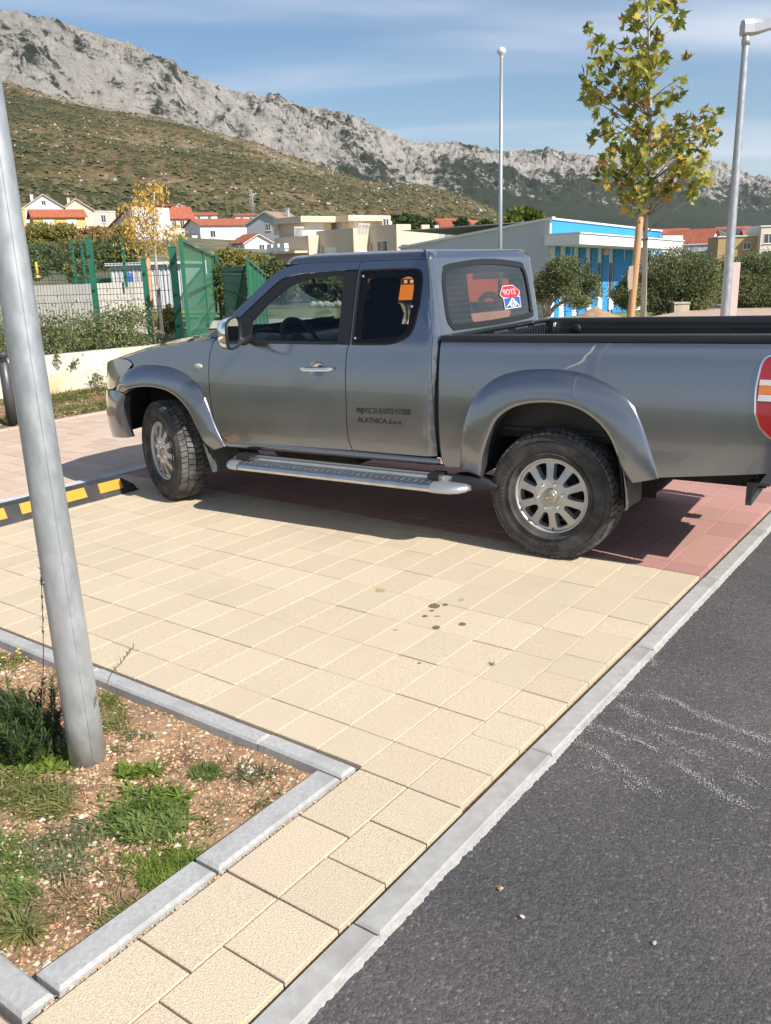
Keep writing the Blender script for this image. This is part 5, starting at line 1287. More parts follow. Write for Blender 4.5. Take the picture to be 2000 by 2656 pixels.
po1, pt1 = fence_post(229, 618, 0, FY, .085, 'tallest dark green square post above the hedge, left of the yellow tree')
po2, pt2 = fence_post(371, 673, 0, FY, .075, 'shorter green post just left of the staked yellow tree')
pl = at_depth(-140, 625, FY); zf0 = .30
wire_panel(Vector((pl.x, FY, 0)), Vector((pt1.x-.04, FY, 0)), zf0, at_depth(229, 625, FY).z, 'green wire mesh fence panel left of the tall green post', .055)
wire_panel(Vector((pt1.x+.04, FY, 0)), Vector((pt2.x-.04, FY, 0)), zf0, at_depth(371, 679, FY).z, 'green wire mesh fence panel between tall post and yellow tree', .055, (.06, .62, .95))
# gate posts and leaves
g1, gt1 = fence_post(446, 642, 0, FY+.3, .11, 'thick green gate post right of the yellow tree', 'green gate posts')
wire_panel(Vector((pt2.x+.04, FY+.05, 0)), Vector((gt1.x-.07, FY+.25, 0)), zf0, at_depth(440, 690, FY).z, 'narrow green wire panel between yellow tree and gate post', .055)
def net_mat():
    m = bpy.data.materials.new('gate_netting'); m.use_nodes = True; nt = m.node_tree; N = nt.nodes; L = nt.links; P = N['Principled BSDF']; P.inputs['Base Color'].default_value = (.02, .20, .105, 1); P.inputs['Roughness'].default_value = .6
    t = N.new('ShaderNodeBsdfTransparent'); x = N.new('ShaderNodeMixShader'); x.inputs[0].default_value = .72; L.new(t.outputs[0], x.inputs[1]); L.new(P.outputs[0], x.inputs[2]); L.new(x.outputs[0], N['Material Output'].inputs[0]); return m
M_NET = net_mat()
def gate_leaf(tl, tr, zb, label, cols=2, rows=(.22, .55)):
    e = (tr-tl); root = empty('gate_leaf', (tl.x, tl.y, zb)); sl_ = Vector((0, 0, tr.z-tl.z)); tag(root, label, 'gate', 'open green gate leaves'); O_ = Vector((tl.x, tl.y, zb)); h = Vector((e.x, e.y, 0)); u = h.normalized(); nn = Vector((-u.y, u.x, 0)); H = tl.z-zb; Ln = h.length; ang = atan2(u.y, u.x)
    def bar(p, q, w=.05):
        d = q-p; mb = MB(); M = Matrix.Translation((p+q)/2) @ d.to_track_quat('X', 'Z').to_matrix().to_4x4(); mb.box((0, 0, 0), (d.length, w, w), M=M); return mb
    for p, q in ((Vector(), Vector((0, 0, H))), (u*Ln, u*Ln+Vector((0, 0, H))+sl_), (Vector((0, 0, H)), u*Ln+Vector((0, 0, H))+sl_), (Vector((0, 0, .05)), u*Ln+Vector((0, 0, .05)))): bar(p, q, .06).obj('frame_bar', M_GREEN, root)
    for k in range(1, cols): bar(u*(Ln*k/cols), u*(Ln*k/cols)+Vector((0, 0, H))+sl_*(k/cols), .045).obj('upright', M_GREEN, root)
    for r_ in rows: bar(Vector((0, 0, H*r_)), u*Ln+Vector((0, 0, H*r_)), .05).obj('crossbar', M_GREEN, root)
    for k in range(cols):
        mb = MB(); a = u*(Ln*k/cols+.02); b = u*(Ln*(k+1)/cols-.02); o2 = nn*.02; mb.add([a+o2+Vector((0, 0, .06)), b+o2+Vector((0, 0, .06)), b+o2+Vector((0, 0, H-.03))+sl_*((k+1)/cols), a+o2+Vector((0, 0, H-.03))+sl_*(k/cols)], [(0, 1, 2, 3)]); mb.obj('netting', M_NET, root)
    return root
tl = at_depth(468, 620, 14.6); Yr = (tl.z-CAM_H)/((710-664)/FPX) if False else None
# far end of the leaf found from equal height
def leaf_end(x, y, ztop, x0=8., x1=80.):
    best = min(((abs(at_depth(x, y, Y).z-ztop), Y) for Y in [x0+.05*k for k in range(int((x1-x0)/.05))])); return at_depth(x, y, best[1])
tr = leaf_end(551, 664, tl.z)
gl1 = gate_leaf(tl, tr, .22, 'open green mesh gate leaf with a small white notice, right of the yellow tree', 2)
q0 = tl.lerp(tr, .52); mb = MB(); mb.b2(-.13, .13, -.006, .006, -.17, .17); o = mb.obj('notice_plate', mat('notice_white', (.74, .74, .72), .5), gl1); e_ = (tr-tl); o.location = (q0-Vector((tl.x, tl.y, .22)))+Vector((0, 0, -.40))+Vector((-e_.y, e_.x, 0)).normalized()*-.05; o.rotation_euler = (0, 0, atan2(e_.y, e_.x))
fence_post(561, 652, 0, tr.y+.2, .11, 'green gate post at the far end of the white-noticed leaf', 'green gate posts')
tl2 = at_depth(641, 673, 21.0); tr2 = at_depth(686, 712, 25.5); gate_leaf(tl2, tr2, .1, 'smaller open green gate leaf behind the windscreen', 4, (.45,))
wire_panel(Vector((at_depth(566, 690, tr.y).x, tr.y+.2, 0)), Vector((tl2.x-.05, tl2.y, 0)), .1, at_depth(600, 690, 21).z, 'pale green wire fence between the two open gate leaves', .09, (.2, .55, .9))
# far fence on the concrete wall
for i, (x, y) in enumerate(((184, 626), (209, 626), (317, 633))):
    fence_post(x, y, 0, 23.5, .06, ['thin green post on the concrete wall, leftmost of the far three', 'thin green post on the concrete wall, second of the far three', 'thin green post on the wall in front of the white shed'][i], 'far fence posts', zb=1.3)
a_, b_ = at_depth(60, 628, 23.6), at_depth(372, 634, 23.6); wire_panel(Vector((a_.x, a_.y, 0)), Vector((b_.x, b_.y, 0)), 1.38, 2.45, 'far green wire fence standing on the concrete wall', .075, (.1, .5, .93))
# concrete yard wall: shade and sun put into the colours of its two sides
c0 = at_depth(236, 734, 22.5); l0 = Vector((c0.x-6.5, c0.y-1.2, 0)); r0_ = at_depth(386, 735, 24.6)
def thick_wall(mb, p, q, z0, z1, t=.2):
    d = q-p; d.z = 0; e = d.normalized(); nn = Vector((-e.y, e.x, 0))*t; P = [Vector((p.x, p.y, 0)), Vector((q.x, q.y, 0)), Vector((q.x, q.y, 0))+nn, Vector((p.x, p.y, 0))+nn]
    mb.add([v+Vector((0, 0, z0)) for v in P]+[v+Vector((0, 0, z1)) for v in P], [(3, 2, 1, 0), (4, 5, 6, 7), (0, 1, 5, 4), (1, 2, 6, 5), (2, 3, 7, 6), (3, 0, 4, 7)])
yw = empty('yard_wall', (c0.x, c0.y, 0)); tag(yw, 'plain grey concrete yard wall behind the wire fence, with a sunlit corner', 'wall')
mb = MB(); thick_wall(mb, l0-Vector((c0.x, c0.y, 0)), Vector((0, 0, 0)), -.2, 1.42); mb.obj('wall_section', mat('wall_concrete_shaded', (.36, .34, .31), .9, col2=(.44, .42, .39), nscale=2, bump=.2, bscale=20), yw)
mb = MB(); thick_wall(mb, Vector((.003, .0, 0)), r0_-Vector((c0.x, c0.y, 0)), -.2, 1.425); mb.obj('wall_section', mat('wall_concrete_sunlit', (.52, .48, .42), .9, col2=(.58, .55, .49), nscale=2, bump=.2, bscale=20), yw)
# white shed with ribbed cladding and blue barrel
s0 = at_depth(284, 690, 27); s1 = at_depth(378, 692, 27); sh = empty('white_shed', (s0.x, s0.y, .6)); tag(sh, 'low white ribbed metal shed behind the concrete wall', 'shed'); Ls = s1.x-s0.x
mb = MB(); mb.b2(0, Ls+1.2, 0, 2.5, 0, s0.z-.6); mb.obj('shed_wall', mat('shed_white', (.62, .63, .64), .6), sh)
for k in range(18): mb = MB(); mb.b2(.03+k*.13, .08+k*.13, -.03, -.001, 0, s0.z-.65); mb.obj('cladding_rib', MATS['shed_white'], sh)
mb = MB(); mb.b2(-.1, Ls+1.3, -.15, 2.6, s0.z-.6, s0.z-.52); mb.obj('shed_roof', mat('shed_roof', (.70, .70, .68), .6), sh)
mb = MB(); mb.b2(-1.4, -.02, .6, 2.4, 0, s0.z-.95); mb.obj('lean_to', mat('lean_to_green', (.02, .09, .06), .6), sh)
q = at_depth(333, 726, 25.8); mb = MB(); mb.lathe([(0, -.2), (.11, -.2), (.12, -.1), (.115, 0), (.12, .1), (.11, .19), (0, .2)], 16); o = mb.obj('water_barrel', mat('barrel_blue', (.03, .12, .42), .5)); o.location = (q.x, q.y, q.z); tag(o, 'blue plastic barrel in front of the white shed', 'barrel')
q = at_depth(96, 700, 30); mb = MB(); mb.tube([(0, 0, -.25), (0, 0, .25)], .05, 8); mb.lathe([(.09, -.25), (.06, -.15)], 8); o = mb.obj('yellow_marker', mat('marker_yellow', (.75, .45, .05), .5), None, loc=(q.x, q.y, q.z)); tag(o, 'small yellow marker post among the bushes behind the wire fence', 'post')
# ================================================================ PLANE TREE, OLIVES, BUSHES
def z7(x, y): return (1400+.38879*x, .38879*y)
PT = 12.0
def plane_tree():
    rnd = random.Random(21)
    tp = [at_depth(*z7(x, y), PT) for x, y in ((690, 2100), (700, 1750), (710, 1430), (725, 1100), (737, 800), (730, 400), (725, 30), (728, -160))]
    b = tp[0]; base = Vector((b.x-.02, b.y, -.06)); root = empty('plane_tree', base); tag(root, 'young plane tree with broad olive-yellow leaves, tied to a stake behind the pickup', 'tree')
    mb = MB(); P = resample(catmull([base]+tp, 5), 26); mb.tube([p-base for p in P], [.045*(1-.80*(i/25)**1.1) for i in range(26)], 12); mb.obj('trunk', M_BARKP, root)
    cl = [(640, 60, 80), (760, 40, 85), (880, 60, 85), (930, 170, 55), (600, 160, 55), (690, 200, 65), (800, 230, 40), (700, -60, 90), (820, -70, 90),
          (340, 210, 45), (400, 330, 75), (330, 420, 48), (450, 450, 75), (290, 540, 42), (380, 560, 80), (340, 660, 75), (430, 650, 48),
          (640, 330, 85), (720, 420, 105), (600, 480, 85), (680, 540, 100), (760, 400, 90), (560, 620, 75), (640, 690, 85), (700, 620, 75),
          (830, 380, 28), (930, 530, 42), (890, 640, 62), (820, 700, 62), (790, 780, 28), (980, 385, 24),
          (480, 760, 38), (400, 780, 52), (370, 900, 55), (440, 850, 62), (520, 900, 82), (640, 850, 90), (600, 980, 115), (470, 1040, 65), (430, 1120, 72), (560, 1130, 100),
          (700, 1050, 115), (680, 920, 100), (800, 950, 110), (900, 900, 100), (1000, 850, 92), (970, 780, 46), (1080, 870, 72), (1130, 760, 52), (1190, 740, 36), (1180, 920, 38), (1090, 950, 92),
          (1000, 1030, 100), (880, 1050, 100), (950, 1120, 82), (1080, 1220, 72), (1000, 1200, 74), (880, 1250, 72), (780, 1200, 82), (820, 1290, 52), (1010, 1320, 42),
          (640, 1230, 100), (520, 1250, 62), (560, 1350, 60), (650, 1380, 54), (740, 1340, 42), (690, 1300, 62), (430, 1200, 52)]
    def leafmesh(seed):
        r = random.Random(seed); R = []
        out = [(0, -.30), (.12, -.18), (.34, -.26), (.30, -.06), (.62, .02), (.40, .14), (.50, .42), (.24, .30), (.16, .50), (0, .86), (-.16, .50), (-.26, .32), (-.52, .40), (-.38, .12), (-.60, .0), (-.30, -.08), (-.34, -.28), (-.12, -.18)]
        cup = r.uniform(-.5, .6); fold = r.uniform(.05, .5); tw = r.uniform(-.4, .4); vs = [(0, .05, 0)]
        for x, y in out:
            x *= r.uniform(.9, 1.1); y *= r.uniform(.92, 1.08); vs.append((x*.85, y, abs(x)*fold+cup*(x*x+y*y)*.55+tw*x*y))
        S = .124; vs = [(x*S, y*S, z*S) for x, y, z in vs]; n = len(out); mb = MB(); mb.add(vs, [(0, i+1, (i+1) % n+1) for i in range(n)], True)
        return mb
    ml = [leaf_mat('plane_leaf_olive', (.17, .21, .03), (.48, .46, .09), .38, nscale=1.), leaf_mat('plane_leaf_yellow', (.40, .29, .045), (.60, .46, .11), .38, nscale=1.), leaf_mat('plane_leaf_green', (.08, .14, .025), (.25, .29, .06), .35, nscale=1.), leaf_mat('plane_leaf_brown', (.26, .13, .04), (.42, .25, .08), .3, nscale=1.)]
    mbs = [leafmesh(s) for s in range(7)]; meshes = {}
    br = MB(); leaves = []
    for x, y, r in cl:
        dd = rnd.uniform(-.45, .45)*(.3+r/110.); c = at_depth(*z7(x, y), PT+dd); rr = r*.38879/187.
        # twig from the stem
        k = min(range(len(P)), key=lambda i: abs(P[i].z-(c.z-.55*abs(c.x-P[i].x)-.12))); s0 = P[max(3, k)]
        mid = s0.lerp(c, .5)+Vector((rnd.gauss(0, .03), rnd.gauss(0, .03), .03)); br.tube([s0-base, mid-base, c-base], [.011, .007, .003], 5)
        n = max(3, int((r/25.)**1.85*2.2))
        for _ in range(n):
            while True:
                q = Vector((rnd.uniform(-1, 1), rnd.uniform(-1, 1), rnd.uniform(-1, 1)))
                if q.length < 1: break
            leaves.append(c+q*rr)
    br.obj('branch', M_BARK, root)
    rnd.shuffle(leaves); rest = {}
    def place(p):
        d = Vector((rnd.gauss(0, 1), rnd.gauss(-.3, 1), rnd.gauss(.6, .9))).normalized()   # leaf normal
        M = d.to_track_quat('Z', 'Y').to_matrix().to_4x4(); ang = rnd.uniform(0, 6.28)
        return Matrix.Translation(p-base) @ M @ Matrix.Rotation(ang, 4, 'Z') @ Matrix.Scale(rnd.uniform(.7, 1.25), 4)
    for i, p in enumerate(leaves):
        v = rnd.randrange(7); w = rnd.random(); m = ml[0] if w < .54 else ml[1] if w < .70 else ml[2] if w < .92 else ml[3]; M = place(p)
        if i < 300:
            if (v, m.name) not in meshes: meshes[(v, m.name)] = mbs[v].mesh('leaf', m)
            o = mkobj('leaf', meshes[(v, m.name)], root); o.matrix_basis = M
        else:
            rest.setdefault(m.name, MB()).add([M @ Vector(q) for q in mbs[v].v], mbs[v].f, True)
    for mn, mb in rest.items(): tag(mb.obj('crown', MATS[mn], root, fix=False), kind='stuff')
    print('plane leaves', len(leaves))
    # stake
    s0 = at_depth(*z7(610, 2100), PT-.12); s1 = at_depth(*z7(672, 1425), PT-.05); sb = Vector((s0.x-.02, s0.y, -.06)); so_ = empty('tree_stake', sb); tag(so_, 'peeled round wooden stake beside the plane tree trunk', 'stake')
    mb = MB(); mb.tube([p-sb for p in resample([sb, s0, s1], 10)], .047, 14); mb.obj('pole', M_STAKE, so_)
    q = at_depth(*z7(608, 1850), PT-.2); mb = MB(); mb.grid([[q-sb+Vector((dx, -.02, dz)) for dx, dz in ((-.035, .14), (-.05, 0), (-.03, -.16))], [q-sb+Vector((.02, -.03, dz)) for dz in (.15, 0, -.15)]], True); mb.obj('strap', M_STRAP, so_, fix=False)
    q = at_depth(*z7(690, 1600), PT-.05); mb = MB(); mb.tube([q-sb+Vector((-.1, 0, 0)), q-sb+Vector((.0, -.06, .0)), q-sb+Vector((.06, 0, .01))], .012, 6); mb.obj('strap', mat('strap_dark', (.03, .03, .03), .7), so_)
plane_tree()

M_OLIVE = leaf_mat('olive_leaf', (.055, .075, .025), (.25, .28, .12), .15, nscale=1.1, rough=.45)
def z3f(x, y): return (1300+.42017*x, 500+.42017*y)
def px_ells(zf, items, Y, rnd, dy=.5, flat=1.0):
    out = []
    for x, y, rx, ry, n in items:
        p = at_depth(*zf(x, y), Y+rnd.uniform(-dy, dy)); k = (zf(1, 0)[0]-zf(0, 0)[0])*Y/FPX; out.append(((p.x, p.y, p.z), (rx*k, max(rx, ry)*k*flat, ry*k), n))
    return out
rnd = random.Random(77)
def tree_px(name, label, cat, zf, items, Y, L, Wd, m, seed, base, stems, group=None, r0=.06, up=.35, clump=.2, dy=.5, tm=None):
    if m is M_OLIVE and Y < 40: items = [(a, b, c_, d, int(n*1.9)) for a, b, c_, d, n in items]; Wd *= 1.25; clump = .3
    ells = px_ells(zf, items, Y, random.Random(seed), dy); b = at_depth(*zf(*base), Y); st = []
    for ch in stems: st.append(([at_depth(*zf(*q), Y) for q in ch], r0))
    return bush(name, label, cat, ells, L, Wd, m, seed, group, st, up, tm, clump)
tree_px('olive_tree', 'small round olive tree with a short dark trunk beside the cab rear window', 'tree', z3f,
        [(300, 560, 95, 80, 1500), (380, 480, 80, 65, 1200), (460, 520, 95, 85, 1500), (520, 600, 80, 80, 1300), (400, 600, 110, 90, 1500), (250, 610, 60, 60, 800), (330, 450, 40, 45, 500), (480, 680, 70, 40, 700), (560, 540, 40, 40, 420), (430, 430, 50, 30, 400)],
        30., .085, .030, M_OLIVE, 101, (275, 790), [[(275, 790), (285, 700), (340, 600)], [(280, 760), (300, 680), (400, 600), (450, 530)], [(278, 770), (262, 680), (290, 590)], [(280, 770), (350, 690), (470, 640)]], 'olive trees', .09)
tree_px('olive_tree', 'broad dense olive tree right of the staked plane tree', 'tree', z3f,
        [(1000, 480, 130, 100, 2200), (1100, 430, 120, 80, 1900), (1200, 500, 120, 100, 2000), (940, 560, 110, 100, 1800), (1080, 600, 140, 110, 2300), (1220, 620, 110, 90, 1700), (1000, 680, 120, 70, 1500), (1150, 690, 110, 60, 1300), (900, 650, 60, 60, 700), (1290, 560, 60, 80, 800), (960, 420, 50, 40, 500)],
        29., .085, .030, M_OLIVE, 102, (1050, 780), [[(1040, 780), (1030, 690), (980, 580)], [(1060, 780), (1080, 660), (1120, 540)], [(1070, 780), (1140, 680), (1210, 600)]], 'olive trees', .1)
tree_px('olive_tree', 'lower dark olive bush between the blue wall and the plane tree stake', 'tree', z3f,
        [(760, 610, 60, 50, 900), (730, 640, 45, 45, 600), (800, 560, 40, 60, 600), (770, 680, 60, 35, 600), (830, 640, 50, 70, 700)],
        28., .085, .030, M_OLIVE, 103, (790, 770), [[(790, 770), (780, 690), (760, 620)]], 'olive trees', .07)
tree_px('olive_tree', 'olive tree at the right edge, beyond the second lamp post', 'tree', z3f,
        [(1520, 500, 110, 90, 1900), (1600, 450, 110, 70, 1700), (1680, 540, 120, 110, 2000), (1480, 580, 90, 80, 1300), (1580, 620, 120, 90, 1900), (1500, 670, 80, 50, 900), (1640, 690, 100, 50, 1100), (1740, 620, 90, 100, 1200)],
        29.5, .085, .030, M_OLIVE, 104, (1500, 760), [[(1490, 760), (1495, 690), (1520, 600)], [(1500, 760), (1530, 670), (1610, 560)], [(1640, 760), (1650, 680), (1670, 600)]], 'olive trees', .08)
tree_px('olive_tree', 'hazier olive tree behind the second lamp post', 'tree', z3f,
        [(1340, 480, 80, 50, 900), (1330, 560, 70, 80, 1000), (1400, 450, 70, 45, 700), (1400, 560, 60, 90, 800), (1340, 640, 70, 50, 700)],
        34., .09, .032, M_OLIVE, 105, (1350, 740), [[(1350, 740), (1350, 600)]], 'olive trees', .08)
# pines and trees on the village edge
M_PINE = leaf_mat('pine_leaf', (.015, .035, .014), (.07, .11, .03), .1, nscale=.25)
M_PINEL = leaf_mat('pine_leaf_bright', (.06, .09, .01), (.22, .26, .04), .2, nscale=.3)
def z2f(x, y): return (700+.42017*x, 450+.42017*y)
tree_px('pine_tree', 'dark pine cluster behind the beige apartment block', 'tree', z2f, [(770, 310, 45, 35, 700), (850, 320, 60, 40, 1000), (930, 325, 60, 38, 900), (990, 335, 40, 25, 500), (830, 295, 35, 20, 400), (900, 295, 40, 20, 400)], 120., .75, .30, M_PINE, 111, (870, 370), [[(870, 380), (870, 330)]], None, .3, clump=.2, dy=3)
tree_px('pine_tree', 'bright green umbrella pine above the sloping grey roof', 'tree', z2f, [(1500, 285, 40, 30, 600), (1560, 262, 60, 32, 1000), (1630, 275, 50, 30, 700), (1590, 245, 35, 16, 400), (1500, 300, 30, 20, 300)], 75., .5, .2, M_PINEL, 112, (1560, 330), [[(1560, 340), (1560, 280)]], None, .25, clump=.2, dy=2)
tree_px('village_tree', 'dark round tree left of the mast on the village slope', 'tree', z2f, [(1330, 330, 50, 25, 700), (1370, 345, 30, 20, 300), (1300, 345, 30, 20, 300)], 150., .8, .35, M_PINE, 113, (1330, 370), [[(1330, 375), (1330, 335)]], None, .3, dy=3)
tree_px('village_tree', 'small dark tree between red-roofed houses behind the cab', 'tree', z2f, [(1190, 310, 40, 18, 500), (1160, 320, 25, 14, 250)], 190., .9, .4, M_PINE, 114, (1190, 335), [[(1190, 340), (1190, 312)]], None, .3, dy=3)
# scrub behind the wire fence, left
M_SCR = leaf_mat('scrub_leaf_olive', (.13, .13, .035), (.40, .33, .10), .2, nscale=.5)
M_SCRD = leaf_mat('scrub_leaf_dark', (.055, .08, .025), (.20, .22, .07), .2, nscale=.6)
M_SCRR = leaf_mat('scrub_leaf_rusty', (.22, .13, .05), (.46, .31, .12), .2, nscale=.5)
def z0f(x, y): return (.4802*x, 400+.4802*y)
sc = [('olive-yellow bush on the bank below the yellow house', [(220, 430, 90, 45, 1200), (160, 470, 70, 50, 900)], 46, M_SCR), ('wide olive bush in the middle of the bank below the houses', [(340, 430, 90, 40, 1200), (400, 450, 70, 40, 800)], 47, M_SCR),
      ('rusty brown bush on the bank right of the yellow house', [(540, 450, 80, 40, 1100), (480, 445, 60, 35, 700)], 45, M_SCRR), ('dark green bush low on the bank behind the fence', [(240, 560, 90, 60, 1400), (330, 580, 60, 45, 700)], 38, M_SCRD),
      ('greyish dark shrub behind the tall green post', [(560, 540, 90, 60, 1300), (480, 560, 60, 60, 800)], 39, M_SCRD), ('olive shrub left of the white shed', [(430, 510, 80, 50, 1100), (370, 520, 50, 45, 600)], 41, M_SCR),
      ('pale yellow-green shrub by the far fence posts', [(410, 640, 50, 40, 600), (450, 620, 40, 40, 400)], 33, leaf_mat('scrub_leaf_pale', (.14, .15, .04), (.36, .33, .10), .25)), ('dark shrub behind the yellow tree stake', [(690, 530, 60, 50, 800), (640, 500, 50, 50, 600)], 40, M_SCRD),
      ('low dark shrub just behind the near lamp post', [(170, 620, 70, 50, 900), (140, 560, 60, 60, 800)], 36, M_SCRD), ('bank shrub in front of the grey gabled house', [(650, 420, 40, 35, 500), (690, 440, 40, 35, 400)], 60, M_SCR)]
for i, (lb, it, Y, m) in enumerate(sc):
    tree_px('bank_shrub', lb, 'shrub', z0f, [(a, b, c_, d, int(n*2.3)) for a, b, c_, d, n in it], float(Y), .17, .075, m, 130+i, (it[0][0], it[0][1]+60), [[(it[0][0], it[0][1]+60), (it[0][0], it[0][1])]], 'shrubs on the bank', .06, dy=1.0, clump=.24)
def g3(x, y): return (350+.2701*x, 580+.2701*y)
sc2 = [('tall yellow-green shrub right of the gate', [(900, 270, 120, 60, 1500), (1010, 300, 120, 70, 1500), (1140, 330, 130, 60, 1500)], 34, M_SCR), ('dark shrub below the yellow-green one, behind the wire', [(880, 460, 100, 110, 1500), (1000, 500, 90, 110, 1300), (900, 620, 100, 90, 1000)], 31, M_SCRD),
       ('broad dark shrub behind the windscreen', [(1320, 440, 140, 120, 1700), (1200, 500, 90, 100, 900), (1400, 520, 80, 100, 700)], 33, M_SCRD), ('shrub under the gate between tree and post', [(330, 900, 60, 90, 900), (270, 980, 45, 70, 500), (385, 985, 40, 70, 450)], 17.6, M_SCR)]
for i, (lb, it, Y, m) in enumerate(sc2):
    k = .17 if Y > 20 else .09
    it = [(a, b+(65 if Y > 20 else 0), c_, d, int(n*(2.2 if Y > 20 else 1.3))) for a, b, c_, d, n in it]
    tree_px('yard_shrub', lb, 'shrub', g3, it, float(Y), k, k*.45, m, 160+i, (it[0][0], it[0][1]+150), [[(it[0][0], it[0][1]+150), (it[0][0], it[0][1])]], 'shrubs around the gate', .05, dy=.3 if Y < 20 else 1.0, clump=.24)
# what shows through the driver's window: grass, pale path, rubble edge, olive row
def zw(x, y): return (540+.2521*x, 640+.2521*y)
for i, (x0, lb) in enumerate(((800, 'small olive tree seen through the driver window, left one'), (1080, 'small olive tree seen through the driver window, middle one'), (1330, 'small olive tree seen through the driver window, by the mirror'))):
    tree_px('orchard_tree', lb, 'tree', zw, [(x0, 440, 150, 110, 1500), (x0+80, 390, 110, 80, 900), (x0-60, 500, 90, 60, 700)], 44.+i, .22, .08, leaf_mat('orchard_leaf', (.10, .13, .045), (.34, .36, .17), .25), 180+i, (x0, 580), [[(x0, 590), (x0+10, 480)]], 'olive trees beyond the path', .09, dy=.8)
def strip(name, ys, xs, m):
    mb = MB(); P = [[None]*2 for _ in xs]; rows = []
    for y in ys: rows.append([Vector((x, y, terrain_z(x, y)+.035)) for x in xs])
    mb.grid(rows); return tag(mb.obj(name, m), kind='structure')
strip('grass_verge', [31, 33, 35, 38], [-16+2*i for i in range(15)], mat('verge_grass', (.13, .17, .05), .95, col2=(.24, .25, .09), nscale=2, bump=.5, bscale=12, bdist=.1))
strip('pale_path', [26.5, 28, 29.5, 31], [-16+2*i for i in range(22)], mat('path_gravel', (.42, .40, .33), .95, col2=(.50, .47, .40), nscale=3, bump=.3, bscale=20))
rnd = random.Random(6)
for i in range(11):
    q = px_ray(*zw(1060+28*i+rnd.uniform(-8, 8), 592+rnd.uniform(-8, 10))); Y = 38.5; p = Vector((0, 0, CAM_H))+q*(Y/q.y); bm = bmesh.new(); bmesh.ops.create_icosphere(bm, subdivisions=2, radius=rnd.uniform(.09, .15))
    for v in bm.verts: v.co *= 1+.35*noise.noise(v.co*5+Vector((i, 0, 0)))
    me = bpy.data.meshes.new('boulder'); bm.to_mesh(me); bm.free(); me.materials.append(mat('boulder_stone', (.40, .39, .33), .9, col2=(.52, .50, .43), nscale=6)); o = mkobj('boulder', me, None, (p.x, p.y, p.z)); tag(o, 'pale boulder in the row seen through the driver window', 'boulder', 'boulders along the path')
# ================================================================ BUILDINGS
M_ROOFT = mat('roof_tiles_red', (.33, .085, .045), .85, col2=(.43, .13, .068), nscale=1.2, bump=.8, bscale=6, bdist=.1, stretch=(3, .6, 1), objvar=.1)
M_ROOFB = mat('roof_tiles_brown', (.28, .18, .12), .85, col2=(.36, .25, .18), nscale=1.2, bump=.6, bscale=6, bdist=.1)
M_WIN = mat('house_window_glass', (.05, .06, .075), .12, coat=.5)
M_SHUT = mat('white_shutter', (.70, .70, .68), .6)
def wallm(n, c): return mat('render_'+n, c, .9, col2=tuple(x*1.08 for x in c), nscale=.6, bump=.15, bscale=6, bdist=.02)
WM = dict(white=wallm('white', (.74, .73, .71)), cream=wallm('cream', (.66, .58, .45)), yellow=wallm('yellow', (.66, .44, .16)), mauve=wallm('mauve', (.44, .33, .30)), pink=wallm('pink', (.62, .46, .40)), grey=wallm('grey', (.40, .40, .41)), tan=wallm('tan', (.45, .32, .15)), beige=wallm('beige', (.60, .50, .385)), lgrey=wallm('pale_grey', (.55, .56, .58)), bluegrey=wallm('blue_grey', (.36, .39, .43)))
def add_window(root, M, u, z, w, h, shutter=False, sill=True):
    """M maps (u along wall, d outward, z) to local space"""
    def bx(u0, u1, d0, d1, z0, z1):
        mb = MB(); P = [M(a, d, zz) for zz in (z0, z1) for d in (d0, d1) for a in (u0, u1)]; mb.add(P, [(0, 2, 3, 1), (4, 5, 7, 6), (0, 1, 5, 4), (2, 6, 7, 3), (0, 4, 6, 2), (1, 3, 7, 5)]); return mb
    f = bx(u-w/2-.08, u+w/2+.08, -.02, .05, z-.08, z+h+.08).obj('window', M_SHUT, root)
    bx(u-w/2, u+w/2, -.01, .062, z, z+h).obj('pane', M_SHUT if shutter else M_WIN, f)
    if not shutter: bx(u-.04, u+.04, .055, .075, z, z+h).obj('glazing_bar', M_SHUT, f)
    if sill: bx(u-w/2-.15, u+w/2+.15, 0, .14, z-.16, z-.08).obj('sill', M_SHUT, f)
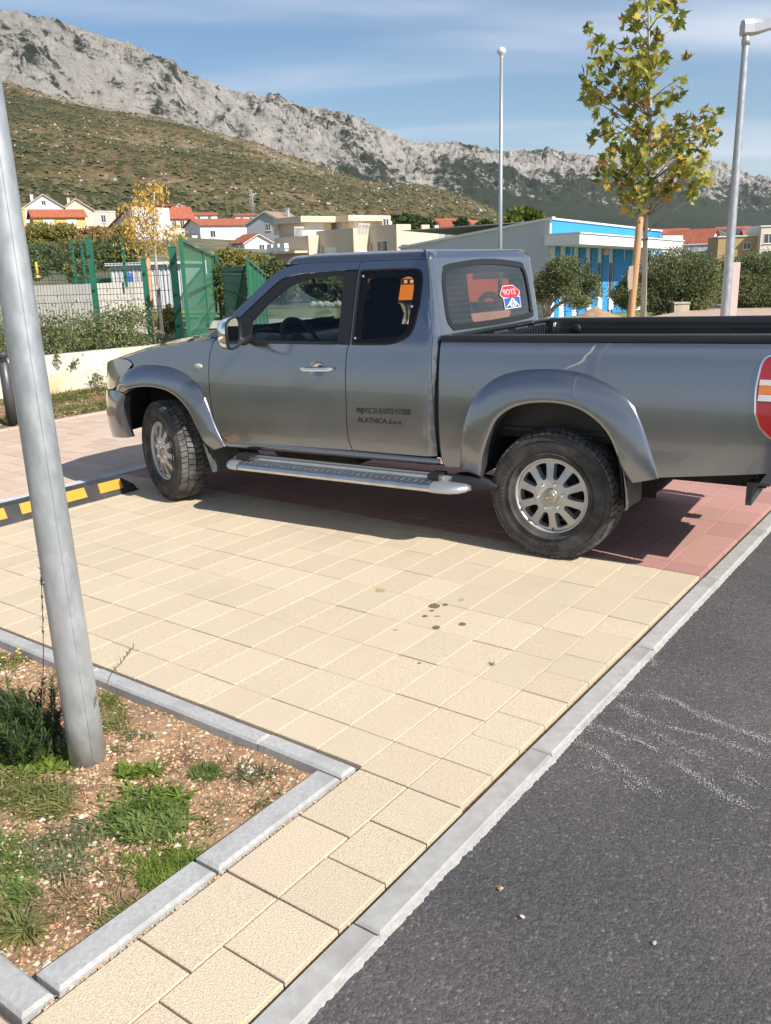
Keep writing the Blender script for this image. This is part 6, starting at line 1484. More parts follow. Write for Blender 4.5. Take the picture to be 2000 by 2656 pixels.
def house(name, label, cx, by, Y, w, d, h, rh, yaw, ridge, wall, roof=None, wins=(), side_wins=(), ov=.45, chimney=None, group=None, cat='house', sidewall=None):
    """base centre of the front wall under image column cx, base line at image row by"""
    c = at_depth(cx, by, Y); root = empty(name, (c.x, c.y, c.z), radians(yaw)); tag(root, label, cat, group); roof = roof or M_ROOFT; x0, x1 = -w/2, w/2; F = 4.0
    wm = WM[wall]; mb = MB()
    if ridge == 'y':
        mb.prism([(x0, -F), (x1, -F), (x1, h), (0, h+rh), (x0, h)], lambda u, v, dd: Vector((u, dd, v)), 0, d)
    elif ridge == 'x':
        mb.prism([(0, -F), (d, -F), (d, h), (d/2, h+rh), (0, h)], lambda u, v, dd: Vector((dd, u, v)), x0, x1)
    elif ridge == 'mono':   # high on the right
        mb.prism([(x0, -F), (x1, -F), (x1, h+rh), (x0, h)], lambda u, v, dd: Vector((u, dd, v)), 0, d)
    else: mb.b2(x0, x1, 0, d, -F, h)
    mb.obj('wall', wm, root)
    t = .14; k = ov
    def slab(poly, fn, a, b, m=roof): mb = MB(); mb.prism(poly, fn, a, b); return mb.obj('roof', m, root)
    if ridge == 'y':
        s = rh/(w/2)
        slab([(x0-k, h-k*s+.02), (0, h+rh+.02), (0, h+rh+.02+t), (x0-k, h-k*s+.02+t)], lambda u, v, dd: Vector((u, dd, v)), -k, d+k); r = slab([(x1+k, h-k*s+.02), (.002, h+rh+.02), (.002, h+rh+.02+t), (x1+k, h-k*s+.02+t)], lambda u, v, dd: Vector((u, dd, v)), -k, d+k)
        for sg in (-1, 1):
            mb = MB(); mb.prism([(sg*(w/2+k), h-k*s-.10), (0, h+rh-.10), (0, h+rh+.01), (sg*(w/2+k), h-k*s+.01)], lambda u, v, dd: Vector((u, dd, v)), -k+.01, -k+.09); mb.obj('fascia', M_SHUT, root)
    elif ridge == 'x':
        s = rh/(d/2)
        r = slab([(-k, h-k*s+.02), (d/2, h+rh+.02), (d/2, h+rh+.02+t), (-k, h-k*s+.02+t)], lambda u, v, dd: Vector((dd, u, v)), x0-k, x1+k); slab([(d+k, h-k*s+.02), (d/2+.002, h+rh+.02), (d/2+.002, h+rh+.02+t), (d+k, h-k*s+.02+t)], lambda u, v, dd: Vector((dd, u, v)), x0-k, x1+k)
    elif ridge == 'mono':
        r = slab([(x0-k, h-k*rh/w+.02), (x1+k, h+rh+k*rh/w+.02), (x1+k, h+rh+k*rh/w+.02+t), (x0-k, h-k*rh/w+.02+t)], lambda u, v, dd: Vector((u, dd, v)), -k, d+k)
    else:
        mb = MB(); mb.b2(x0-.15, x1+.15, -.15, d+.15, h, h+.18); r = mb.obj('roof', M_SHUT, root)
    if chimney: mb = MB(); mb.b2(chimney[0]-.3, chimney[0]+.3, chimney[1]-.3, chimney[1]+.3, h, h+rh+chimney[2]); mb.b2(chimney[0]-.38, chimney[0]+.38, chimney[1]-.38, chimney[1]+.38, h+rh+chimney[2], h+rh+chimney[2]+.12); mb.obj('chimney', wm, root)
    for wv in wins: add_window(root, lambda a, dd, z: Vector((a, -dd, z)), *wv)
    for wv in side_wins: add_window(root, lambda a, dd, z: Vector((x0-dd, d-a, z)), *wv)
    return root
house('gabled_house', 'white gabled house with red roof, leftmost on the hillside', 120, 578, 200, 8.2, 8, 3.3, 2.6, 24, 'y', 'white', wins=[(-1.2, 1.0, 1.0, 1.2), (1.4, 1.0, 1.0, 1.2), (0, 3.7, .8, .9)], chimney=(-2, 5, .2))
house('gabled_house', 'cream gabled house with red roof and two small gable windows', 203, 578, 212, 7.0, 8, 3.0, 2.3, 20, 'y', 'cream', wins=[(-.9, 2.0, .7, 1.0), (1.1, 1.8, .7, 1.0)], chimney=(-1.5, 3, .3))
yh = house('yellow_house', 'yellow house with low red roof, white shutters and yellow chimney', 158, 594, 170, 9.2, 5.5, 2.2, 1.3, 28, 'x', 'yellow', wins=[(-2.0, .4, 1.7, 1.25, True), (2.0, .4, 1.7, 1.25, True)], side_wins=[(2.2, .6, 1.2, .9, True)])
mb = MB(); mb.b2(-6.4, -5.6, 1.8, 2.7, -3, 3.6); mb.b2(-6.5, -5.5, 1.7, 2.8, 3.6, 3.85); mb.obj('chimney', WM['yellow'], yh)
c = at_depth(205, 603, 160); gw = empty('garden_wall', c, radians(20)); tag(gw, 'white garden wall below the yellow house', 'wall'); mb = MB(); mb.b2(-3.2, 2.8, 0, .3, -2, .95); mb.obj('wall', WM['white'], gw)
house('flat_roofed_house', 'low pink and mauve flat-roofed house on the hillside', 258, 588, 216, 8.5, 8.5, 3.4, 0, 38, 'flat', 'pink', wins=[(1.2, 1.0, 1.0, 1.6)])
house('mono_pitch_house', 'grey gabled house wall in shade left of the yellow tree', 318, 606, 158, 6.5, 8, 1.2, 3.2, -38, 'mono', 'lgrey')
house('gabled_house', 'orange-roofed house hidden behind the yellow tree', 432, 606, 196, 12, 9, 3.2, 2.4, 22, 'x', 'cream', wins=[(3.6, 1.0, .8, 1.6), (1.8, 1.0, .8, 1.6)])
house('gabled_house', 'orange gable end rising right of the yellow tree', 468, 590, 215, 5.5, 9, 3.0, 2.3, 30, 'y', 'white')
wh = house('big_white_house', 'large white house with red roof, dark windows and side balconies', 598, 652, 188, 12.2, 10.5, 5.2, 1.4, 29, 'x', 'white', wins=[(-3.5, 2.9, 1.0, 1.2), (1.6, 2.9, 1.2, 1.1, True), (-3.2, .2, 1.0, 1.3), (3.6, .2, 1.0, 1.3)], side_wins=[(2.0, 2.7, 1.2, 1.6), (6.0, 2.7, 1.0, 1.6), (3, .0, 1.4, 1.8)])
for z in (2.2, -.6):
    mb = MB(); mb.b2(-7.7, -6.12, 1.0, 9.0, z, z+.2); mb.b2(-7.7, -7.55, 1.0, 9.0, z+.2, z+1.1); mb.b2(-7.7, -6.12, 1.0, 1.12, z+.2, z+1.1); mb.obj('balcony', WM['lgrey'], wh)
house('grey_house', 'blue-grey gabled house with brown roof behind the apartment block', 690, 600, 172, 8.5, 9, 1.4, 2.1, -24, 'y', 'bluegrey', M_ROOFB, wins=[(0.6, .2, .9, 1.1)], chimney=(2, 5, .6))
house('small_white_house', 'small white house with short red roof beside the apartment terrace', 672, 664, 150, 5.0, 5, 2.2, 1.3, 34, 'y', 'white', wins=[(.6, .9, .9, .9)])
house('hill_house', 'tiny white house with orange roof highest above the yellow tree', 457, 548, 330, 6, 6, 1.4, .8, 15, 'x', 'white', wins=[(-1.3, .3, .8, .8), (1.3, .3, .8, .8)])
house('hill_house', 'tiny white bungalow with orange roof on the slope, left of the pylon', 532, 570, 300, 8, 6, 1.5, .8, 12, 'x', 'white', wins=[(-2, .3, .9, .8), (1.5, .3, .9, .8)])
house('hill_house', 'tiny pinkish house below the lattice pylon', 640, 576, 290, 7, 6, 2.0, .6, 20, 'x', 'pink', wins=[(-1.5, .7, .9, .8), (1.5, .7, .9, .8)])
# beige stepped apartment block
def apartment():
    yw = radians(38); e = Vector((cos(yw), sin(yw), 0)); l = Vector((-sin(yw), cos(yw), 0)); Y0 = 93.; A = at_depth(784, 640, Y0); base = Vector((A.x, A.y, -1.0)); root = empty('apartment_block', base, yw); tag(root, 'beige stepped apartment block with terraces behind the cab roof', 'building')
    def zpx(y): return at_depth(800, y, Y0).z+1.0
    ub = zpx(559); lb = zpx(603); fl = zpx(652); m = WM['beige']
    # local: x along lit faces, y back
    def blk(x0, x1, y0, y1, z0, z1, nm='wall_block', mm=None): mb = MB(); mb.b2(x0, x1, y0, y1, z0, z1); return mb.obj(nm, mm or m, root)
    blk(0, 4.4, 0, 5.4, zpx(575), ub, 'roof_parapet'); blk(.6, 4.4, .9, 5.3, fl, zpx(575)-.0); blk(0, .35, 5.0, 5.4, lb, zpx(575))
    blk(4.4, 10.0, -2.2, 3.0, zpx(574), ub-.003, 'roof_parapet'); blk(5.4, 10.0, -1.0, 3.0, fl, zpx(574)); blk(9.2, 10.2, -2.19, 3.0, lb, zpx(574))
    blk(0.002, 1.4, -1.2, 5.35, 0, zpx(611)); blk(1.4, 6.8, -.6, 6, 0, zpx(612)-.4); blk(1.402, 3.4, -7.0, -.6, 0, zpx(600), 'terrace_block'); blk(3.4, 9.0, -6.2, 1.0, 0, zpx(604)-.4)
    blk(3.402, 8.8, -11.2, -6.2, 0, zpx(613), 'terrace_block'); blk(3.404, 3.65, -11.2, -6.3, zpx(613), zpx(596), 'parapet'); blk(3.65, 5.2, -11.2, -11.0, zpx(613), zpx(596), 'parapet'); blk(6.6, 7.6, -11.2, -11.0, zpx(613), zpx(597), 'parapet'); blk(8.3, 8.8, -11.2, -11.0, zpx(613), zpx(598), 'parapet')
    blk(-1.6, .0, -1.0, 5.8, zpx(656), zpx(650), 'balcony_slab')
    def wn(x, y, z, w, h, sh=False): add_window(root, lambda a, d, zz: Vector((x+a, y-d, zz)), 0, z, w, h, sh, False)
    def wl(x, y, z, w, h, sh=False): add_window(root, lambda a, d, zz: Vector((x-d, y-a, zz)), 0, z, w, h, sh, False)
    zu = zpx(609)
    wn(2.2, .9, zu, 2.2, 1.5, True); wn(6.6, -1.0, zu-.1, 1.3, 1.5, True); wn(9.3, -2.19, zpx(598), .7, 1.1); wl(5.4, .6, zu, 1.3, 1.6, True); wl(1.4, 2.5, zpx(682), 1.4, 1.6, True); wl(1.402, -3.2, zpx(680), 1.6, 1.3, True); wl(3.402, -9., zpx(680), 1.5, 1.7)
    wn(2.5, -7.0, zpx(690), 1.2, 1.3, True); wn(5.5, -11.2, zpx(682), 3.2, 1.4)
    for (x, y, z) in ((1.39, -1.6, 0), (3.39, -7.2, 0), (1.395, .9, 0)):
        mb = MB(); mb.tube([(x-.1, y, 0), (x-.1, y, zpx(640))], .12, 8); mb.obj('drainpipe', m, root)
    for (x0, x1, y) in ((-1.55, -.4, -1.0), (2.0, 3.4, -7.0)):
        mb = MB(); zz = zpx(611)
        for k in range(9): mb.b2(x0+(x1-x0)*k/8-.02, x0+(x1-x0)*k/8+.02, y-.1, y-.06, zz-.1, zz+.75)
        mb.b2(x0, x1, y-.11, y-.05, zz+.75, zz+.82); tag(mb.obj('railing', M_SHUT, root), kind='stuff')
    for k in range(3):
        mb = MB(); mb.b2(-1.4, -.9, 1.2+k*1.3, 2.1+k*1.3, zpx(650), zpx(650)+.8); mb.obj('air_conditioner', M_SHUT, root)
apartment()
# houses right of the block
house('gabled_house', 'white house with red roof just right of the apartment block', 1147, 622, 240, 8, 7, 3.3, 1.7, -18, 'x', 'white', wins=[(-2, 1, .9, 1.1), (1.5, 1, .9, 1.1)])
house('gabled_house', 'cream gabled house with wide red roof left of the shaded sloping wall', 1205, 626, 215, 9, 8, 2.6, 2.2, -28, 'y', 'cream', wins=[(0, 1.4, .9, .9)])
house('hill_house', 'small upper house with brick-red roof between the dark trees', 1162, 596, 310, 7, 6, 2.4, 1.3, 14, 'x', 'pink', wins=[(-1.5, .8, .9, .9), (1.5, .8, .9, .9)])
house('hill_house', 'small white house with pale roof behind the tall mast', 1232, 598, 330, 8, 6, 2.2, .8, 10, 'x', 'white', wins=[(-2, .6, .9, .9)])
house('gabled_house', 'red-roofed house with white balcony gable behind the olive trees', 1775, 660, 150, 7.5, 6.5, 1.6, 2.3, -38, 'x', 'white', wins=[(2.4, .3, 1.0, 1.0), (.4, .3, 1.0, 1.0)], side_wins=[])
house('white_annex', 'low white flat house below the red-roofed one, behind olives', 1826, 690, 140, 6.5, 6, 3.2, 0, -20, 'flat', 'lgrey', wins=[(-1.2, .6, 1.6, 1.6), (1.8, .6, 1.2, 1.6)])
house('gabled_house', 'white house with small red roof left of the second lamp post', 1858, 655, 175, 7, 7, 2.6, 1.6, -20, 'y', 'white', wins=[(-1, .8, .9, .9), (1.2, .8, .9, .9)])
house('terraced_house', 'white stepped house with dark solar roof high on the right', 1925, 640, 210, 9, 7, 3.0, 1.0, -14, 'x', 'white', mat('solar_roof', (.03, .035, .06), .3), wins=[(-2.6, .6, 1.2, 1.2), (0, .6, 1.2, 1.2), (2.6, .6, 1.2, 1.2)])
house('hill_house', 'white house with red roof above the lamp post, right side', 1905, 618, 260, 9, 7, 2.2, 1.0, -10, 'x', 'white', wins=[(-2.6, .6, 1.0, 1.0), (2.4, .6, 1.0, 1.0)])
house('tan_building', 'mustard tan building with small windows right of the second lamp post', 1945, 686, 130, 9.2, 8, 3.9, 0, -10, 'flat', 'tan', wins=[(-.6, 2.2, .9, .8), (-.6, .4, .9, .8), (2.6, 2.2, .9, .8)])
house('cream_building', 'cream building with balconies at the right edge', 2010, 690, 128, 4.6, 7, 5.4, 0, -6, 'flat', 'cream', wins=[(-1.2, 3.2, 1.2, 1.2), (-1.2, .9, 1.2, 1.2)])
house('gabled_house', 'brown-roofed house peeping over the tan building', 1985, 650, 190, 8, 7, 2.8, 1.5, -12, 'x', 'pink', wins=[(-2, .8, 1, 1), (1, .8, 1, 1)])
house('hill_house', 'small dark-red roofed house behind the blue parapet end', 1740, 628, 230, 9, 7, 2.0, 1.2, -8, 'x', 'white', wins=[(2, .6, .9, .9)])
# ---- blue and white building
def blue_building():
    C = at_depth(1426, 815, 36.); Rr = at_depth(1714, 800, 42.); C.z = -.6; f = (Rr-C); f.z = 0; Ln = f.length; f.normalize(); bk = Vector((-f.y, f.x, 0)); nrm = -bk
    root = empty('blue_white_building', C, atan2(f.y, f.x)); tag(root, 'white and blue striped building with white canopy and sloping shaded side wall', 'building')
    def hit(x, y, P0, n):
        d = px_ray(x, y); t = (P0-Vector((0, 0, CAM_H))).dot(n)/d.dot(n); return Vector((0, 0, CAM_H))+d*t
    def uv(x, y, off=0.):   # on the front wall plane pushed off toward the viewer
        p = hit(x, y, C+nrm*off, nrm)-C; return p.dot(f), p.z
    D = 9.0; zc = uv(*z3f(312, 165))[1]; zr = uv(*z3f(985, 240))[1]; u_r = uv(*z3f(985, 260))[0]
    pl = hit(1044, 645, C, f); zl = pl.z-C.z; dl = (pl-C).dot(bk); 
    mshade = wallm('side_shaded', (.50, .50, .52)); mwh = WM['white']; mbl = mat('facade_blue', (.03, .27, .60), .7, col2=(.035, .29, .64), nscale=2, bump=.1, bscale=8); mtr = M_SHUT  # shade of the unlit side put into its grey; the roof shares it
    bz = uv(*z3f(312, 262))[1]
    z_rel = lambda z: z    # already relative to C.z
    # left wall (sloping top)
    mb = MB(); mb.prism([(0, -1), (dl, -1), (dl, zl), (0, zc)], lambda u, v, d: Vector((d, u, v)), -.12, .0); mb.obj('side_wall', mshade, root)
    mb = MB(); mb.prism([(-.15, zc), (dl+.1, zl), (dl+.1, zl+.10), (-.15, zc+.10)], lambda u, v, d: Vector((d, u, v)), -.18, .02); mb.obj('roof_edge', mtr, root)
    mb = MB(); mb.prism([(0, zc-.01), (u_r, zr-.01), (u_r, zr-.03), (0, zc-.03)], lambda u, v, d: Vector((u, d, v)), .2, dl); mb.obj('roof', mshade, root)
    # blue band
    bzr = uv(*z3f(985, 285))[1]
    mb = MB(); mb.prism([(0.002, bz-.3), (u_r, bzr-.3), (u_r, zr), (.002, zc)], lambda u, v, d: Vector((u, d, v)), 0, .25); mb.obj('parapet_band', mbl, root)
    mb = MB(); mb.prism([(-.05, zc), (u_r+.05, zr), (u_r+.05, zr+.07), (-.05, zc+.07)], lambda u, v, d: Vector((u, d, v)), -.06, .3); mb.obj('parapet_cap', mtr, root)
    # front wall and stripes
    u_end = uv(*z3f(1125, 330))[0]; mb = MB(); mb.b2(0, u_end, .05, .35, -1, bz); mb.obj('front_wall', mwh, root)
    for x0, x1 in ((320, 358), (400, 440), (478, 516), (552, 588), (622, 657), (690, 722), (905, 932), (957, 982)):
        u0 = uv(*z3f(x0, 520))[0]; u1 = uv(*z3f(x1, 520))[0]; mb = MB(); mb.b2(u0, u1, -.04, .048, -.9, bz-.02); mb.obj('stripe', mbl, root)
    u0 = uv(*z3f(724, 520))[0]; u1 = uv(*z3f(815, 520))[0]; mb = MB(); mb.b2(u0, u1, -.02, .047, -.9, bz-.02); mb.obj('entrance_recess', mbl, root)
    for x0, x1 in ((590, 612), (660, 684), (522, 545)):
        u0 = uv(*z3f(x0, 520))[0]; u1 = uv(*z3f(x1, 520))[0]; z0 = uv(*z3f(x0, 648))[1]; z1 = uv(*z3f(x0, 425))[1]; mb = MB(); mb.b2(u0, u1, -.03, .046, z0, z1); w_ = mb.obj('window', mtr, root); mb = MB(); mb.b2(u0+.02, u1-.05, -.045, -.028, z0+.05, z1-.05); mb.obj('pane', M_WIN, w_); mb = MB(); mb.b2(u0-.03, u1+.03, -.12, .04, z0-.5, z0); mb.obj('window_plinth', mtr, root)
    # canopy
    off = 1.6; a0, zt0 = uv(*z3f(485, 250), off); a1, zt1 = uv(*z3f(1125, 300), off); _, zb0 = uv(*z3f(485, 316), off); _, zb1 = uv(*z3f(1125, 352), off)
    mb = MB(); mb.prism([(a0, zb0), (a1, zb1), (a1, zt1), (a0, zt0)], lambda u, v, d: Vector((u, d, v)), -off, .04); mb.obj('canopy', mwh, root)
    mb = MB(); mb.prism([(a0-.02, zt0), (a1+.02, zt1), (a1+.02, zt1+.05), (a0-.02, zt0+.05)], lambda u, v, d: Vector((u, d, v)), -off-.05, .04); mb.obj('canopy_trim', mtr, root)
    b0, zq = uv(*z3f(318, 300), .9); mb = MB(); mb.b2(-.06, a0+.01, -.85, .03, zb0+.02, zt0-.05); mb.obj('canopy_return', mwh, root)
    mb = MB(); mb.b2(-.10, .12, -.10, .04, -1, zb0+.02); mb.obj('corner_pilaster', mwh, root)
    mb = MB(); mb.tube([(-.16, -.14, -1), (-.16, -.14, zb0)], .05, 8); mb.obj('drainpipe', mtr, root)
    # unfinished wiring and wrapped lamp under the canopy
    u, z = uv(*z3f(648, 365), 1.0); mb = MB(); mb.lathe([(0, -.13), (.09, -.11), (.12, 0), (.09, .1), (0, .12)], 12, 'Z', (u, -1.0, z)); mb.tube([(u, -1.0, z+.1), (u, -1.0, zb0)], .012, 5); mb.obj('wrapped_lamp', mat('wrapped_lamp', (.62, .40, .36), .5), root)
    for x in (432, 762):
        u, z = uv(*z3f(x, 350), 1.0); mb = MB(); mb.tube([(u, -1., zb0+.02), (u+.03, -1., z), (u-.02, -1., z-.25), (u+.06, -1., z-.45)], .012, 5); mb.obj('loose_cable', mtr, root)
    # roof aerial
    u, z = uv(*z3f(645, 190)); mb = MB(); mb.tube([(u, 1, zr), (u, 1, z+.15)], .02, 5); mb.tube([(u-.3, 1, z), (u+.3, 1, z+.05)], .015, 5); mb.obj('roof_aerial', mtr, root)
blue_building()
# earth heap in front of the blue wall
def heap():
    c = at_depth(*z3f(590, 735), 34.); mb = MB(); rows = []
    for i in range(9):
        r = i/8; rows.append([Vector((1.0*r*cos(t), .7*r*sin(t), .42*(1-r)**1.2*(1+.3*noise.noise((cos(t)*r*3, sin(t)*r*3, 1)))+.05*noise.noise((cos(t)*9*r, sin(t)*9*r, 4)))) for t in [2*pi*k/28 for k in range(28)]])
    mb.grid(rows, True, wrap_v=True); o = mb.obj('earth_heap', mat('heap_earth', (.34, .21, .12), .95, col2=(.45, .32, .21), nscale=5, bump=.8, bscale=14, bdist=.1)); o.location = (c.x, c.y, c.z-.22); tag(o, 'brown heap of earth in front of the blue striped wall', 'heap')
heap()
# verge and low stone edging near the olives
strip('rough_verge', [27.0, 29, 31, 33, 35.5], [1+1.5*i for i in range(22)], mat('verge_rough', (.20, .17, .095), .95, col2=(.11, .12, .045), nscale=1.6, bump=.6, bscale=10, bdist=.1, col3=(.36, .31, .23), n3scale=.5))
p = at_depth(*z3f(1412, 690), 13.5); mb = MB(); mb.b2(-.09, .09, -.06, .06, -.9, .62); o = mb.obj('marker_post', mat('marker_pink', (.60, .47, .43), .8), None, loc=(p.x, p.y, p.z)); o.name = 'service_post'; tag(o, 'pale pink service post just right of the second lamp post', 'post')
p = at_depth(*z3f(1095, 730), 28.5); mb = MB(); mb.b2(-.24, .24, -.3, .3, -.3, .24); mb.b2(-.26, .26, -.33, .33, .24, .29); o = mb.obj('stone_box', mat('stone_box', (.42, .36, .28), .9, col2=(.5, .44, .35), nscale=5), None, loc=(p.x, p.y, p.z)); tag(o, 'low pale stone box below the broad olive tree', 'stone box')
# lattice pylon
p = at_depth(655, 560, 420.); zt = at_depth(655, 492, 420.).z-p.z; root = empty('lattice_pylon', p); tag(root, 'thin lattice power pylon on the slope above the houses', 'pylon')
mb = MB()
for sx in (-1, 1):
    for sy in (-1, 1): mb.tube([(sx*1.1, sy*1.1, 0), (sx*.25, sy*.25, zt)], .16, 4)
for k in range(7):
    z0, z1 = zt*k/7, zt*(k+1)/7; r0, r1 = 1.1-.85*k/7, 1.1-.85*(k+1)/7
    mb.tube([(-r0, -r0, z0), (r1, -r1, z1)], .11, 4); mb.tube([(r0, -r0, z0), (-r1, -r1, z1)], .11, 4)
for k in (.72, .84, .96): mb.tube([(-1.6, 0, zt*k), (1.6, 0, zt*k)], .10, 4)
mb.obj('lattice', mat('pylon_steel', (.33, .33, .33), .6, .3), root)
# ---- orange lorry beyond the pickup
def lorry():
    Y = 28.; a = at_depth(925, 830, Y); b = at_depth(1345, 830, Y); Ln = b.x-a.x; root = empty('orange_lorry', (a.x, a.y, -.03)); tag(root, 'orange works lorry with dark lettering, seen only through the cab windows', 'lorry'); mo = mat('lorry_orange', (.75, .21, .02), .35, coat=.5)
    mb = MB(); pr = [(0, .62), (Ln*.62, .62), (Ln*.62, 1.93), (.06, 1.93), (0, 1.86)]; mb.prism(pr, lambda u, v, d: Vector((u, d, v)), 0, 1.9); mb.obj('box_body', mo, root)
    mb = MB(); mb.prism([(Ln*.64, .5), (Ln, .5), (Ln, 1.2), (Ln*.93, 1.86), (Ln*.68, 1.9), (Ln*.64, 1.8)], lambda u, v, d: Vector((u, d, v)), .02, 1.88); cab = mb.obj('lorry_cab', mo, root)
    mb = MB(); mb.prism([(Ln*.72, 1.2), (Ln*.94, 1.2), (Ln*.90, 1.75), (Ln*.72, 1.75)], lambda u, v, d: Vector((u, d, v)), .0, .03); mb.obj('cab_window', M_WIN, cab)
    mb = MB(); mb.b2(.02, Ln*.98, .1, 1.8, .42, .60); mb.obj('lorry_chassis', M_UNDER, root)
    for x in (Ln*.17, Ln*.82):
        for y in (.0, 1.66): mb = MB(); mb.lathe([(.2, 0), (.36, .0), (.40, .05), (.40, .2), (.36, .24), (.2, .24)], 24, 'Y', (x, y, .43)); mb.lathe([(.001, .04), (.2, .02), (.21, .05)], 20, 'Y', (x, y, .43)); mb.obj('lorry_wheel', M_TYRE, root)
    mb = MB(); mb.b2(.1, Ln*.61, -.012, .0, 1.10, 1.26); mb.obj('dark_band', M_SEAL, root)
    for k in range(16): mb = MB(); mb.b2(.2+k*.19, .30+k*.19, -.02, -.011, 1.13, 1.23); mb.obj('band_panel', mat('band_cream', (.7, .5, .3), .6), root)
    me = text_mesh('SE100L', .24, mat('lorry_lettering', (.30, .05, .01), .5), .004)
    o = mkobj('lettering', me, root, (1.35, -.006, 1.44)); o.rotation_euler = (pi/2, 0, 0)
lorry()
# ================================================================ MOUNTAIN, HILL, HAZE
RIDGE = [(-420, -60), (-200, -20), (0, 24), (78, 44), (180, 75), (257, 94), (335, 117), (413, 152), (468, 184), (530, 211), (608, 238), (663, 254), (702, 258), (741, 270), (780, 280), (827, 285), (881, 293), (920, 309), (967, 328), (1014, 347), (1053, 363), (1092, 371), (1139, 374), (1194, 374), (1233, 383), (1280, 398), (1400, 402), (1497, 402), (1555, 405), (1700, 410), (1808, 413), (1847, 422), (1886, 432), (1917, 443), (1944, 462), (2000, 463), (2080, 470), (2300, 480), (2600, 520)]
def col_dir(x):
    """unit horizontal bearing and elevation slope for image column x at its ridge row"""
    y = interp([p[0] for p in RIDGE], [p[1] for p in RIDGE], x); d = px_ray(x, y); h = sqrt(d.x*d.x+d.y*d.y); return Vector((d.x/h, d.y/h, 0)), d.z/h
def rock_noise(p, s):
    q = p*s; return noise.fractal(q, 1., 2.1, 5)
def build_mountain():
    cols = [-380+2780*i/760 for i in range(761)]; NT = 150; V = []; veg = []
    for x in cols:
        e, k = col_dir(x); R = interp([-400, 0, 700, 1300, 2000, 2500], [2300, 2350, 2900, 3700, 5200, 5600], x); H = k*R+CAM_H
        Rf = R*.42; dF = e*Rf; zf = terrain_z(dF.x, dF.y)-6
        for j in range(NT):
            t = j/(NT-1)*1.10; tt = min(t, 1.)
            sh = .62*tt**1.25+.38*smooth01((tt-.50)/.50)
            if t > 1: sh = 1-(t-1)*1.6
            r = Rf+(R-Rf)*t; p = e*r; z = zf+(H-zf)*sh
            amp = (9+60*smooth01((tt-.42)/.35))*(R/2600.)**.6
            q = Vector((p.x, p.y, z*1.3)); n1 = noise.fractal(q*.0042, 1., 2.1, 4); n2 = 1-abs(noise.noise(q*.013))*2; n3 = noise.fractal(q*.030, 1., 2., 3)
            fade = .35 if tt > .97 else 1.
            n4 = 1-abs(noise.noise(Vector((q.x*.045+q.z*.03, q.y*.045, q.z*.012))))*2
            d = amp*(.50*n1+.30*n2*smooth01((tt-.45)/.2)+.30*n3+.20*n4*smooth01((tt-.4)/.2))*(fade if t <= 1.02 else .3)
            ez = d*.50*(1-.75*smooth01((tt-.9)/.1)); er = -d*.8
            V.append((p.x+e.x*er, p.y+e.y*er, z+ez))
            bl = interp([0, 500, 900, 1300, 2000], [.52, .58, .74, .80, .80], x)
            veg.append(max(0, min(1, .47+max(0, (bl-tt)*3.2)-.05*smooth01((tt-bl)/.3)+.42*n1-.26*n2*(tt > .35)+.36*n3-.16*n4)))
    nC = len(cols); F = [(i*NT+j, (i+1)*NT+j, (i+1)*NT+j+1, i*NT+j+1) for i in range(nC-1) for j in range(NT-1)]
    me = bpy.data.meshes.new('mountain'); me.from_pydata(V, [], F); me.polygons.foreach_set('use_smooth', [True]*len(F))
    at = me.attributes.new('cover', 'FLOAT', 'POINT'); at.data.foreach_set('value', veg)
    m = bpy.data.materials.new('mountain_rock_scrub'); m.use_nodes = True; nt = m.node_tree; N = nt.nodes; L = nt.links; P = N['Principled BSDF']; P.inputs['Roughness'].default_value = .95; P.inputs['Specular IOR Level'].default_value = .1
    a = N.new('ShaderNodeAttribute'); a.attribute_name = 'cover'; g = N.new('ShaderNodeNewGeometry')
    n = N.new('ShaderNodeTexNoise'); n.inputs['Scale'].default_value = .05; n.inputs['Detail'].default_value = 9; n.inputs['Roughness'].default_value = .78; mp_ = N.new('ShaderNodeMapping'); mp_.inputs['Rotation'].default_value = (0, radians(-32), 0); mp_.inputs['Scale'].default_value = (.55, .8, 1.5); L.new(g.outputs['Position'], mp_.inputs[0]); L.new(mp_.outputs[0], n.inputs['Vector'])
    s = N.new('ShaderNodeMath'); s.operation = 'MULTIPLY_ADD'; s.inputs[1].default_value = 2.7; s.inputs[2].default_value = -1.30; L.new(n.outputs[0], s.inputs[0])
    ad = N.new('ShaderNodeMath'); ad.operation = 'ADD'; L.new(a.outputs['Fac'], ad.inputs[0]); L.new(s.outputs[0], ad.inputs[1])
    rp = N.new('ShaderNodeValToRGB'); el = rp.color_ramp.elements; el[0].position = .30; el[0].color = (.60, .565, .52, 1); el[1].position = .58; el[1].color = (.055, .065, .03, 1); q = el.new(.46); q.color = (.36, .335, .29, 1); q = el.new(.85); q.color = (.042, .058, .026, 1)
    L.new(ad.outputs[0], rp.inputs[0])
    n2 = N.new('ShaderNodeTexNoise'); n2.inputs['Scale'].default_value = .012; n2.inputs['Detail'].default_value = 6; L.new(g.outputs['Position'], n2.inputs['Vector'])
    mx = N.new('ShaderNodeMix'); mx.data_type = 'RGBA'; mx.blend_type = 'MULTIPLY'; mx.inputs[0].default_value = .7; r2 = N.new('ShaderNodeValToRGB'); r2.color_ramp.elements[0].position = .3; r2.color_ramp.elements[1].position = .7; r2.color_ramp.elements[0].color = (.72, .72, .74, 1); r2.color_ramp.elements[1].color = (1.15, 1.1, 1.02, 1)
    L.new(n2.outputs[0], r2.inputs[0]); L.new(rp.outputs[0], mx.inputs[6]); L.new(r2.outputs[0], mx.inputs[7]); L.new(mx.outputs[2], P.inputs['Base Color'])
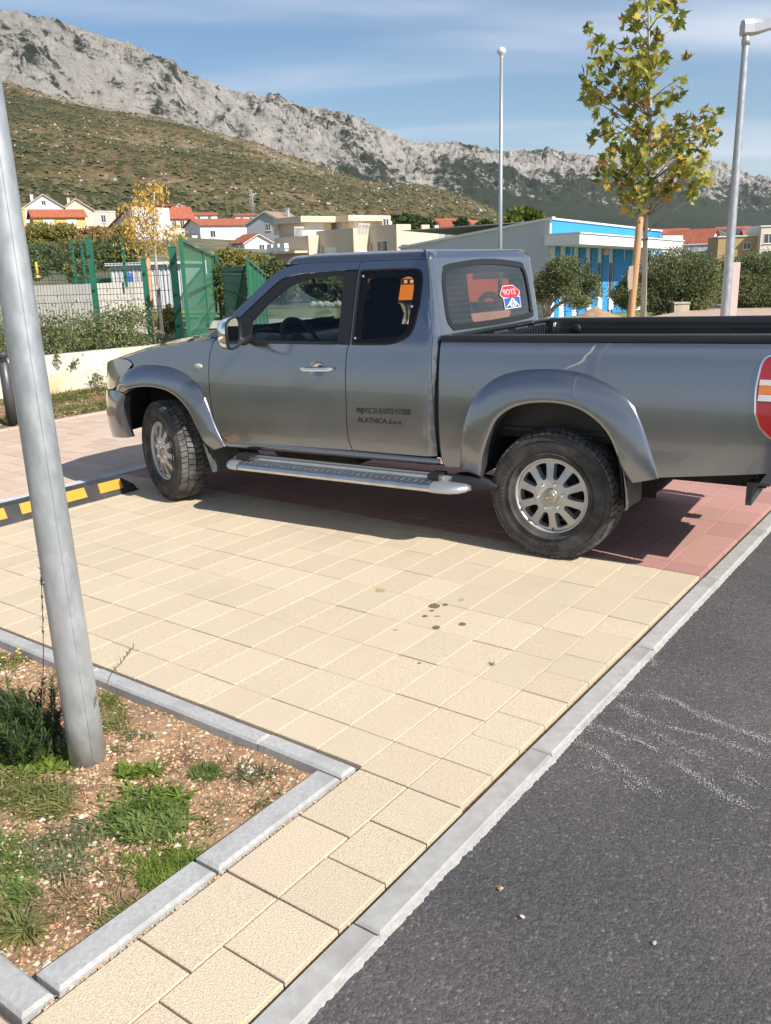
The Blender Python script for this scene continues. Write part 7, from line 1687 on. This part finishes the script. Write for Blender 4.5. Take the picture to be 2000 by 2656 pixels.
    b = N.new('ShaderNodeBump'); b.inputs['Strength'].default_value = 1.; b.inputs['Distance'].default_value = 26.; L.new(n.outputs[0], b.inputs['Height']); L.new(b.outputs[0], P.inputs['Normal'])
    me.materials.append(m); tag(mkobj('mountain', me), kind='structure')
build_mountain()
HILL = [(-420, 120), (-150, 165), (0, 205), (156, 250), (312, 280), (507, 325), (663, 370), (780, 415), (860, 446), (936, 470), (1020, 484), (1080, 478), (1131, 494), (1190, 510), (1217, 518), (1288, 548), (1340, 575), (1420, 604), (1520, 628), (1650, 640), (1800, 650)]
def build_hill():
    cols = [-400+2200*i/420 for i in range(421)]; NT = 110; V = []; C = []
    for x in cols:
        y = interp([p[0] for p in HILL], [p[1] for p in HILL], x); d0 = px_ray(x, y); h = sqrt(d0.x**2+d0.y**2); e = Vector((d0.x/h, d0.y/h, 0)); k = d0.z/h
        R = interp([-400, 0, 700, 1300, 1800], [1250, 1250, 1150, 900, 800], x); H = k*R+CAM_H; Rf = 330; zf = terrain_z(e.x*Rf, e.y*Rf)-5
        for j in range(NT):
            t = j/(NT-1)*1.12; tt = min(1, t); sh = tt**1.12 if t <= 1 else 1-(t-1)*2.2
            r = Rf+(R-Rf)*t; p = e*r; z = zf+(H-zf)*sh; q = Vector((p.x, p.y, z)); n1 = noise.fractal(q*.008, 1., 2.1, 4); n2 = noise.fractal(q*.05, 1., 2., 3)
            dz = (7*n1*min(1, tt*5)*(1-.6*smooth01((tt-.85)/.15))+1.6*n2)*smooth01(tt*4); V.append((p.x, p.y, z+dz)); C.append(max(0, min(1, .60-tt*.34+.75*noise.noise(q*.0035)+.45*n1+.28*n2+.15*smooth01((400-x)/500)*(1-tt))))
    nC = len(cols); F = [(i*NT+j, (i+1)*NT+j, (i+1)*NT+j+1, i*NT+j+1) for i in range(nC-1) for j in range(NT-1)]
    me = bpy.data.meshes.new('hill'); me.from_pydata(V, [], F); me.polygons.foreach_set('use_smooth', [True]*len(F)); at = me.attributes.new('cover', 'FLOAT', 'POINT'); at.data.foreach_set('value', C)
    m = bpy.data.materials.new('hill_dry_scrub'); m.use_nodes = True; nt = m.node_tree; N = nt.nodes; L = nt.links; P = N['Principled BSDF']; P.inputs['Roughness'].default_value = .95; P.inputs['Specular IOR Level'].default_value = .1
    a = N.new('ShaderNodeAttribute'); a.attribute_name = 'cover'; g = N.new('ShaderNodeNewGeometry'); n = N.new('ShaderNodeTexNoise'); n.inputs['Scale'].default_value = .22; n.inputs['Detail'].default_value = 6; n.inputs['Roughness'].default_value = .8; mp_ = N.new('ShaderNodeMapping'); mp_.inputs['Scale'].default_value = (1., .3, 1.); L.new(g.outputs['Position'], mp_.inputs[0]); L.new(mp_.outputs[0], n.inputs['Vector'])
    s = N.new('ShaderNodeMath'); s.operation = 'MULTIPLY_ADD'; s.inputs[1].default_value = 2.0; s.inputs[2].default_value = -1.0; L.new(n.outputs[0], s.inputs[0]); ad = N.new('ShaderNodeMath'); ad.operation = 'ADD'; L.new(a.outputs['Fac'], ad.inputs[0]); L.new(s.outputs[0], ad.inputs[1])
    rp = N.new('ShaderNodeValToRGB'); el = rp.color_ramp.elements; el[0].position = -.0; el[0].color = (.40, .36, .29, 1); el[1].position = .95; el[1].color = (.05, .065, .022, 1)
    for pz, c in ((.08, (.29, .215, .125)), (.32, (.24, .165, .080)), (.56, (.185, .135, .058)), (.78, (.105, .10, .040))): q = el.new(pz); q.color = (*c, 1)
    L.new(ad.outputs[0], rp.inputs[0])
    vo = N.new('ShaderNodeTexVoronoi'); vo.inputs['Scale'].default_value = .17; L.new(mp_.outputs[0], vo.inputs['Vector'])
    th = N.new('ShaderNodeMath'); th.operation = 'MULTIPLY_ADD'; th.inputs[1].default_value = .55; th.inputs[2].default_value = .20; L.new(ad.outputs[0], th.inputs[0])
    df = N.new('ShaderNodeMath'); df.operation = 'SUBTRACT'; L.new(th.outputs[0], df.inputs[0]); L.new(vo.outputs['Distance'], df.inputs[1])
    sm = N.new('ShaderNodeMapRange'); sm.inputs['From Min'].default_value = -.05; sm.inputs['From Max'].default_value = .06; L.new(df.outputs[0], sm.inputs[0])
    bm_ = N.new('ShaderNodeMix'); bm_.data_type = 'RGBA'; L.new(sm.outputs[0], bm_.inputs[0]); L.new(rp.outputs[0], bm_.inputs[6]); bm_.inputs[7].default_value = (.085, .085, .035, 1)
    L.new(bm_.outputs[2], P.inputs['Base Color']); b = N.new('ShaderNodeBump'); b.inputs['Strength'].default_value = 1.; b.inputs['Distance'].default_value = 6.; L.new(n.outputs[0], b.inputs['Height']); L.new(b.outputs[0], P.inputs['Normal'])
    me.materials.append(m); hill = tag(mkobj('hill', me), kind='structure')
    # scrub standing on the slope: one mass, too many to count
    rnd = random.Random(40); mb = MB(); rk = MB()
    for _ in range(15000):
        i = rnd.randrange(30, nC-2); j = int(rnd.random()**.8*98); a_ = Vector(V[i*NT+j]); b_ = Vector(V[(i+1)*NT+j+1]); p = a_.lerp(b_, rnd.random())
        pr = C[i*NT+j]*.9+.12
        tgt = mb; r = rnd.uniform(.8, 2.2)
        if rnd.random() > pr:
            if rnd.random() < .12: tgt = rk; r = rnd.uniform(.5, 1.6)
            else: continue
        vs = []; k = 6
        for q in range(k): t = 2*pi*q/k+rnd.uniform(-.3, .3); rr = r*rnd.uniform(.75, 1.2); vs.append(p+Vector((rr*cos(t), rr*sin(t), r*rnd.uniform(-.2, .35))))
        vs.append(p+Vector((rnd.uniform(-.3, .3)*r, rnd.uniform(-.3, .3)*r, r*rnd.uniform(.8, 1.25)))); tgt.add(vs, [(q, (q+1) % k, k) for q in range(k)], tgt is mb)
    tag(mb.obj('hill_scrub', leaf_mat('hill_scrub_leaf', (.05, .055, .02), (.15, .13, .055), .0, nscale=.02), hill, fix=False), kind='stuff')
    tag(rk.obj('hill_rocks', mat('hill_rock', (.40, .37, .32), .9), hill, fix=False), kind='stuff')
build_hill()
# air between the viewer and the mountain
def haze():
    mb = MB(); mb.b2(-9800, 9800, -9800, 9800, -3.0, 1250); o = mb.obj('haze', None); m = bpy.data.materials.new('haze_air'); m.use_nodes = True; N = m.node_tree.nodes; L = m.node_tree.links; N.clear(); out = N.new('ShaderNodeOutputMaterial'); v = N.new('ShaderNodeVolumePrincipled'); v.inputs['Color'].default_value = (.86, .92, 1., 1); v.inputs['Density'].default_value = 4.4e-5; v.inputs['Anisotropy'].default_value = .2
    L.new(v.outputs[0], out.inputs['Volume']); o.data.materials.append(m); tag(o, kind='stuff')
haze()
# ================================================================ WEEDS IN THE PLANTING BED
def zb(x, y): return (.57023*x, 1600+.57023*y)
def soil_pt(x, y):
    p = px_ground(*zb(x, y), -.01); a, b = w2g(p); return g2w(a, b, soil_z(a, b))
def blade(mb, base, d, L, Wd, bend, rnd, seg=3, lobes=0):
    s = d.cross(Vector((0, 0, 1)))
    if s.length < 1e-3: s = Vector((1, 0, 0))
    s = (s.normalized()+Vector((rnd.gauss(0, .25), rnd.gauss(0, .25), rnd.gauss(0, .25)))).normalized(); p = Vector(base); dd = d.normalized(); rows = []
    for i in range(seg+1):
        t = i/seg; w = Wd*(.35+1.3*t*(1.05-t)*1.6)*(1 if i < seg else .12)
        if lobes: w *= (1.25 if i % 2 else .5)
        rows.append((p-s*w/2, p+s*w/2)); dd = (dd+Vector((0, 0, -bend/seg))).normalized(); p = p+dd*(L/seg)
    vs = [q for r in rows for q in r]; mb.add(vs, [(2*i, 2*i+1, 2*i+3, 2*i+2) for i in range(seg)])
GM = dict(grass=leaf_mat('weed_grass', (.12, .15, .04), (.32, .31, .11), .35, nscale=9), dark=leaf_mat('weed_rosemary', (.02, .05, .014), (.09, .15, .035), .25, nscale=10), mid=leaf_mat('weed_leafy', (.07, .12, .026), (.23, .29, .08), .35, nscale=8), bright=leaf_mat('weed_bright', (.10, .17, .02), (.26, .33, .06), .4, nscale=8), dry=leaf_mat('weed_dry', (.20, .14, .07), (.40, .30, .17), .3, nscale=8), grey=leaf_mat('weed_greygreen', (.10, .115, .055), (.22, .22, .11), .3, nscale=8))
def patch(name, label, cat, spots, m, L, Wd, up, bend, seed, group=None, per=1.25, lobes=0, seg=3, clus=0, parts='leaves'):
    L *= .66; Wd *= .62; clus = int(clus*2.2); spots = [(x, y, rx*1.28, ry*1.28, n) for x, y, rx, ry, n in spots]; up *= .8
    """spots: (x, y, rx, ry, n) ellipses on the bed as seen; leaves rise from the soil"""
    rnd = random.Random(seed); c = soil_pt(spots[0][0], spots[0][1]); root = empty(name, c); tag(root, label, cat, group); mb = MB()
    for x, y, rx, ry, n in spots:
        cen = [(x+rnd.gauss(0, .5)*rx, y+rnd.gauss(0, .5)*ry) for _ in range(clus)] if clus else None
        for _ in range(int(n*per)):
            if cen:
                q = rnd.choice(cen); px_, py_ = q[0]+rnd.gauss(0, 9), q[1]+rnd.gauss(0, 6)
            else:
                r = sqrt(rnd.random()); t = rnd.uniform(0, 6.28); px_, py_ = x+rx*r*cos(t), y+ry*r*sin(t)
            p = soil_pt(px_, py_)-c; an = rnd.uniform(0, 6.28); h = max(.05, rnd.gauss(up, .35)); d = Vector((cos(an), sin(an), h)).normalized()
            blade(mb, p, d, L*rnd.uniform(.5, 1.25), Wd*rnd.uniform(.7, 1.3), bend*rnd.uniform(.4, 1.4), rnd, seg, lobes)
    mb.obj(parts, GM[m] if isinstance(m, str) else m, root, fix=False); return root
# rosemary bush behind the post: upright shoots set with needles
def rosemary():
    rnd = random.Random(31); c = soil_pt(130, 600); root = empty('rosemary_bush', c); tag(root, 'dark green needle-leaved bush left of the near lamp post', 'bush'); mb = MB(); st = MB()
    for _ in range(85):
        p = soil_pt(rnd.gauss(120, 70), rnd.gauss(570, 35))-c; an = rnd.uniform(0, 6.28); d = Vector((cos(an)*.55, sin(an)*.55, 1.)).normalized(); L = rnd.uniform(.10, .27); P = [p]
        for i in range(6): d = (d+Vector((rnd.gauss(0, .07), rnd.gauss(0, .07), .06))).normalized(); P.append(P[-1]+d*L/6)
        st.tube(P, [.0022]*7, 4)
        for i in range(95):
            k = rnd.uniform(.12, 1.); j = min(5, int(k*6)); q = P[j].lerp(P[j+1], k*6-j); a2 = rnd.uniform(0, 6.28); blade(mb, q, (d*.7+Vector((cos(a2), sin(a2), .1))).normalized(), rnd.uniform(.018, .032), .0042, .1, rnd, 2)
    mb.obj('needles', GM['dark'], root, fix=False); st.obj('stem', mat('rosemary_stem', (.07, .075, .035), .9), root)
rosemary()
patch('leafy_weed', 'bright broad-leaved weeds at the foot of the dark needle bush', 'weed', [(60, 640, 70, 45, 190), (170, 640, 90, 40, 230), (240, 610, 50, 30, 120), (20, 420, 40, 60, 60)], 'bright', .062, .017, .8, .5, 41, lobes=0, clus=14)
patch('grass_tuft', 'pale grass and moss patch just right of the near lamp post', 'grass', [(510, 400, 45, 60, 420), (480, 350, 35, 30, 200), (530, 470, 45, 40, 260)], 'grass', .045, .006, 1.0, .5, 42, seg=2)
patch('grass_tuft', 'low grey-green weed beside the gravel behind the lamp post', 'grass', [(620, 525, 60, 16, 190), (560, 590, 50, 14, 110)], 'grey', .045, .007, .7, .7, 43, seg=2)
patch('leafy_weed', 'upright leafy weed in front of the lamp post foot', 'weed', [(570, 690, 40, 30, 90), (690, 690, 40, 16, 60)], 'bright', .075, .018, 1.1, .6, 44, lobes=1, clus=5, seg=5)
patch('leafy_weed', 'largest mid-green leafy weed in the middle of the bed', 'weed', [(640, 860, 120, 60, 620), (700, 930, 110, 60, 560), (570, 900, 90, 60, 420), (760, 860, 80, 50, 300), (620, 960, 90, 50, 380)], 'mid', .065, .012, .75, .7, 45, lobes=1, clus=26, seg=5)
patch('leafy_weed', 'long pale leaves sticking out of the largest weed', 'weed', [(690, 790, 60, 30, 60), (790, 800, 60, 26, 40)], 'bright', .105, .015, .8, .7, 46, lobes=0, clus=5, seg=4)
patch('grass_tuft', 'small round dark green grass tuft on bare gravel', 'grass', [(935, 690, 58, 30, 900)], 'mid', .040, .0036, 1.1, .3, 47, seg=2)
patch('grass_tuft', 'sparse long-bladed weed near the kerb corner', 'grass', [(1110, 700, 70, 40, 70), (1230, 690, 50, 20, 40), (1160, 800, 30, 50, 24)], 'grey', .12, .007, .45, .5, 48, clus=8, seg=4)
patch('leafy_weed', 'feathery green weed spilling over the bed kerb', 'weed', [(740, 1120, 110, 45, 700), (840, 1080, 70, 40, 460), (690, 1190, 60, 30, 260), (850, 1150, 45, 22, 190), (790, 1170, 50, 25, 200)], 'bright', .050, .007, .9, .5, 49, clus=40, seg=3, lobes=1)
patch('grass_tuft', 'tangled pale grass left of the largest weed', 'grass', [(150, 800, 140, 70, 620), (60, 760, 70, 60, 300), (230, 830, 80, 50, 300)], 'grass', .090, .006, .7, .8, 50, seg=4)
patch('leafy_weed', 'olive leafy weeds across the lower left of the bed', 'weed', [(280, 1010, 110, 60, 520), (380, 940, 80, 50, 300), (200, 1100, 110, 60, 430), (330, 1100, 70, 50, 240)], 'grey', .045, .010, .6, .6, 51, clus=60, seg=3, lobes=1)
patch('leafy_weed', 'dull green weeds at the left frame edge of the bed', 'weed', [(60, 1120, 90, 70, 420), (70, 1230, 90, 60, 420), (30, 1010, 60, 70, 220)], 'mid', .050, .011, .6, .6, 52, clus=40, seg=3, lobes=1)
patch('grass_tuft', 'star-shaped grass tuft at the lower left of the bed', 'grass', [(105, 1400, 26, 16, 170), (110, 1370, 40, 24, 120)], 'grass', .125, .0062, .75, .8, 53, seg=4)
patch('grass_tuft', 'dry brownish grass near the lower kerb', 'grass', [(240, 1300, 120, 50, 260), (330, 1220, 80, 50, 160), (520, 1180, 50, 40, 110), (460, 1350, 60, 22, 90)], 'dry', .07, .005, .55, .7, 54, seg=3)
patch('grass_tuft', 'short green moss-like weeds along the lower kerb edge', 'grass', [(540, 1320, 60, 26, 170), (480, 1360, 40, 18, 90)], 'grass', .035, .006, .8, .5, 55, seg=2)
patch('yellow_flower_weed', 'small weed with tiny yellow flowers at the far left of the bed', 'weed', [(30, 190, 50, 30, 200), (110, 160, 40, 20, 120)], 'grass', .05, .007, 1., .4, 56, seg=2)
patch('grass_tuft', 'dry stalks and twigs along the far kerb of the bed', 'grass', [(250, 250, 90, 30, 60), (700, 430, 60, 12, 26), (830, 430, 40, 10, 18), (900, 560, 60, 20, 30), (1030, 560, 70, 18, 26)], 'dry', .075, .003, .5, .3, 57, seg=3)
patch('leafy_weed', 'few scattered seedlings on the gravel in mid bed', 'weed', [(450, 480, 60, 40, 40), (820, 760, 60, 30, 40), (1000, 830, 60, 30, 30), (480, 780, 60, 50, 60), (440, 1080, 50, 60, 40), (950, 900, 40, 30, 24)], 'grass', .032, .008, .8, .5, 58, clus=10, seg=3)
# scattered seedlings, dead stems and litter over the whole bed
def litter():
    rnd = random.Random(91)
    for nm, m, n, L, Wd, thr in (('seedlings', 'grass', 5200, .026, .0055, .0), ('seedlings', 'mid', 3200, .022, .006, .12), ('dead_stems', 'dry', 1500, .05, .0022, -.1)):
        mb = MB()
        for _ in range(n):
            a = rnd.uniform(-1.35, -.30); b = rnd.uniform(-1.5, .88)
            k = noise.noise((a*3.1, b*3.1, 4.))+.5*noise.noise((a*9, b*9, 2.))-(.35*smooth01((a+.85)/.5))
            if k < thr+rnd.gauss(0, .12): continue
            an = rnd.uniform(0, 6.28); up = .15 if m == 'dry' else .7
            blade(mb, g2w(a, b, soil_z(a, b)+.002), Vector((cos(an), sin(an), max(.02, rnd.gauss(up, .3)))).normalized(), L*rnd.uniform(.5, 1.4), Wd*rnd.uniform(.6, 1.4), .4, rnd, 2)
        o = mb.obj(nm, GM[m], None, fix=False); o.parent = soil; o.matrix_parent_inverse = (Matrix.Translation(GP) @ Matrix.Rotation(GYAW, 4, 'Z')).inverted(); tag(o, kind='stuff')
litter()
# tall seed-headed grasses
def seed_grass(x, y, path, label, seed):
    rnd = random.Random(seed); b = soil_pt(x, y); root = empty('seed_grass', b); tag(root, label, 'grass'); D = sqrt(b.x**2+b.y**2); P = [Vector((0, 0, 0))]
    for px_, py_ in path: q = at_depth(*zb(px_, py_), b.y); P.append(q-b)
    P = resample(catmull(P, 5), 18); mb = MB(); mb.tube(P, [.0017]*10+[.0014]*8, 4); mb.obj('stalk', GM['dry'], root); h = MB()
    for i in range(11, 18):
        for _ in range(7): blade(h, P[i]+Vector((rnd.gauss(0, .002), 0, rnd.gauss(0, .008))), Vector((rnd.gauss(0, .4), rnd.gauss(0, .3), 1)).normalized(), .014, .0036, .0, rnd, 2)
    h.obj('seed_head', mat('seed_brown', (.16, .085, .05), .9), root, fix=False)
seed_grass(180, 600, [(195, 300), (197, 120), (188, -180), (180, -260)], 'tall thin dry grass stalk rising left of the near lamp post', 61)
seed_grass(440, 420, [(500, 270), (545, 215), (605, 140)], 'leaning grass stalk with brown seed head right of the near lamp post', 62)
seed_grass(310, 640, [(370, 550), (420, 440), (440, 370)], 'thin dark grass stalk crossing in front of the near lamp post', 63)
mb = MB(); rnd = random.Random(8); c = soil_pt(60, 150)
for x, y in ((90, 140), (95, 158), (15, 172), (80, 150)):
    p = soil_pt(x, y+25); 
    for k in range(6): blade(mb, p+Vector((0, 0, .045)), Vector((cos(k), sin(k), .5)).normalized(), .010, .007, .2, rnd, 2)
o = mb.obj('flower_heads', mat('flower_yellow', (.80, .62, .03), .6)); tag(o, kind='stuff')
# weeds in the paving joints
for i, (x, y) in enumerate(((1600, 1038), (2000, 0),)[:1]):
    Z2 = lambda a, b: (700+.36014*a, 1350+.36014*b); p = px_ground(*Z2(x, y)); root = empty('joint_weed', p); tag(root, 'tiny green weed sprouting from a paving joint near the road kerb', 'weed'); mb = MB(); rnd = random.Random(70)
    for _ in range(14): an = rnd.uniform(0, 6.28); blade(mb, Vector((0, 0, 0)), Vector((cos(an), sin(an), .5)).normalized(), .022, .004, .3, rnd, 2)
    mb.obj('leaves', GM['bright'], root, fix=False)
# straw on the road
p = px_ground(1490, 1945, -.008); q = px_ground(1545, 1935, -.008); mb = MB(); mb.tube([p+Vector((0, 0, .004)), q+Vector((0, 0, .006))], .0016, 5); o = mb.obj('straw', GM['dry']); tag(o, 'single dry straw lying on the asphalt by the scrape marks', 'straw')
